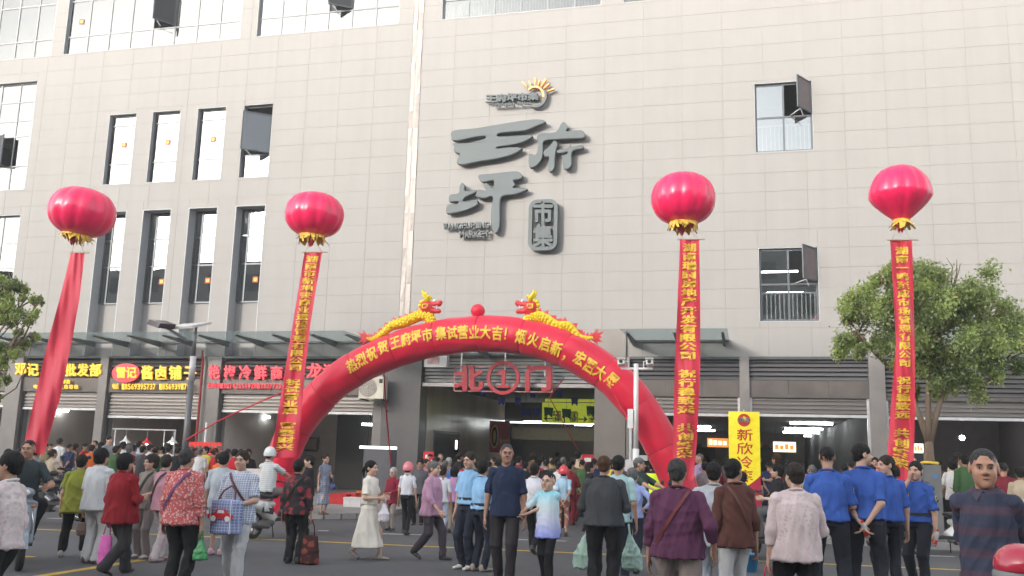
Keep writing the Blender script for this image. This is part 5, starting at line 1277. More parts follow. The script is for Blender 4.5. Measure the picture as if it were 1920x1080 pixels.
def cloth(name, col, pat=None, col2=None, sc=14.0, rough=.85):
    if name in MATS: return MATS[name]
    m = mat(name, col, rough, var=.14, vscale=5, bump=.55, bscale=13, spec=.2, stretch=(1.3, 1.3, .6))
    if pat:
        nt = m.node_tree; b = [n for n in nt.nodes if n.type == 'BSDF_PRINCIPLED'][0]; src = b.inputs['Base Color'].links[0].from_socket
        tc = nt.nodes.new('ShaderNodeTexCoord'); mx = nt.nodes.new('ShaderNodeMix'); mx.data_type = 'RGBA'; mx.inputs[7].default_value = (*col2, 1); rp = nt.nodes.new('ShaderNodeValToRGB')
        if pat == 'floral':
            v = nt.nodes.new('ShaderNodeTexVoronoi'); v.inputs['Scale'].default_value = sc; nt.links.new(tc.outputs['Object'], v.inputs['Vector'])
            n = nt.nodes.new('ShaderNodeTexNoise'); n.inputs['Scale'].default_value = sc*1.6; n.inputs['Detail'].default_value = 3; nt.links.new(tc.outputs['Object'], n.inputs['Vector'])
            ad = nt.nodes.new('ShaderNodeMath'); ad.operation = 'ADD'; nt.links.new(v.outputs['Distance'], ad.inputs[0]); nt.links.new(n.outputs[0], ad.inputs[1]); nt.links.new(ad.outputs[0], rp.inputs[0])
            rp.color_ramp.elements[0].position = .84; rp.color_ramp.elements[1].position = .92; rp.color_ramp.elements[0].color = (1,1,1,1); rp.color_ramp.elements[1].color = (0,0,0,1)
        elif pat == 'stripe' or pat == 'vstripe':
            w = nt.nodes.new('ShaderNodeTexWave'); w.bands_direction = 'Z' if pat == 'stripe' else 'X'; w.inputs['Scale'].default_value = sc; w.inputs['Distortion'].default_value = .4; nt.links.new(tc.outputs['Object'], w.inputs['Vector']); nt.links.new(w.outputs[0], rp.inputs[0])
            rp.color_ramp.elements[0].position = .55; rp.color_ramp.elements[1].position = .8
        elif pat == 'plaid':
            w = nt.nodes.new('ShaderNodeTexWave'); w.bands_direction = 'Z'; w.inputs['Scale'].default_value = sc; w2 = nt.nodes.new('ShaderNodeTexWave'); w2.bands_direction = 'X'; w2.inputs['Scale'].default_value = sc
            for q in (w, w2): nt.links.new(tc.outputs['Object'], q.inputs['Vector'])
            a = nt.nodes.new('ShaderNodeMath'); a.operation = 'MAXIMUM'; nt.links.new(w.outputs[0], a.inputs[0]); nt.links.new(w2.outputs[0], a.inputs[1]); nt.links.new(a.outputs[0], rp.inputs[0])
            rp.color_ramp.elements[0].position = .7; rp.color_ramp.elements[1].position = .95
        elif pat == 'grad':
            sp_ = nt.nodes.new('ShaderNodeSeparateXYZ'); nt.links.new(tc.outputs['Generated'], sp_.inputs[0]); nt.links.new(sp_.outputs[2], rp.inputs[0])
            e = rp.color_ramp.elements; e[0].position = .0; e[0].color = (.22, .27, .75, 1); e[1].position = .95; e[1].color = (.25, .62, .72, 1)
            k = e.new(.38); k.color = (.62, .66, .82, 1); k = e.new(.62); k.color = (.66, .76, .80, 1)
            nt.links.new(rp.outputs[0], b.inputs['Base Color']); return m
        nt.links.new(rp.outputs[0], mx.inputs[0]); nt.links.new(src, mx.inputs[6]); nt.links.new(mx.outputs[2], b.inputs['Base Color'])
    return m

def person(px, ytop, yfeet, face, label, shirt, legs, hair=('short', 'black'), sk=1, fem=False, arms=('down', 'down'), stance='stand', bw=1.0,
           sleeve=.55, hem=.47, leg=.05, look=0, nod=0, shoes=(.03, .03, .03), lean=0, skirt=False, loose=1.0, res=None, pos=None, H=None, group=None, seat=None,
           extras=(), collar=True, name='person', glasses=False, z0=0.0, grip=(False, False), footx=None, face_detail=True, hmul=1.0, tuck=False):
    """face: heading, 0 = towards the viewer, 90 = picture right, 180 = towards the building"""
    if pos is None:
        g = GG(footx if footx else px, yfeet, z0); d = ray(px, ytop); t_ = (g.y-CAMY)/d.y; pos = (d.x*t_, g.y, z0); H = CAMZ+d.z*t_-z0
    if H > 1.9 or H < 1.2: print('HEIGHT', round(H, 2), label)
    if seat is not None: H = H*1.0
    near = (pos[1]-CAMY); h = res or (.013 if near < 9 else .0155 if near < 14 else .019)
    sd = int(abs(px*7+ytop)) % 1000; rs = np.random.RandomState(sd)
    t = thing(name, label, 'person', pos, R(face), group)
    w = .30*bw*(H/1.65)**.5 if not fem else .285*bw*(H/1.6)**.5
    if H < 1.45: w *= .82
    hz = .525*H; sy = 0; bend = 0
    if stance == 'walk': hz -= .012*H
    if seat: hz = seat
    dz = hz-.525*H
    def up(z): return z*H+dz
    ln = lean
    def sp(x, y, z): return np.array([x, y-ln*max(0, z-hz)-.0, z])
    # legs
    hipx = .30*w; legL = []; foot = []
    for s in (1, -1):
        hp = np.array([s*hipx, 0, hz-.01*H])
        if stance == 'walk': a = np.array([s*hipx*.7, -.135*H if s == 1 else .15*H, .045*H if s == 1 else .085*H])
        elif stance == 'walk2': a = np.array([s*hipx*.7, .10*H if s == 1 else -.10*H, .06*H if s == 1 else .045*H])
        elif stance == 'ride': a = np.array([s*.13, -.30, max(.22, hz-.42)])
        elif stance == 'stride': a = np.array([s*hipx*.9, -.06*H if s == 1 else .08*H, .045*H])
        elif stance == 'wide': a = np.array([s*hipx*1.6, s*.02, .045*H])
        else: a = np.array([s*(hipx*.85+.01), rs.uniform(-.03, .03), .045*H])
        k, a = ik(hp, a, .243*H, .243*H, (s*.12, -1, .2) if stance != 'ride' else (s*.4, -1, .6)); legL.append((hp, k, a))
        pit = R(-28) if (stance == 'walk' and s == -1) else (R(-14) if stance == 'walk2' and s == 1 else 0); foot.append((a, pit, R(s*7)))
    # arms
    armL = []; sc = H/1.65*(.84 if H < 1.45 else 1); shx = w*.515
    for s, kind in ((1, arms[0]), (-1, arms[1])):
        sh = sp(s*shx, 0, up(.792)); l1, l2 = .172*H, .150*H; hint = (s*.45, .8, -.2)
        if isinstance(kind, tuple): tg = sp(kind[0]*(1 if len(kind) < 4 else 1), kind[1], 0)*np.array([1, 1, 0])+np.array([0, 0, up(kind[2])]); hint = (s*.8, .5, -.6)
        elif kind == 'down': tg = sh+np.array([s*.075*H*.5+s*.02, -.01-.02*rs.rand(), -.316*H])
        elif kind == 'swingf': tg = sh+np.array([s*.02, -.13*H, -.28*H])
        elif kind == 'swingb': tg = sh+np.array([s*.035, .12*H, -.285*H])
        elif kind == 'back': tg = np.array([s*.035, .17*bw**.5, up(.515)]); hint = (s*1, .45, 0)
        elif kind == 'front': tg = np.array([s*.05, -.22, up(.60)]); hint = (s*1, .5, -.3)
        elif kind == 'bend': tg = sh+np.array([-s*.03, -.155*H, -.16*H])
        elif kind == 'carry': tg = sh+np.array([s*.07, -.03*H, -.31*H])
        elif kind == 'out': tg = sh+np.array([s*.14, -.02, -.27*H])
        elif kind == 'akimbo': tg = np.array([s*w*.55, .02, up(.60)]); hint = (s*1, .3, 0)
        elif kind == 'cross': tg = np.array([-s*.06, -.17, up(.665)]); hint = (s*.8, .2, -.7)
        elif kind == 'chin': tg = sp(s*.02, -.14, up(.86)); hint = (s*.4, -.5, -1)
        elif kind == 'bars': tg = np.array([s*.26, -.50, up(.64)]); hint = (s*.7, .2, -.8)
        elif kind == 'phone': tg = sp(s*.03, -.25, up(.76)); hint = (s*.5, .1, -1)
        elb, wr = ik(sh, tg, l1, l2, hint); armL.append((sh, elb, wr, s))
    nk = sp(0, .012, up(.845)); hc = sp(0, -.004, up(.845))+np.array([0, 0, .0])
    hs_ = (1.0 if fem else 1.03)*(H/1.65)**.35*hmul
    hcen = np.array([nk[0], nk[1]-.02-ln*.05, up(1.0)-.116*hs_])
    M = Matrix.Rotation(R(look), 3, 'Z') @ Matrix.Rotation(R(nod), 3, 'X'); M = np.array(M)
    HT = lambda P: (P*hs_)@M.T+hcen
    # skin
    pr = [C(nk-np.array([0, 0, .05*H]), hcen+M@np.array([0, .025, -.08])*hs_, .050*(.9 if fem else 1), .047)]
    tw = .92 if not fem else .9
    ch = [(.50, .46, .30), (.60, .40, .26), (.72, .46, .29), (.80, .46, .22), (.83, .22, .16)]
    st = [sp(0, 0, up(z)) for z, _, _ in ch]
    pr.append(K(st, [c_[1]*w*.9 for c_ in ch], [c_[2]*w*.9 for c_ in ch]))
    for (sh, e, wr, s) in armL: pr += [C(sh, e, .042*sc*bw**.5, .036*sc), C(e, wr, .037*sc*bw**.4, .024*sc)]
    for (hp, k, a) in legL: pr += [C(hp, k, .062*sc*bw**.5, .043*sc), C(k, a, .044*sc, .030*sc)]
    parts = [nets(pr, h, .03)]
    hp_, hf_ = HD[fem]; parts.append((HT(hp_), hf_))
    for (sh, e, wr, s), g in zip(armL, grip):
        P, F = HN[g]; P = P*(H/1.65)*1.0; P = P.copy()
        if s == -1: P[:, 0] *= -1; F = F[:, ::-1]
        d = wr-e; fwd = np.array([0, -1, 0.]) if abs(nv(d)[1]) < .8 else np.array([0, 0, 1.])
        z = -nv(d); y = -fwd; B = basis(z, y); parts.append((P@B.T+wr+nv(d)*.012, F))
    put('body', npmesh('body', parts, skin(sk)), t)
    if hair: put('hair', npmesh('hair', [(HT(HAIR[hair[0]][0]), HAIR[hair[0]][1])], hairmat(hair[1])), t)
    if hair and hair[0] == 'bald': pass
    hm = Matrix(((M[0][0], M[0][1], M[0][2], hcen[0]), (M[1][0], M[1][1], M[1][2], hcen[1]), (M[2][0], M[2][1], M[2][2], hcen[2]), (0,0,0,1))) @ Matrix.Scale(hs_, 4)
    if face_detail:
        for nm, me in FACE[fem]:
            o = put(nm, me, t); o.matrix_local = hm @ Matrix.Translation(tuple(me['at']))
        if glasses:
            o = put('glasses', GLASS, t); o.matrix_local = hm
    # trousers / skirt
    lc, lm = legs, None
    lw = 1.12*loose
    if not skirt:
        pr = [E(np.array([0, .0, hz+.075*H]), np.array([0, .005, hz-.01*H]), .46*w, .32*w, .52*w, .39*w)]
        clips = [((0, 0, hz+.10*H), (0, 0, 1))]
        for (hp, k, a) in legL:
            th = .088*bw**.5*lw*sc; kn = .062*lw*sc; an = .052*lw*loose*sc
            frac = (1-leg/.245*.0)
            e = a if leg <= .06 else k+(a-k)*max(0, 1-(leg-.05)/.235)
            if leg > .285: e = k+(hp-k)*.15
            d = nv(e-k) if leg <= .285 else nv(k-hp)
            pr += [E(hp, k, th*.96, th, kn, kn)]
            if leg <= .285: pr += [E(k, e-d*.0, kn, kn, an, an)]
        P, F = nets(pr, h, .035, clips)
        # cut the hems flat
        P = fold(P, F, .0085*loose, (7, 7, 3.0), sd); put('trousers', npmesh('trousers', [(P, F)], legs), t)
    else:
        zb = leg*H; a0 = .50*w; fl = skirt if not isinstance(skirt, bool) else 1.5
        pr = [E((0, 0, up(.64)), (0, 0, hz), a0*.92, .34*w, .60*w, .46*w), E((0, 0, hz), (0, .0, zb), .60*w, .46*w, .60*w*fl, .55*w*fl)]
        P, F = nets(pr, h, .04, [((0, 0, zb), (0, 0, -1)), ((0, 0, up(.66)), (0, 0, 1))])
        ang = np.arctan2(P[:, 1], P[:, 0]); k = np.clip((hz+.05-P[:, 2])/(hz-zb), 0, 1); r = 1+.055*k*np.sin(ang*9+P[:, 2]*3+sd)+.035*k*np.sin(ang*5-2*P[:, 2]); P[:, 0] *= r; P[:, 1] *= r
        put('skirt', npmesh('skirt', [(fold(P, F, .004, (6, 6, 2), sd), F)], legs), t)
    # shirt
    q = 1.13*loose; ez = .014
    hemz = hem
    cs = [(hemz, .58, .44), (.53, .555, .41), (.60, .50, .37), (.66, .51, .36), (.73, .53, .36), (.78, .46, .30), (.812, .31, .23), (.842, .205, .21)]
    cs = [c_ for c_ in cs if c_[0] >= hemz]
    if cs[0][0] != hemz: cs = [(hemz, .55, .41)]+cs
    belly = max(0, bw-1.05)*.25
    st = [sp(0, -belly*w*(1 if .5 < z < .66 else .3), up(z)) for z, _, _ in cs]
    pr = [K(st, [c_[1]*w*q*.97 for c_ in cs], [(c_[2]*w+ez)*q*(1+belly*.6) for c_ in cs])]
    pr += [C(sp(0, .008, up(.838)), sp(s_*shx*.95, 0, up(.790)), .040*sc*q, .050*sc*q) for s_ in (1, -1)]
    clips = [((0, 0, up(hemz)), (0, 0, -1)), (hcen+M@np.array([0, 0, -.115])*0+np.array([0, 0, 0]), (0, 0, 1))]
    P, F = nets(pr, h, .035, [((0, 0, up(hemz)+.0), (0, 0, -1)), (sp(0, 0, up(.852)), (0, -.45, 1))])
    P = fold(P, F, .0095*loose, (6.5, 6.5, 4.2), sd+1); shp = [(P, F)]
    if sleeve > 0:
        for (sh, e, wr, s) in armL:
            L = sleeve
            if L < 1: en = sh+(e-sh)*max(L, .2) ; qs = 1+(q-1)*.6; prs = [C(sh, en, .052*sc*qs*bw**.5, .058*sc*qs)]; d = nv(e-sh)
            else: en = e+(wr-e)*(L-1); qs = 1+(q-1)*.6; prs = [C(sh, e, .052*sc*qs*bw**.5, .052*sc*qs), C(e, en, .052*sc*qs, .044*sc*qs)]; d = nv(wr-e)
            prs.append(C(sh+np.array([-s*.06, 0, .008]), sh, .045*sc*q, .052*sc*q))
            Ps, Fs = nets(prs, h, .03, [(en, d)]); shp.append((fold(Ps, Fs, .0075*loose, (9, 9, 7), sd+s), Fs))
    put('shirt', npmesh('shirt', shp, shirt), t)
    if collar:
        cz = up(.849); mb = MB(); c = sp(0, .010, cz); r = .073*(.92 if fem else 1)*H/1.65
        mb.tube([(c[0]+r*math.cos(R(20*i)), c[1]+r*1.02*math.sin(R(20*i)), cz+.016*math.sin(R(20*i))) for i in range(19)], .012, 6, False)
        for s in (-1, 1): mb.add([(s*.006, c[1]-r-.014, cz-.018), (s*.062, c[1]-r+.018, cz-.004), (s*.075, c[1]-r-.006, cz-.045), (s*.040, c[1]-r-.040, cz-.085)], [(0, 1, 2, 3)])
        put('collar', mb.mesh('collar', collar if not isinstance(collar, bool) else shirt, True), t)
    # shoes
    for i, (a, pit, yaw) in enumerate(foot):
        o = put('shoe', shoe_me(shoes), t, a-np.array([0, 0, .0])+np.array([0, 0, -.028*H+.0])*0+np.array([0, 0, .045-.045*H])); o.rotation_euler = (-pit, 0, yaw); o.scale = (H/1.65,)*3
    info = dict(t=t, H=H, hands=[wr+nv(wr-e)*.075 for (sh, e, wr, s) in armL], w=w, up=up, sp=sp, hm=hm, arms=armL, hcen=hcen, q=q)
    for e in extras: e(info)
    return info
_sm = {}
def shoe_me(c):
    if c not in _sm: _sm[c] = npmesh('shoe', [(SHOE[0], SHOE[1])], mat('shoe_%d_%d_%d' % tuple(int(v*100) for v in c), c, .55))
    return _sm[c]
# face pieces (meshes shared by all)
def facebits(fem):
    out = []; dark = mat('iris', (.012, .008, .006), .15); brow = mat('brow', (.03, .022, .018), .8); lip = mat('lips', (.33, .11, .09) if not fem else (.38, .11, .10), .5); wht = mat('eye_white', (.45, .42, .40), .3)
    for s in (-1, 1):
        m = MB(); m.cm = 1; m.ball((0, 0, 0), (.0125, .006, .0045), 10, 6); m.cm = 0; m.ball((0, -.0035, 0), (.0062, .004, .0046), 8, 6); m.cm = 2
        m.tube([(-.015, .0, .001), (-.008, -.0052, .0048), (0, -.0062, .0056), (.008, -.0052, .0046), (.015, 0, .001)], .0014, 4)
        me = m.mesh('eye', [dark, wht, brow], True); me['at'] = (s*.0305, -.0835, .0045); out.append(('eye', me))
        m = MB(); m.tube([(-.018, .003, -.002), (-.006, -.002, .002), (.008, -.001, .0015), (.019, .008, -.003)] if s == 1 else [(.018, .003, -.002), (.006, -.002, .002), (-.008, -.001, .0015), (-.019, .008, -.003)], [.0018, .0035, .003, .001], 5)
        me = m.mesh('eyebrow', brow, True); me['at'] = (s*.031, -.0895, .0255); out.append(('eyebrow', me))
    m = MB(); m.tube([(-.022, .008, .001), (-.010, -.001, .001), (0, -.002, 0), (.010, -.001, .001), (.022, .008, .001)], [.001, .0032, .0038, .0032, .001], 6); me = m.mesh('mouth', lip, True); me['at'] = (0, -.0915, -.060); out.append(('mouth', me))
    return out
FACE = {f: facebits(f) for f in (False, True)}
m_ = MB()
for s in (-1, 1): m_.tube([(s*.031+.021*math.cos(R(30*i)), -.103, .003+.016*math.sin(R(30*i))) for i in range(13)], .0015, 4, False); m_.bar((s*.053, -.102, .008), (s*.083, .0, .01), .0025)
m_.bar((-.010, -.105, .006), (.010, -.105, .006), .0025); GLASS = m_.mesh('glasses', mat('glasses_frame', (.02, .02, .02), .3))
# extras that are worn
def strap(side=1, m=None, z1=.56, front=False):
    def f(I):
        w, q = I['w'], I['q']; pts = []
        mm = m or mat('strap_brown', (.10, .04, .03), .6)
        for yy in (1, -1):
            seg_ = []
            for i in range(9):
                u = i/8; x = side*w*(.33-.83*u); z = .835-(.835-z1)*u
                hw = np.interp(z, [.5, .6, .73, .79, .822, .842], [.54, .50, .53, .50, .40, .25])*w*q; dd = (np.interp(z, [.5, .6, .73, .79, .822, .842], [.40, .37, .36, .31, .25, .22])*w+.012)*q
                y = dd*math.sqrt(max(0, 1-min(.98, (x/hw)**2)))+.012; p = I['sp'](x, 0, I['up'](z)); seg_.append((p[0], p[1]+yy*y, p[2]))
            mb = MB()
            for a, b in zip(seg_, seg_[1:]): mb.bar(a, b, .028, .008, upv=(0, 1, 0))
            put('bag_strap', mb.mesh('bag_strap', mm), I['t'])
    return f
def cap(kind, col, nm='helmet'):
    def f(I):
        mb = MB(); 
        if kind == 'helmet':
            prof = [(.118*math.cos(R(a)), .150*math.sin(R(a))+.01) for a in (-14, 0, 15, 30, 45, 60, 75, 89)]
            mb.lathe(prof, (0, .012, .0), 22); mb.box(-.07, .07, -.135, -.09, .035, .045)
        else:
            prof = [(.096*math.cos(R(a)), .105*math.sin(R(a))+.028) for a in (0, 15, 30, 45, 60, 75, 89)]; mb.lathe(prof, (0, .012, 0), 20)
            mb.add([(-.06, -.075, .04), (.06, -.075, .04), (.05, -.155, .022), (-.05, -.155, .022), (-.06, -.075, .032), (.06, -.075, .032), (.05, -.155, .014), (-.05, -.155, .014)], [(0,1,2,3), (7,6,5,4), (0,3,7,4), (1,5,6,2), (3,2,6,7)])
        o = put(nm, mb.mesh(nm, mat(f'cap_{int(col[0]*100)}_{int(col[1]*100)}_{int(col[2]*100)}', col, .3, coat=.4), True), I['t']); o.matrix_local = I['hm']
    return f
def belt(I):
    w = I['w']; mb = MB(); z = I['up'](.60); mb.lathe([(1, z-.02), (1.02, z-.018), (1.02, z+.018), (1, z+.02)], (0, 0, 0), 28); mb.v = [(x*.53*w*I['q'], y*.42*w*I['q'], zz) for x, y, zz in mb.v]
    put('belt', mb.mesh('belt', mat('belt_black', (.02, .02, .02), .4)), I['t'])
def uniform(I):
    for s, (sh, e, wr, s_) in zip((1, -1), I['arms']):
        c = sh*.62+e*.38; out = nv(np.array([s_*1.0, .15, 0])); c = c+out*.070; u = nv(np.cross(out, (0, 0, 1)))
        mb = MB(); k = [(-.032, .03), (.032, .03), (.032, -.015), (0, -.042), (-.032, -.015)]
        mb.add([c+u*a+np.array([0, 0, b]) for a, b in k]+[c+out*.004+u*a+np.array([0, 0, b]) for a, b in k], [(5,6,7,8,9), (0,1,6,5), (1,2,7,6), (2,3,8,7), (3,4,9,8), (4,0,5,9)])
        put('shoulder_patch', mb.mesh('shoulder_patch', mat('patch_yellow', (.55, .42, .06), .6)), I['t'])
        mb = MB(); mb.add([c+out*.006+u*a*.6+np.array([0, 0, b*.6]) for a, b in k], [(0,1,2,3,4)]); put('patch_emblem', mb.mesh('patch_emblem', mat('patch_dark', (.03, .03, .05), .6)), I['t'])
        mb = MB(); p = np.array(I['sp'](s_*I['w']*.42, 0, I['up'](.838))); mb.obox(p+np.array([0, 0, .013]), (.038, 0, -.012), (0, .022, 0), (0, 0, .005)); put('epaulette', mb.mesh('epaulette', mat('epaulette', (.03, .04, .09), .6)), I['t'])
def vest(I):
    w, q = I['w'], I['q']*1.06; pr = []
    cs = [(.50, .56, .42), (.60, .52, .39), (.73, .54, .38), (.79, .47, .32), (.825, .36, .25)]
    pr.append(K([I['sp'](0, 0, I['up'](c_[0])) for c_ in cs], [c_[1]*w*q for c_ in cs], [c_[2]*w*q+.016 for c_ in cs]))
    P, F = nets(pr, .02, .03, [((0, 0, I['up'](.50)), (0, 0, -1)), ((0, 0, I['up'](.835)), (0, 0, 1))])
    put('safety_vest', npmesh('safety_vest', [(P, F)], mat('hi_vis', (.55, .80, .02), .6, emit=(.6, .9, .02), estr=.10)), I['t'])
# carried things (their own top-level objects)
def world_of(I, p): return (Matrix.Translation(I['t'].location) @ Matrix.Rotation(I['t'].rotation_euler.z, 4, 'Z')) @ Vector(tuple(p))
def bag(hand, label, m, wd=.30, ht=.34, hand_len=.12, kind='plastic', cat='bag', squash=.5, extra=None, name='shopping_bag', rz=0, bottom=None):
    def f(I):
        p = world_of(I, I['hands'][hand]); H_ = hand_len; t = thing(name, label, cat, p-Vector((0, 0, H_+ht)), rz)
        rs = np.random.RandomState(int(abs(p.x*100)))
        b = bottom or 1.0
        pr = [E((0, 0, .05), (0, 0, ht*.5), wd*.46*b, wd*.30, wd*.44, wd*.26), E((0, 0, ht*.5), (0, 0, ht), wd*.44, wd*.26, wd*(.12 if kind == 'plastic' else .40), wd*.08)]
        P, F = nets(pr, .014, .03); P = fold(P, F, .012 if kind == 'plastic' else .004, (11, 11, 7), int(rs.randint(99))); P[:, 2] -= P[:, 2].min()
        put('bag_body', npmesh('bag_body', [(P, F)], m), t)
        mb = MB()
        for s in (-1, 1):
            x = wd*(.1 if kind == 'plastic' else .22); mb.tube([(s*x, 0, ht-.02), (s*x*.7, .01, ht+H_*.6), (s*.012, 0, ht+H_)], .011 if kind == 'plastic' else .009, 6)
        put('bag_handle', mb.mesh('bag_handle', m, True), t)
        if extra: extra(t, wd, ht)
    return f
def bottle(hand, label, tilt=(0, 0)):
    def f(I):
        p = world_of(I, I['hands'][hand]); t = thing('water_bottle', label, 'bottle', p+Vector((0, 0, 0))); t.rotation_euler = (R(tilt[0]), R(tilt[1]), 0)
        pl = mat('bottle_plastic', (.62, .66, .68), .15, trans=.3, coat=.3); mb = MB(); mb.lathe([(.001, -.12), (.030, -.118), (.032, -.06), (.029, -.02), (.032, .03), (.020, .075), (.013, .085), (.013, .1)], (0, 0, 0), 14); put('bottle_body', mb.mesh('bottle_body', pl, True), t)
        mb = MB(); mb.lathe([(.0335, -.085), (.0335, -.025)], (0, 0, 0), 14); put('bottle_label', mb.mesh('bottle_label', mat('label_red', (.6, .03, .03), .5)), t)
        mb = MB(); mb.lathe([(.016, .085), (.016, .105), (.001, .106)], (0, 0, 0), 12); put('bottle_cap', mb.mesh('bottle_cap', mat('label_red', (.6, .03, .03))), t)
    return f
# ------------------------------------------------------------------ scooters
Rub = mat('tyre_rubber', (.02, .02, .02), .8); Chr = mat('chrome', (.6, .6, .6), .2, metal=.9); Blk = mat('black_plastic', (.025, .025, .028), .4)
def scooter(pos, face, col, label, mirror=True, box=False, lean=0, plate=None):
    t = thing('scooter', label, 'scooter', pos, R(face)); t.rotation_euler = (0, R(lean), R(face))
    pm = mat('scooter_paint_%d_%d_%d' % tuple(int(c*100) for c in col), col, .28, coat=.6, var=.03)
    L = lambda nm, mb, m, par=t, sm=True: put(nm, mb.mesh(nm, m, sm), par)
    for y in (-.62, .58):
        w = MB(); n = 28; vs = []
        for (r, x) in ((.165, -.035), (.21, -.05), (.235, -.02), (.235, .02), (.21, .05), (.165, .035)): vs += [(x, y+r*math.cos(2*math.pi*i/n), .235+r*math.sin(2*math.pi*i/n)) for i in range(n)]
        w.add(vs, [(k*n+i, ((k+1) % 6)*n+i, ((k+1) % 6)*n+(i+1) % n, k*n+(i+1) % n) for k in range(6) for i in range(n)]); wh = L('wheel', w, Rub)
        w = MB(); w.tube([(-.03, y, .235), (.03, y, .235)], .05, 12)
        for k in range(5):
            a = R(72*k); w.bar((0, y, .235), (0, y+.165*math.cos(a), .235+.165*math.sin(a)), .03, .03)
        w.tube([(0, y+.165*math.cos(R(15*i)), .235+.165*math.sin(R(15*i))) for i in range(25)], .018, 6, False); L('rim', w, Chr, wh)
    P, F = nets([E((0, -.50, .33), (0, -.40, .84), .15, .05, .17, .06), E((0, -.42, .84), (0, -.36, .94), .11, .06, .09, .05), C((0, -.62, .47), (0, -.46, .50), .07, .06)], .018, .05)
    put('front_shield', npmesh('front_shield', [(P, F)], pm), t)
    P, F = nets([E((0, .10, .33), (0, .45, .55), .13, .12, .16, .12), E((0, .45, .55), (0, .85, .66), .16, .11, .06, .05), E((0, .15, .60), (0, .55, .64), .13, .06, .15, .06)], .018, .06)
    put('rear_body', npmesh('rear_body', [(P, F)], pm), t)
    P, F = nets([E((0, .05, .735), (0, .35, .75), .11, .045, .15, .05), E((0, .35, .75), (0, .68, .79), .15, .05, .11, .04)], .018, .04)
    put('seat', npmesh('seat', [(P, F)], Blk), t)
    L('floorboard', MB().obox((0, -.17, .32), (.15, 0, 0), (0, .30, 0), (0, 0, .03)), Blk, sm=False)
    m = MB(); 
    for k in range(9): m.obox((0, -.62+.27*math.cos(R(20+k*17)), .235+.27*math.sin(R(20+k*17))), (.065, 0, 0), (0, .045*math.sin(R(20+k*17)), -.045*math.cos(R(20+k*17))), (0, .006, .006))
    L('fender', m, pm, sm=False)
    m = MB(); m.tube([(0, -.60, .26), (0, -.44, .80), (0, -.40, .98)], .025, 8); m.tube([(-.05, -.62, .235), (-.05, -.52, .5)], .018, 6); m.tube([(.05, -.62, .235), (.05, -.52, .5)], .018, 6); L('fork', m, Chr)
    m = MB(); m.tube([(-.33, -.30, 1.0), (-.22, -.36, 1.0), (0, -.40, .97), (.22, -.36, 1.0), (.33, -.30, 1.0)], .014, 8); L('handlebar', m, Blk)
    for s in (-1, 1): L('grip', MB().tube([(s*.34, -.295, 1.0), (s*.24, -.35, 1.0)], .02, 8), Rub)
    P, F = nets([S((0, -.44, .97), (.12, .08, .07))], .015, .02); put('handlebar_cover', npmesh('handlebar_cover', [(P, F)], pm), t)
    L('vent', MB().obox((0, -.515, .62), (.055, 0, 0), (0, .012, .002), (0, -.02, .11)), Blk, sm=False)
    for sx in (-1, 1):
        L('turn_signal', MB().ball((sx*.115, -.475, .80), (.035, .02, .018), 8, 6), mat('signal_orange', (.5, .15, .02), .2))
        L('chrome_strip', MB().tube([(sx*.11, -.52, .45), (sx*.125, -.50, .60), (sx*.10, -.475, .75)], .010, 5), Chr)
        L('side_panel', MB().obox((sx*.145, .38, .50), (.006, 0, 0), (0, .16, .03), (0, -.02, .05)), Blk, sm=False)
    L('headlight', MB().ball((0, -.505, .975), (.055, .025, .04), 12, 8), mat('headlight_glass', (.7, .7, .68), .1, coat=1))
    if mirror:
        for s in (-1, 1):
            m = MB(); m.tube([(s*.2, -.36, 1.0), (s*.26, -.38, 1.15), (s*.30, -.38, 1.2)], .007, 5); m.ball((s*.32, -.38, 1.22), (.06, .015, .04), 10, 6); L('mirror', m, Blk)
    L('tail_light', MB().ball((0, .87, .66), (.06, .03, .03), 10, 6), mat('tail_red', (.5, .02, .02), .2))
    P, F = nets([E((-.08, .15, .27), (-.08, .62, .25), .05, .06, .05, .08), C((-.11, .3, .2), (-.12, .8, .26), .035, .05)], .018, .03); put('engine', npmesh('engine', [(P, F)], mat('engine_grey', (.12, .12, .12), .5, metal=.4)), t)
    L('rear_rack', MB().tube([(-.1, .62, .80), (-.1, .92, .82), (.1, .92, .82), (.1, .62, .80)], .012, 6), Chr)
    L('stand', MB().tube([(-.1, .18, .25), (-.2, .25, .02)], .012, 6), Blk)
    if plate: L('number_plate', MB().obox((0, .93, .55), (.1, 0, 0), (0, .004, .01), (0, 0, .06)), plate, sm=False)
    if box:
        m = MB(); m.box(-.2, .2, .66, 1.02, .83, 1.14); L('rear_box', m, pm, sm=False)
    return t
mint = (.32, .55, .48); white_ = (.62, .62, .6); dark_ = (.04, .045, .05); silver = (.22, .26, .30); teal = (.10, .30, .30)
grn_plate = mat('plate_green', (.10, .48, .30), .5)
def gp(px, py, z=0): return GG(px, py, z)
def ridepos(p, f, back=.26): return (p.x-math.sin(R(f))*back, p.y+math.cos(R(f))*back, p.z)
scooter(gp(26, 1060), 46, silver, 'silver blue scooter with sharp front fairing at the far left under a dark shirted rider')
scooter(gp(512, 1006), 170, white_, 'white scooter with a green plate ridden by the person in a white helmet', plate=grn_plate)
scooter(gp(1222, 1030), 68, dark_, 'dark scooter with chrome trim under the dark green shirted rider', lean=0)
scooter(gp(1432, 1052), -72, mint, 'mint green scooter with a woman in black seated on it')
scooter(gp(1772, 1040), -68, white_, 'white parked scooter with teal rear and raised stand right of the uniformed men', plate=grn_plate)
scooter(gp(1345, 1040), 60, dark_, 'dark parked scooter between the purple shirted woman and grey shirted man')
scooter(gp(120, 975, .12)+Vector((-.2, 0, 0)), 80, dark_, 'black parked scooter on the pavement behind the green shirted woman')
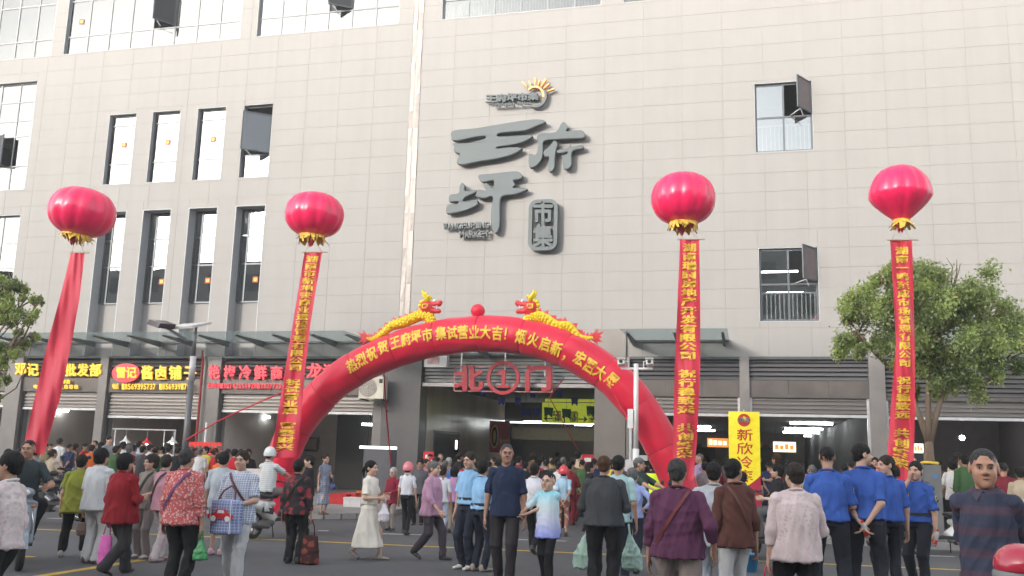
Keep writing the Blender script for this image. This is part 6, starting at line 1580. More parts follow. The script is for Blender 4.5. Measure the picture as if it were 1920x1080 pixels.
scooter(gp(1640, 1010), 100, dark_, 'black parked scooter half hidden behind the uniformed men')
scooter(gp(1862, 985, .0), 75, (.25, .03, .03), 'dark red parked scooter behind the man in the navy polo shirt')
# near scooter at the lower right corner with a red helmet on its seat
c = PP(1895, 1078, -23.5)
sc_ = scooter(Vector((c.x+.75, c.y+.15, 0)), 97, teal, 'teal scooter at the lower right corner nearest the viewer', mirror=False)
m = MB(); m.box(-.22, .22, .62, .98, .74, .97); put('rear_box', m.mesh('rear_box', mat('box_teal', (.10, .17, .17), .4)), sc_)
put('box_lid', MB().box(-.235, .235, .60, 1.0, .972, 1.0).mesh('box_lid', mat('lid_grey', (.13, .12, .115), .5)), sc_)
hp = PP(1912, 1062, -23.45)
t = thing('motorcycle_helmet', 'glossy red and white helmet resting on the nearest scooter seat', 'helmet', (hp.x, hp.y, max(1.001, hp.z-.1)))
P, F = nets([S((0, 0, .1), (.135, .155, .125))], .009, .02, [((0, 0, .075), (0, 0, -1))]); put('helmet_shell', npmesh('helmet_shell', [(P, F)], mat('helmet_red', (.50, .02, .05), .2, coat=.8)), t)
put('helmet_rim', MB().lathe([(.128, .0), (.14, .01), (.14, .06), (.132, .078)], (0, 0, 0), 26, lambda a, z: 1+.06*math.sin(a)**2).mesh('helmet_rim', mat('rim_grey', (.22, .22, .22), .4), True), t)
P, F = nets([S((.05, -.07, .05), (.10, .10, .07))], .009, .02, [((0, 0, .0), (0, 0, -1))]); put('visor', npmesh('visor', [(P, F)], mat('visor_white', (.7, .7, .7), .25, coat=.5)), t)

# ------------------------------------------------------------------ foreground people
def wet(r, g, b): return (r, g, b)
c_ = cloth
blk = c_('trousers_black', (.016, .016, .018)); blk2 = c_('trousers_charcoal', (.035, .033, .036)); navyT = c_('trousers_navy', (.022, .026, .04)); whT = c_('trousers_white', (.50, .50, .50)); greyT = c_('trousers_grey', (.16, .15, .15)); beigeT = c_('trousers_beige', (.30, .25, .21)); taupe = c_('trousers_taupe', (.20, .16, .155))
pinkf = c_('shirt_pink_white_floral', (.60, .52, .51), 'floral', (.54, .42, .42), 24)
P_ = person
P_(22, 848, 1219, -80, 'woman in a white and pink floral blouse carrying a mint bag at the left edge', pinkf, blk, ('short', 'black'), 1, True, ('down', 'carry'), 'walk2', 1.1, sleeve=1.65, hem=.50, look=0,
   extras=[bag(0, 'mint green plastic bag held low at the left edge', mat('bag_mint', (.08, .50, .42), .45, trans=.0), .20, .30, .05)], collar=c_('collar_white', (.62, .62, .62)))
P_(60, 858, 1050, 46, 'man in a dark polo shirt riding the silver blue scooter at the far left', c_('shirt_dark_teal', (.045, .06, .065)), blk, ('crew', 'dark'), 2, False, ('bars', 'bars'), 'ride', 1.15, sleeve=.8, hem=.50, seat=.84, lean=.38, look=-25, H=1.70, pos=ridepos(gp(26, 1060), 46, .10))
P_(155, 853, 1046, 205, 'short haired woman in an olive green T-shirt seen from behind', c_('shirt_olive', (.195, .21, .03)), blk, ('short', 'black'), 1, True, ('down', 'down'), 'wide', 1.12, sleeve=.75, hem=.43, leg=.09, loose=1.12, shoes=(.45, .40, .38), collar=False,
   extras=[])
P_(192, 842, 1058, 172, 'woman in a light grey textured shirt and white trousers seen from behind', c_('shirt_light_grey', (.50, .51, .52), 'vstripe', (.44, .45, .46), 16), c_('trousers_white', (.5, .5, .5)), ('bob', 'black'), 1, True, ('down', 'down'), 'stand', 1.15, sleeve=.95, hem=.46, loose=1.15, shoes=(.10, .07, .05), collar=False,
   extras=[bag(0, 'brown woven handbag hanging beside the light grey shirt', mat('bag_brown', (.17, .11, .08), .7), .18, .22, .10, 'hand')])
P_(237, 849, 1080, 165, 'woman in a loose dark red shirt seen from behind carrying a pink bag', c_('shirt_dark_red', (.22, .012, .018)), blk2, ('bob', 'black'), 1, True, ('down', 'bend'), 'walk', 1.18, sleeve=1.5, hem=.43, loose=1.18, shoes=(.04, .02, .02),
   extras=[bag(0, 'bright pink cloth bag in the hand of the woman in dark red', c_('bag_pink', (.62, .14, .42)), .22, .42, .14, 'hand', bottom=.8)])
P_(285, 853, 1048, -8, 'woman in a taupe sleeveless vest and trousers facing the viewer', c_('shirt_taupe', (.22, .19, .17)), c_('trousers_taupe2', (.24, .20, .19)), ('bob', 'dark'), 0, True, ('front', 'down'), 'stand', .95, sleeve=.35, hem=.47, shoes=(.5, .45, .4), look=-15, loose=1.0,
   extras=[strap(1, mat('strap_black', (.015, .015, .015), .6))])
P_(313, 853, 1054, 160, 'woman in a pink cardigan with a black shoulder strap turning to the right', c_('shirt_mauve', (.45, .23, .28)), c_('trousers_floral_pale', (.52, .46, .46), 'floral', (.45, .32, .34), 12), ('bun', 'dark'), 3, True, ('bend', 'bend'), 'stride', 1.0, sleeve=1.1, hem=.47, look=35, loose=1.05, shoes=(.35, .25, .22),
   extras=[strap(-1, mat('strap_black', (.015, .015, .015), .6))])
P_(352, 842, 1108, 178, 'grey haired woman in a red and white speckled blouse with a purple strap', c_('shirt_red_speckle', (.47, .10, .10), 'floral', (.56, .38, .35), 34), blk, ('short', 'salt'), 1, True, ('down', 'down'), 'stand', 1.2, sleeve=1.7, hem=.46, loose=1.12, shoes=(.12, .12, .13),
   extras=[strap(-1, mat('strap_purple', (.12, .05, .16), .6)), bag(1, 'green plastic bag hanging right of the speckled blouse', mat('bag_green', (.06, .28, .10), .4), .18, .26, .1)])
P_(420, 848, 1042, 190, 'person in a pale grey-blue T-shirt and pink clogs behind the woman with the car bag', c_('shirt_pale_blue_grey', (.40, .44, .48)), c_('shorts_grey', (.30, .31, .33)), ('short', 'black'), 1, False, ('down', 'down'), 'stand', 1.05, sleeve=.95, hem=.45, leg=.22, shoes=(.62, .40, .42), look=20, collar=False,
   extras=[bag(1, 'lilac plastic bag beside the pale grey-blue T-shirt', mat('bag_lilac', (.38, .26, .46), .4), .26, .34, .12)])
# blue cloth bag with a red car print
def carprint(t, wd, ht):
    o = []; y = -wd*.27-.012; red = mat('car_red', (.50, .01, .02), .5); wht = mat('car_white', (.65, .65, .65), .5)
    def q(nm, pts, m, dy=0): put(nm, MB().add([(x, y-dy, z) for x, z in pts], [tuple(range(len(pts)))]).mesh(nm, m), t)
    q('printed_car', [(-.17, .19), (.16, .19), (.165, .235), (.10, .25), (.06, .30), (-.05, .30), (-.09, .25), (-.165, .24)], red)
    q('printed_window', [(-.045, .252), (.05, .252), (.04, .288), (-.035, .288)], wht, .003)
    for x in (-.09, .09): q('printed_wheel', [(x+.033*math.cos(R(30*i)), .19+.033*math.sin(R(30*i))) for i in range(12)], wht, .003)
    for x in (-.13, .13): q('printed_line', [(x-.006, .02), (x+.006, .02), (x+.006, .40), (x-.006, .40)], wht, .002)
I = P_(455, 846, 1100, 8, 'woman in a blue plaid blouse and white trousers facing the viewer', c_('shirt_blue_plaid', (.26, .30, .40), 'plaid', (.58, .60, .66), 12), whT, ('short', 'dark'), 0, True, ('front', 'down'), 'stride', 1.12, sleeve=.85, hem=.46, leg=.03, loose=1.12, look=-4, collar=c_('collar_white', (.62, .62, .62)),
   extras=[strap(-1, mat('strap_maroon', (.10, .03, .03), .6), .60)])
p = world_of(I, (-.02, -.30, .62)); t = thing('cloth_bag', 'blue checked cloth bag with a red car print carried by the woman in plaid', 'bag', p)
P, F = nets([E((0, 0, .03), (0, 0, .37), .21, .11, .21, .09)], .013, .03, [((0, 0, .42), (0, 0, 1)), ((0, 0, 0), (0, 0, -1))]); put('bag_body', npmesh('bag_body', [(fold(P, F, .006, (7, 7, 5), 4), F)], c_('bag_blue_check', (.16, .20, .36), 'plaid', (.36, .40, .55), 9)), t); carprint(t, .42, .4)
put('bag_handle', MB().tube([(-.12, -.03, .36), (-.08, .04, .50), (0, .08, .56), (.08, .04, .50), (.12, -.03, .36)], .012, 6).mesh('bag_handle', mat('strap_maroon', (.1, .03, .03))), t)
P_(503, 872, 1000, 172, 'scooter rider in a white helmet and striped white shirt seen from behind', c_('shirt_white_stripe', (.62, .63, .62), 'stripe', (.45, .47, .48), 9), taupe, ('short', 'black'), 1, True, ('bars', 'bars'), 'ride', 1.0, sleeve=.8, hem=.50, seat=.86, H=1.60, pos=ridepos(gp(512, 1006), 170), extras=[cap('helmet', (.62, .64, .63), 'helmet')])
P_(562, 862, 1058, 180, 'woman in a dark floral blouse with a bun, seen from behind with a patterned bag', c_('shirt_dark_floral', (.035, .028, .030), 'floral', (.24, .035, .045), 9), blk, ('bun', 'black'), 2, True, ('down', 'down'), 'stand', 1.05, sleeve=1.75, hem=.47, loose=1.15, shoes=(.02, .02, .02),
   extras=[strap(-1, mat('strap_black', (.015, .015, .015), .6)), bag(1, 'large dark red patterned shopping bag beside the dark floral blouse', c_('bag_dark_floral', (.05, .02, .02), 'floral', (.22, .05, .04), 8), .32, .42, .22, 'hand', bottom=1.1)])
P_(580, 855, 1000, -60, 'man in a black T-shirt looking left behind the arch leg', c_('shirt_black', (.018, .018, .02)), blk, ('short', 'black'), 3, False, ('down', 'down'), 'stand', 1, sleeve=.8, collar=False)
P_(611, 852, 966, 60, 'woman in a long grey-blue check dress standing on the pavement corner', c_('dress_grey_blue', (.19, .22, .30), 'plaid', (.30, .33, .40), 7), c_('dress_grey_blue', (.19, .22, .30)), ('bun', 'dark'), 3, True, ('bend', 'down'), 'stand', .95, sleeve=.5, skirt=1.25, leg=.17, z0=.12, shoes=(.12, .06, .05), collar=False,
   extras=[bag(0, 'small navy handbag by the grey-blue check dress', mat('bag_navy', (.02, .03, .12), .5), .18, .18, .12, 'hand')])
P_(697, 862, 1050, 82, 'young woman in a long cream dress walking to the right', c_('dress_cream', (.74, .69, .60)), c_('dress_cream', (.74, .69, .60)), ('pony', 'black'), 3, True, ('bend', 'bend'), 'walk', .86, sleeve=.8, skirt=1.85, leg=.125, hem=.56, shoes=(.25, .23, .2), collar=False, loose=1.0,
   extras=[bag(1, 'thin white plastic bag in the hands of the woman in cream', mat('bag_white', (.62, .58, .62), .4), .20, .30, .06)])
P_(738, 877, 996, -10, 'white haired woman in a maroon cardigan facing the viewer', c_('shirt_maroon', (.23, .02, .04)), beigeT, ('short', 'white'), 0, True, ('front', 'down'), 'stand', 1.05, sleeve=1.8, hem=.42, nod=8, hmul=.95)
P_(766, 869, 1003, 178, 'man in a white shirt and pink cap seen from behind', c_('shirt_white', (.60, .60, .64)), blk, ('short', 'black'), 1, False, ('down', 'down'), 'stride', 1.05, sleeve=.85, hem=.55, extras=[cap('helmet', (.62, .16, .20), 'helmet')])
P_(788, 862, 985, 10, 'man in a dark grey polo shirt between the pink cap and the mauve shirt', c_('shirt_dark_grey', (.10, .10, .11)), blk, ('short', 'black'), 2, False, ('down', 'down'), 'stand', 1, sleeve=.8)
P_(812, 863, 1050, 84, 'grey haired woman in a mauve shirt striding to the right', c_('shirt_mauve2', (.42, .24, .34)), c_('trousers_plum', (.055, .045, .055)), ('short', 'grey'), 3, True, ('down', 'swingf'), 'walk', 1.12, sleeve=1.5, hem=.45, loose=1.05, shoes=(.03, .03, .03), lean=.04)
P_(831, 872, 1012, 185, 'man in a white T-shirt and pale jeans seen from behind', c_('shirt_white', (.6, .6, .64)), c_('jeans_pale', (.36, .42, .50)), ('short', 'dark'), 2, False, ('down', 'down'), 'walk', .95, sleeve=.9, hem=.50, collar=False)
P_(853, 876, 1000, 178, 'person in a lilac blouse and beige trousers seen from behind near the gate', c_('shirt_lilac', (.40, .22, .40)), beigeT, ('bob', 'black'), 1, True, ('down', 'down'), 'stand', 1.05, sleeve=.8, hem=.46, collar=False)
lb = c_('uniform_light_blue', (.26, .46, .68))
P_(882, 848, 1068, -25, 'man in a light blue uniform shirt looking towards the viewer', lb, navyT, ('short', 'dark'), 0, False, ('akimbo', 'down'), 'stand', 1.0, sleeve=.85, hem=.55, nod=6, shoes=(.55, .53, .5), extras=[uniform, belt])
P_(906, 863, 1072, 150, 'man in a light blue uniform shirt turned away with his hand raised to a colleague', lb, navyT, ('short', 'black'), 2, False, ('down', (.05, -.30, .76)), 'stand', 1.0, sleeve=.85, hem=.55, look=25, shoes=(.3, .25, .2), extras=[belt])
P_(951, 833, 1096, 8, 'tall man with glasses in a navy T-shirt walking beside the boy', c_('shirt_navy', (.020, .030, .065)), c_('trousers_dark_brown', (.035, .030, .032)), ('crew', 'salt'), 2, False, ('down', 'down'), 'stride', 1.08, sleeve=.9, hem=.48, glasses=True, look=12, collar=False, loose=1.0)
P_(1029, 886, 1100, -12, 'smiling boy with glasses in an aqua to violet T-shirt', c_('shirt_boy_gradient', (.4, .6, .7), 'grad', (.3, .3, .7)), blk, ('crew', 'black'), 3, False, ((-.30, -.16, .60), (-.40, -.18, .57)), 'stride', 1.0, sleeve=.9, hem=.42, glasses=True, look=-6, nod=-6, collar=False, loose=1.15, hmul=1.08)
P_(1003, 868, 1040, 175, 'man in a white shirt and black trousers walking away behind the boy', c_('shirt_white', (.6, .6, .64)), blk, ('short', 'black'), 1, False, ('down', 'down'), 'walk', 1.0, sleeve=.9, hem=.54)
P_(1057, 876, 1006, 190, 'man in a red helmet and pale blue shirt with hands behind his back', c_('shirt_sky', (.34, .50, .62)), c_('shorts_red_pattern', (.32, .12, .10), 'floral', (.5, .4, .3), 12), ('short', 'black'), 1, False, ('back', 'back'), 'stand', 1.0, sleeve=.9, hem=.52, leg=.14, extras=[cap('helmet', (.55, .03, .05), 'helmet')])
P_(1133, 856, 1118, 180, 'heavyset woman in a charcoal cardigan seen from behind carrying pale plastic bags', c_('shirt_charcoal', (.050, .053, .057)), blk, ('short', 'brown'), 1, True, ('bend', 'bend'), 'stand', 1.28, sleeve=1.3, hem=.50, loose=1.12)
for i, (x, y) in enumerate(((1093, 1070), (1185, 1072))):
    q = PP(x, y, -17.2); t = thing('shopping_bag', ['pale green plastic bag left of the woman in charcoal', 'pale green plastic bag right of the woman in charcoal'][i], 'bag', q)
    P, F = nets([E((0, 0, .05), (0, 0, .2), .13, .09, .12, .08), E((0, 0, .2), (.03-.06*i, 0, .46), .12, .08, .02, .02)], .013, .03); put('bag_body', npmesh('bag_body', [(fold(P, F, .012, (10, 10, 6), i), F)], mat('bag_pale_green', (.38, .55, .46), .4, trans=.15)), t)
    put('bag_handle', MB().tube([(.03-.06*i, 0, .45), (.05-.1*i, .03, .58)], .012, 6).mesh('bag_handle', mat('bag_pale_green')), t)
P_(1160, 855, 1092, 178, 'man in a pale aqua T-shirt standing behind the woman in charcoal', c_('shirt_aqua', (.36, .52, .53)), navyT, ('short', 'black'), 2, False, ('down', 'down'), 'stand', 1.02, sleeve=.9, hem=.47, collar=False)
P_(1186, 878, 1074, 176, 'person in a periwinkle blue shirt just left of the dark green shirted rider', c_('shirt_periwinkle', (.30, .36, .62)), navyT, ('short', 'grey'), 1, False, ('akimbo', 'akimbo'), 'stride', .95, sleeve=1.7, hem=.52)
P_(1208, 880, 1040, 68, 'elderly rider in a dark green shirt seated on the dark scooter', c_('shirt_dark_green', (.035, .055, .05)), blk, ('short', 'grey'), 1, False, ('bars', 'bars'), 'ride', 1.15, sleeve=.9, hem=.50, seat=.86, H=1.62, pos=ridepos(gp(1222, 1030), 68), look=25)
P_(1223, 864, 1000, 182, 'worker in a hi-vis vest seen from behind by the camera pole', c_('shirt_navy2', (.03, .04, .07)), blk, ('short', 'black'), 1, False, ('down', 'down'), 'stand', 1.05, sleeve=.9, extras=[vest])
P_(1192, 862, 985, -15, 'worker in a hi-vis vest facing the viewer holding a white fan', c_('shirt_white', (.6, .6, .64)), blk, ('short', 'black'), 0, True, ('down', 'phone'), 'stand', 1, sleeve=.9, extras=[vest])
q = PP(1178, 873, -11.8); tobj('hand_fan', MB().lathe([(.001, -.01), (.12, -.008), (.12, .008), (.001, .01)], (0, 0, 0), 20).bar((0, .1, 0), (0, .26, 0), .02), mat('fan_white', (.6, .56, .56), .6), 'white round hand fan held up beside the camera pole', 'fan')
fo = bpy.data.objects['hand_fan']; 
for v in fo.data.vertices: v.co = v.co+Vector(fo.location)
fo.location = q; fo.rotation_euler = (R(-90), 0, R(12)); fo.scale = (.75, 1, 1)
P_(1270, 862, 1220, 176, 'woman with a white crown in a plum purple shirt with a brown strap', c_('shirt_plum', (.105, .035, .075)), c_('trousers_mushroom', (.27, .22, .20)), ('short', 'salt'), 2, True, ('down', 'out'), 'stride', 1.2, sleeve=1.6, hem=.48, loose=1.15,
   extras=[strap(-1, mat('strap_red_brown', (.16, .03, .03), .6))])
P_(1262, 898, 1060, 178, 'person in a pink T-shirt hidden behind the plum purple shirt', c_('shirt_pink', (.52, .26, .34)), blk, ('short', 'black'), 1, True, ('down', 'down'), 'stand', 1.05, sleeve=.9, collar=False)
P_(1338, 868, 1150, 182, 'man in a light grey short sleeved shirt and pale trousers seen from behind', c_('shirt_grey_pale', (.38, .40, .43)), c_('trousers_pale_blue', (.34, .37, .42)), ('short', 'black'), 1, False, ('down', 'down'), 'stand', 1.12, sleeve=.9, hem=.44, loose=1.1)
P_(1376, 862, 1170, -158, 'person in a brown shirt and white trousers turned to the left', c_('shirt_brown', (.095, .038, .030)), whT, ('short', 'black'), 2, False, ('down', 'down'), 'walk2', .98, sleeve=1.4, hem=.46, look=-45, loose=1.08,
   extras=[strap(1, mat('strap_brown', (.10, .04, .03), .6))])
P_(1390, 885, 1030, 160, 'man in a black shirt half hidden behind the brown shirt', c_('shirt_black', (.018, .018, .02)), blk, ('short', 'black'), 3, False, ('down', 'down'), 'stand', 1, sleeve=.9, look=60)
P_(1434, 895, 1040, -80, 'woman in a black T-shirt seated on the mint scooter looking left', c_('shirt_black', (.018, .018, .02)), c_('trousers_grey2', (.10, .10, .10)), ('bob', 'black'), 3, True, ('bend', 'bend'), 'ride', 1.0, sleeve=.9, hem=.50, seat=.85, H=1.56, pos=ridepos(gp(1432, 1052), -72), collar=False)
P_(1489, 869, 1212, 195, 'woman in a pale pink blouse and black trousers holding a red handled bag', c_('shirt_pale_pink', (.60, .50, .49), 'floral', (.56, .43, .43), 30), blk, ('short', 'dark'), 3, True, ('down', 'bend'), 'stride', 1.16, sleeve=1.55, hem=.46, loose=1.15, look=10,
   extras=[bag(0, 'red handled bag below the pale pink blouse', mat('bag_red', (.55, .03, .05), .5), .2, .25, .2, 'hand')])
ub = c_('uniform_blue', (.040, .098, .36)); ud = c_('uniform_trousers', (.022, .024, .032))
P_(1550, 838, 1140, 178, 'officer in a royal blue shirt seen from behind, leftmost of four', ub, ud, ('crew', 'black'), 1, False, ('front', 'front'), 'wide', 1.12, sleeve=.95, hem=.535, loose=1.08, extras=[uniform])
P_(1617, 833, 1138, 168, 'officer in a royal blue shirt looking left with hands clasped behind his back', ub, ud, ('short', 'black'), 3, False, ('back', 'back'), 'wide', 1.1, sleeve=.95, hem=.535, look=-60, loose=1.05, extras=[bottle(0, 'clear water bottle with red label held behind the officer looking left', (25, -20))])
P_(1660, 855, 1120, -160, 'officer in a royal blue shirt glancing back over his shoulder, third of four', ub, ud, ('short', 'dark'), 0, False, ('down', 'down'), 'stand', 1.1, sleeve=.95, hem=.535, look=95, extras=[uniform])
P_(1716, 866, 1112, -40, 'officer in a royal blue shirt touching his chin, rightmost of four', ub, ud, ('short', 'black'), 0, False, ('down', 'chin'), 'stand', 1.05, sleeve=.95, hem=.535, look=15, extras=[uniform, belt, bottle(0, 'clear water bottle with red cap held by the rightmost officer', (10, 15))])
P_(1843, 843, 1345, -22, 'large older man in a navy striped polo shirt near the right edge', c_('shirt_navy_striped', (.046, .052, .082), 'stripe', (.080, .052, .075), 2.2), c_('trousers_brown', (.06, .045, .045)), ('crew', 'salt'), 5, False, ('back', 'back'), 'wide', 1.0, sleeve=.98, hem=.50, look=14, loose=1.06, hmul=1.08, collar=c_('collar_navy', (.075, .06, .085)))

# ------------------------------------------------------------------ the crowd further back: a few built figures, copied with their own clothes
def proto(i, **k):
    return person(1000+i, 860, 960, 0, 'x', M_dark, M_dark, pos=(0, 0, 0), H=k.pop('H', 1.62), res=.021, sk=1, group=None, name='person', **k)['t']
PR = [proto(0, hair=('short', 'black'), arms=('down', 'down'), stance='stand', sleeve=.9, loose=1.05, collar=False), proto(1, hair=('bob', 'black'), fem=True, arms=('bend', 'down'), stance='stride', sleeve=.8, H=1.55, collar=False),
      proto(2, hair=('bun', 'black'), fem=True, arms=('down', 'front'), stance='stand', sleeve=1.5, H=1.54, loose=1.1, collar=False), proto(3, hair=('crew', 'black'), arms=('back', 'back'), stance='wide', sleeve=.9, bw=1.1, H=1.66, collar=False),
      proto(4, hair=('short', 'black'), fem=True, arms=('swingf', 'swingb'), stance='walk', sleeve=.8, H=1.53, collar=False)]
used = [False]*5; PH = [1.62, 1.55, 1.54, 1.66, 1.53]
pal = {'white': (.60, .60, .60), 'grey': (.24, .24, .25), 'dark grey': (.07, .07, .075), 'black': (.018, .018, .02), 'red': (.42, .02, .03), 'maroon': (.17, .02, .03), 'pink': (.58, .20, .28), 'yellow': (.55, .48, .08), 'orange': (.58, .13, .03), 'green': (.06, .13, .05), 'navy': (.02, .03, .08), 'blue': (.08, .17, .42), 'beige': (.40, .33, .24), 'lilac': (.36, .26, .42), 'cream': (.55, .46, .32), 'khaki': (.20, .18, .10), 'pale blue': (.35, .45, .60), 'brown': (.12, .07, .045)}
crowd = [ # px, head y, depth Y, prototype, facing, top, trousers, hair, skin, label
 (113, 822, -4.2, 0, 178, 'white', 'dark grey', 'black', 1, 'tall man in a white T-shirt at the leftmost shop, back turned'),
 (96, 832, -3.6, 3, 120, 'black', 'black', 'dark', 1, 'man in black left of the white T-shirt at the leftmost shop'),
 (98, 868, -10.2, 2, 160, 'beige', 'black', 'dark', 1, 'bent figure in beige behind the silver blue scooter'),
 (160, 832, -3.8, 0, 95, 'red', 'blue', 'black', 2, 'person in red and jeans by the dark cabinet of the leftmost shop'),
 (178, 826, -3.0, 3, -40, 'dark grey', 'black', 'dark', 0, 'man in dark grey before the first pier'),
 (190, 830, -2.6, 1, 170, 'khaki', 'black', 'black', 1, 'woman in khaki between the first two shops'),
 (205, 818, -3.4, 0, 80, 'grey', 'black', 'black', 3, 'man in a grey T-shirt looking right before the first pier'),
 (216, 850, -7.5, 4, 200, 'green', 'black', 'dark', 1, 'person in dark green behind the light grey shirt'),
 (232, 829, -4.0, 1, 185, 'white', 'black', 'black', 1, 'woman in white under the white lamp shade'),
 (252, 835, -5.0, 2, 175, 'grey', 'black', 'black', 1, 'woman in grey standing left of the red lamp shade'),
 (262, 828, -3.2, 0, 170, 'pale blue', 'navy', 'black', 1, 'man in pale blue deep inside the second shop'),
 (283, 832, -5.2, 4, 160, 'white', 'beige', 'dark', 0, 'woman in bright white under the red lamp shade'),
 (303, 838, -4.6, 1, -20, 'cream', 'black', 'black', 3, 'woman in cream left of the second white lamp shade'),
 (318, 836, -5.4, 2, 180, 'white', 'black', 'black', 2, 'woman in white just below the second white lamp shade'),
 (333, 850, -6.5, 0, 190, 'black', 'black', 'black', 1, 'man in black behind the lamp post'),
 (386, 838, -5.0, 1, -10, 'yellow', 'navy', 'black', 3, 'vendor in a yellow top facing the street below the red stall sign'),
 (404, 846, -7.2, 2, 140, 'red', 'black', 'brown', 2, 'woman in red beside the vendor in yellow'),
 (412, 858, -9.8, 1, 170, 'orange', 'black', 'black', 1, 'person in an orange top behind the speckled blouse'),
 (428, 842, -6.0, 0, 170, 'grey', 'black', 'dark', 1, 'man in grey behind the plaid blouse, wearing nothing on his head'),
 (452, 850, -7.0, 3, 150, 'dark grey', 'black', 'black', 1, 'man in dark grey left of the white foam box'),
 (806, 852, -4.0, 0, -30, 'blue', 'navy', 'black', 0, 'man in blue by the left gate pillar'),
 (800, 866, -7.0, 2, 60, 'pink', 'black', 'dark', 1, 'woman in pink before the passage window'),
 (819, 858, -5.5, 1, 100, 'pink', 'grey', 'black', 3, 'woman in bright pink right of the passage window'),
 (826, 851, -3.0, 3, 20, 'beige', 'black', 'grey', 0, 'bald looking man in beige under the passage window'),
 (842, 857, -6.2, 4, 180, 'grey', 'black', 'white', 1, 'white haired person in grey by the gate'),
 (862, 850, -2.0, 2, 150, 'black', 'black', 'black', 1, 'dark figure in the passage left of the red poster'),
 (925, 858, -3.5, 1, -20, 'cream', 'black', 'dark', 0, 'woman in cream left of the tall man in navy'),
 (973, 856, -2.4, 0, 160, 'maroon', 'black', 'black', 2, 'man in maroon right of the tall man in navy'),
 (985, 866, -6.0, 2, 170, 'black', 'grey', 'black', 1, 'person in black between the tall man and the white shirt'),
 (1000, 850, 1.5, 1, 180, 'brown', 'black', 'dark', 1, 'woman in brown entering the passage'),
 (1018, 853, -1.0, 4, 175, 'grey', 'navy', 'black', 1, 'person in grey just inside the gate behind the boy'),
 (1034, 856, 3.5, 0, 5, 'yellow', 'black', 'black', 3, 'person in yellow inside the passage behind the boy'),
 (1037, 862, -4.5, 3, 185, 'dark grey', 'black', 'black', 1, 'man in dark grey behind the boy\'s head'),
 (1056, 858, -3.0, 0, 170, 'blue', 'black', 'grey', 1, 'grey haired man in blue above the red helmet'),
 (1068, 866, -6.8, 2, 165, 'maroon', 'maroon', 'black', 2, 'woman in maroon right of the red helmet'),
 (1085, 846, -3.6, 0, 160, 'cream', 'black', 'black', 3, 'tall man in a cream shirt at the right of the gate'),
 (1092, 862, -5.6, 3, 180, 'green', 'maroon', 'black', 2, 'man in an army green jacket at the right of the gate'),
 (1106, 868, -8.4, 1, 110, 'black', 'black', 'black', 1, 'woman in black looking out left of the charcoal cardigan'),
 (1098, 852, 2.5, 2, 0, 'orange', 'black', 'black', 0, 'person in orange deep in the passage at its right side'),
 (950, 868, 4.5, 2, 175, 'black', 'black', 'black', 1, 'dark figure deep in the passage behind the tall man'),
 (1045, 848, 6.0, 3, 170, 'black', 'black', 'black', 1, 'dark figure deepest in the market hall centre'),
 (1172, 858, -6.4, 4, 170, 'lilac', 'black', 'grey', 1, 'grey haired person in lilac left of the camera pole'),
 (1311, 851, -4.8, 3, -70, 'lilac', 'grey', 'grey', 0, 'grey haired man in lavender at the shop front right of the arch'),
 (1322, 872, -8.0, 0, 180, 'grey', 'black', 'black', 1, 'man in grey on the kerb left of the yellow banner'),
 (1364, 856, -3.4, 0, 170, 'dark grey', 'black', 'black', 1, 'man in dark grey left of the yellow banner'),
 (1456, 852, -5.4, 1, -120, 'maroon', 'black', 'brown', 0, 'woman in a brown and orange top at the shop right of the yellow banner'),
 (1478, 864, -3.0, 2, 150, 'black', 'black', 'black', 2, 'person in black inside the shop with the row of tubes'),
 (1522, 872, -9.5, 3, 185, 'grey', 'black', 'grey', 1, 'grey haired man behind the leftmost officer'),
 (1583, 870, -7.0, 2, 170, 'lilac', 'black', 'black', 1, 'woman in lilac between the first two officers'),
 (1640, 858, -4.5, 0, -10, 'pink', 'black', 'black', 0, 'person in pink behind the officer glancing back'),
 (1677, 875, -10.5, 1, 175, 'white', 'grey', 'black', 1, 'person in white between the third and fourth officers'),
 (1711, 855, -7.0, 3, 10, 'grey', 'black', 'dark', 0, 'man in grey facing the street left of the tree trunk'),
 (1786, 862, -6.6, 1, 172, 'white', 'black', 'black', 1, 'woman in a white top right of the tree trunk'),
 (1796, 849, -6.0, 0, 150, 'cream', 'beige', 'dark', 3, 'man in a pale shirt beside the woman in white right of the tree'),
 (1806, 852, -7.4, 2, -150, 'green', 'black', 'black', 2, 'person in dark green just left of the man in the polo shirt'),
 (1880, 868, -8.6, 3, 168, 'maroon', 'grey', 'black', 2, 'man in a red-brown shirt right of the man in the polo shirt'),
 (1912, 874, -9.0, 4, 175, 'beige', 'beige', 'black', 2, 'person in beige at the right edge behind the scooters'),
 (14, 868, -12.5, 0, 175, 'black', 'black', 'black', 1, 'man in black behind the woman at the left edge'),
 (40, 845, -8.8, 3, 160, 'dark grey', 'black', 'dark', 1, 'dark figure left of the blank banner\'s lower end'),
 (68, 850, -9.6, 2, 175, 'grey', 'black', 'black', 2, 'woman in grey under the lower end of the blank banner')]
plc = {'A': 'in the crowd at the leftmost shop', 'B': 'in the crowd before the second shop', 'C': 'in the crowd before the third shop', 'G': 'in the crowd left of the gate centre', 'H': 'in the crowd right of the gate centre', 'J': 'outside the shops right of the arch', 'K': 'in the crowd behind the officers'}
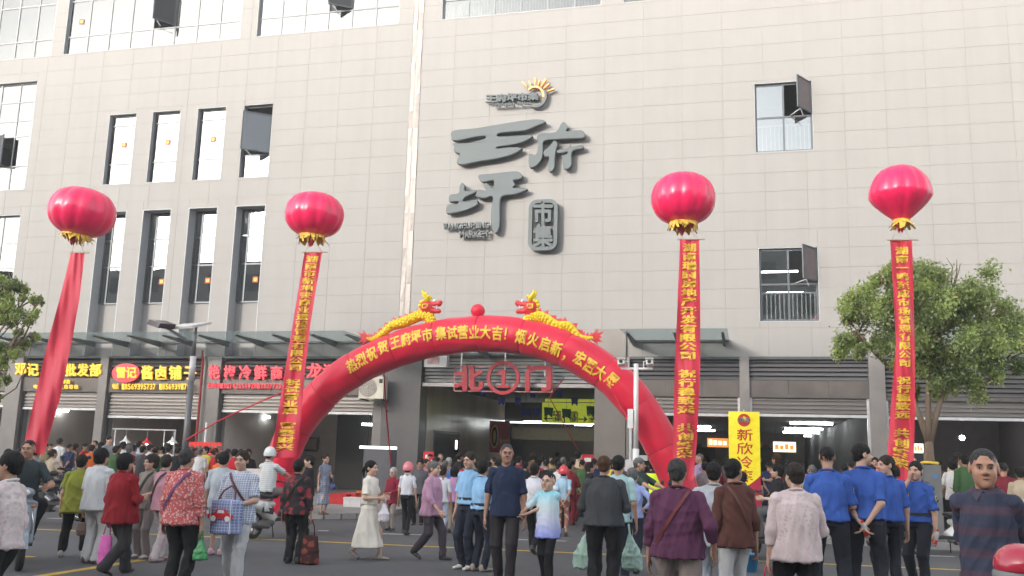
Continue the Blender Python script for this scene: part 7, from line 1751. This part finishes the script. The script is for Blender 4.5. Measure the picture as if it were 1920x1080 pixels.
more = [(130, 846, -5.5, 3, 170, 'navy', 'A'), (142, 838, -4.4, 1, 150, 'brown', 'A'), (84, 846, -5.0, 0, 160, 'khaki', 'A'), (172, 848, -6.6, 2, 190, 'orange', 'A'), (222, 842, -5.2, 3, 175, 'black', 'B'), (243, 846, -6.4, 1, 185, 'maroon', 'B'), (268, 846, -6.8, 0, 175, 'dark grey', 'B'), (293, 850, -7.4, 2, 165, 'green', 'B'), (345, 842, -4.9, 1, 175, 'pink', 'B'), (366, 846, -6.0, 3, 150, 'navy', 'C'), (375, 852, -7.4, 0, 185, 'white', 'C'), (440, 856, -8.1, 2, 175, 'red', 'C'), (465, 858, -7.7, 1, 40, 'black', 'C'),
 (790, 858, -5.0, 4, 140, 'khaki', 'G'), (835, 864, -7.6, 0, 178, 'blue', 'G'), (872, 862, -7.4, 1, 175, 'red', 'G'), (918, 866, -6.6, 3, 178, 'brown', 'G'), (936, 862, -5.2, 0, 170, 'grey', 'G'), (962, 862, -6.9, 2, 182, 'white', 'G'), (1010, 860, -4.6, 1, 178, 'red', 'H'), (1024, 864, -5.8, 3, 178, 'black', 'H'), (1048, 866, -7.8, 0, 175, 'white', 'H'), (1074, 858, -4.9, 2, 172, 'brown', 'H'), (1114, 860, -6.0, 3, 176, 'navy', 'H'), (1150, 862, -7.2, 1, 170, 'yellow', 'H'), (1162, 866, -8.0, 0, 184, 'dark grey', 'H'),
 (1340, 862, -5.0, 2, 170, 'maroon', 'J'), (1412, 868, -6.0, 0, 165, 'black', 'J'), (1442, 866, -4.4, 3, 175, 'navy', 'J'), (1500, 868, -5.6, 1, 178, 'pink', 'J'), (1596, 866, -5.2, 3, 172, 'black', 'K'), (1632, 872, -8.8, 1, 176, 'maroon', 'K'), (1694, 864, -5.9, 0, 170, 'navy', 'K'), (1758, 862, -5.2, 2, 178, 'brown', 'K'), (1828, 860, -5.4, 1, 160, 'grey', 'K')]
for (px, hy, Y, k, fc, top, pl) in more: crowd.append((px, hy, Y, k, fc, top, ('black', 'navy', 'grey', 'beige')[(px+k) % 4], ('black', 'dark', 'black', 'grey')[px % 4], px % 4, f'person in a {top} top '+plc[pl]))
def recolor(o, top, leg, hr, sk_):
    for ch in o.children:
        nm = ch.name.split('.')[0]; m = {'shirt': c_('crowd_shirt_'+top.replace(' ', '_'), pal[top]), 'trousers': c_('crowd_trousers_'+leg.replace(' ', '_'), pal[leg]), 'hair': hairmat(hr), 'body': skin(sk_)}.get(nm)
        if m: ch.material_slots[0].link = 'OBJECT'; ch.material_slots[0].material = m
for (px, hy, Y, k, fc, top, leg, hr, sk_, lb_) in crowd:
    src = PR[k]
    if not used[k]: o = src; used[k] = True
    else:
        o = src.copy(); COL.objects.link(o)
        for ch in list(src.children):
            c2 = ch.copy(); COL.objects.link(c2); c2.parent = o
    z0 = .12 if (Y > -8.4 and not -9.0 < PP(px, hy, Y).x < -3.0) else 0.0
    head = PP(px, hy, Y); Hh = head.z-z0
    if not 1.42 < Hh < 1.86: Hh = min(max(Hh, 1.45), 1.80)
    o.location = (head.x, Y, z0); s = Hh/PH[k]; o.scale = (s, s, s); o.rotation_euler = (0, 0, R(fc)); o['label'] = lb_; o['category'] = 'person'; o['group'] = 'people crowding the shops and the market gate'
    recolor(o, top, leg, hr, sk_)

# ------------------------------------------------------------------ stall goods and small things
def umbrella_lamp(px, py, Y, col, label):
    p = PP(px, py, Y); t = thing('pendant_lamp', label, 'lamp', p)
    obj('lamp_shade', MB().lathe([(.03, .20), (.045, .12), (.10, .07), (.19, .0), (.185, -.005), (.09, .055)], p, 20), mat('shade_'+('red' if col[0] > .4 and col[1] < .2 else 'white'), col, .4), t, True)
    obj('lamp_bulb', MB().ball(p+Vector((0, 0, .02)), .05, 8, 6), M_tubew, t, True)
    obj('cable', MB().tube([p+Vector((0, 0, .2)), (p.x, p.y, PP(px, 806, Y).z)], .008, 4), M_rail, t)
umbrella_lamp(235, 830, -3.0, (.7, .7, .68), 'white conical pendant lamp at the left of the stall rail')
umbrella_lamp(275, 832, -3.0, (.55, .02, .03), 'red conical pendant lamp in the middle of the stall rail')
umbrella_lamp(323, 831, -3.0, (.7, .7, .68), 'white conical pendant lamp nearest the lamp post')
a, b = PP(212, 804, -3.0), PP(330, 807, -3.0)
t = thing('stall_rail', 'pale horizontal rail on posts carrying the pendant lamps before the second shop', 'rail', ((a.x+b.x)/2, -3.0, .12))
obj('rail', MB().tube([a, b], .022, 6), M_rail, t)
for x in (a.x+.1, PP(309, 806, -3).x, b.x-.02): obj('post', MB().tube([(x, -3.0, .12), (x, -3.0, a.z)], .02, 6), M_rail, t)
a, b = PP(341, 852, -4.2), PP(414, 830, -4.2)
t = thing('stall_sign', 'red food stall sign with white characters right of the lamp post', 'sign', ((a.x+b.x)/2, -4.2, a.z))
obj('sign_board', MB().box(a.x, b.x, -4.2, -4.12, a.z, b.z), mat('stall_red', (.5, .02, .02), .5, emit=(1, .05, .03), estr=.1), t)
for i, ch in enumerate('湘味卤菜'):
    x = a.x+.12+i*.33; obj('character', glyph_mb(ch, lambda u, v, d: (x+.27*u, -4.207, a.z+.03+.26*v), .03), Wh, t)
obj('sign_legs', MB().box(a.x+.05, a.x+.1, -4.19, -4.14, .12, a.z), M_steel, t); obj('counter', MB().box(a.x, b.x, -4.5, -3.6, .12, 1.0), mat('counter_steel', (.35, .35, .35), .35, metal=.5), t)
def crate(px, py, Y, w, d, h, m, label, z0=None, name='crate', cat='crate'):
    p = PP(px, py, Y); z = .12 if z0 is None else z0; t = thing(name, label, cat, (p.x, Y, z))
    mb = MB(); mb.box(p.x-w/2, p.x+w/2, Y-d/2, Y-d/2+.02, z, z+h); mb.box(p.x-w/2, p.x+w/2, Y+d/2-.02, Y+d/2, z, z+h); mb.box(p.x-w/2, p.x-w/2+.02, Y-d/2+.02, Y+d/2-.02, z, z+h); mb.box(p.x+w/2-.02, p.x+w/2, Y-d/2+.02, Y+d/2-.02, z, z+h); mb.box(p.x-w/2+.02, p.x+w/2-.02, Y-d/2+.02, Y+d/2-.02, z, z+.02)
    obj('box_body', mb, m, t); obj('box_rim', MB().box(p.x-w/2-.01, p.x+w/2+.01, Y-d/2-.012, Y-d/2-.001, z+h-.05, z+h-.01), m, t); return t
foam = mat('foam_white', (.66, .66, .64), .8); redp = mat('crate_red', (.55, .02, .03), .5)
crate(480, 880, -8.0, .62, .45, .98, foam, 'tall stack of white foam boxes left of the arch leg', name='foam_box', cat='box')
crate(636, 955, -4.5, .55, .4, .28, redp, 'red plastic tub on the pavement nearest the check dress'); crate(655, 950, -4.2, .5, .4, .3, redp, 'red plastic tub right of the first red tub'); 
crate(664, 955, -5.4, .5, .35, .25, foam, 'white foam tray full of greens on the pavement corner', name='foam_box', cat='box'); crate(690, 950, -3.4, .6, .4, .34, mat('crate_orange', (.6, .16, .02), .5), 'orange crate at the foot of the grey gate pillar')
crate(708, 950, -2.0, .9, .5, 1.55, mat('cold_counter', (.12, .12, .13), .3), 'dark glass cabinet with a lit white top before the gate pillar', name='display_cabinet', cat='cabinet')
p = PP(708, 866, -2.0); obj('lit_top', MB().box(p.x-.5, p.x+.5, -2.3, -1.7, 1.68, 1.76), mat('lit_white', (.8, .78, .7), emit=(1, .95, .8), estr=.8), bpy.data.objects['display_cabinet'])
for i, (px, py, Y) in enumerate(((814, 866, -4.6), (1102, 862, -4.4), (803, 856, -3.2))):
    p = PP(px, py, Y); t = thing('congratulation_card', ['red gift card on a flower stand before the passage window', 'red gift card on a flower basket at the right of the gate', 'small red placard by the left gate pillar'][i], 'placard', (p.x, Y, .12 if i != 1 else 0))
    obj('card', MB().box(p.x-.16, p.x+.16, Y, Y+.02, p.z-.12, p.z+.14), redp, t); obj('card_print', MB().box(p.x-.09, p.x+.09, Y-.004, Y-.001, p.z-.05, p.z+.05), Wh, t)
    mb = MB()
    rs = random.Random(i)
    for k in range(26): mb.cm = k % 3; mb.ball((p.x+rs.uniform(-.22, .22), Y+.05+rs.uniform(-.1, .1), p.z-.22+rs.uniform(-.16, .12)), rs.uniform(.03, .055), 6, 4)
    obj('flowers', mb, [mat('flower_orange', (.65, .16, .02)), mat('flower_red', (.5, .02, .02)), mat('flower_leaf', (.05, .12, .03))], t, True, kind='stuff')
    obj('flower_stand', MB().tube([(p.x-.12, Y, z_ := .02), (p.x, Y+.05, p.z-.3)], .015, 5).tube([(p.x+.12, Y, z_), (p.x, Y+.05, p.z-.3)], .015, 5), M_steel, t)
# litter-sized things on the road
tobj('plastic_bucket', MB().lathe([(.001, 0), (.11, 0), (.14, .25), (.145, .25), (.145, .27)], gp(1405, 1072), 16), mat('bucket_blue', (.05, .28, .55), .4), 'small blue bucket on the road below the mint scooter', 'bucket', smooth=True, base=gp(1405, 1072))

# ------------------------------------------------------------------ thin morning haze
hz_ = MB(); hz_.box(-45, 30, -40, 40, -1, 26); o = put('haze', hz_.mesh('haze', None)); o['kind'] = 'stuff'; o['label'] = 'thin pale morning haze filling the street and market front'; o['category'] = 'haze'
m = bpy.data.materials.new('haze'); m.use_nodes = True; m.node_tree.nodes.clear(); ou = m.node_tree.nodes.new('ShaderNodeOutputMaterial'); pv = m.node_tree.nodes.new('ShaderNodeVolumePrincipled')
pv.inputs['Density'].default_value = .0016; pv.inputs['Color'].default_value = (.97, .96, .95, 1); pv.inputs['Anisotropy'].default_value = .2
m.node_tree.links.new(pv.outputs[0], ou.inputs['Volume']); o.data.materials.append(m)
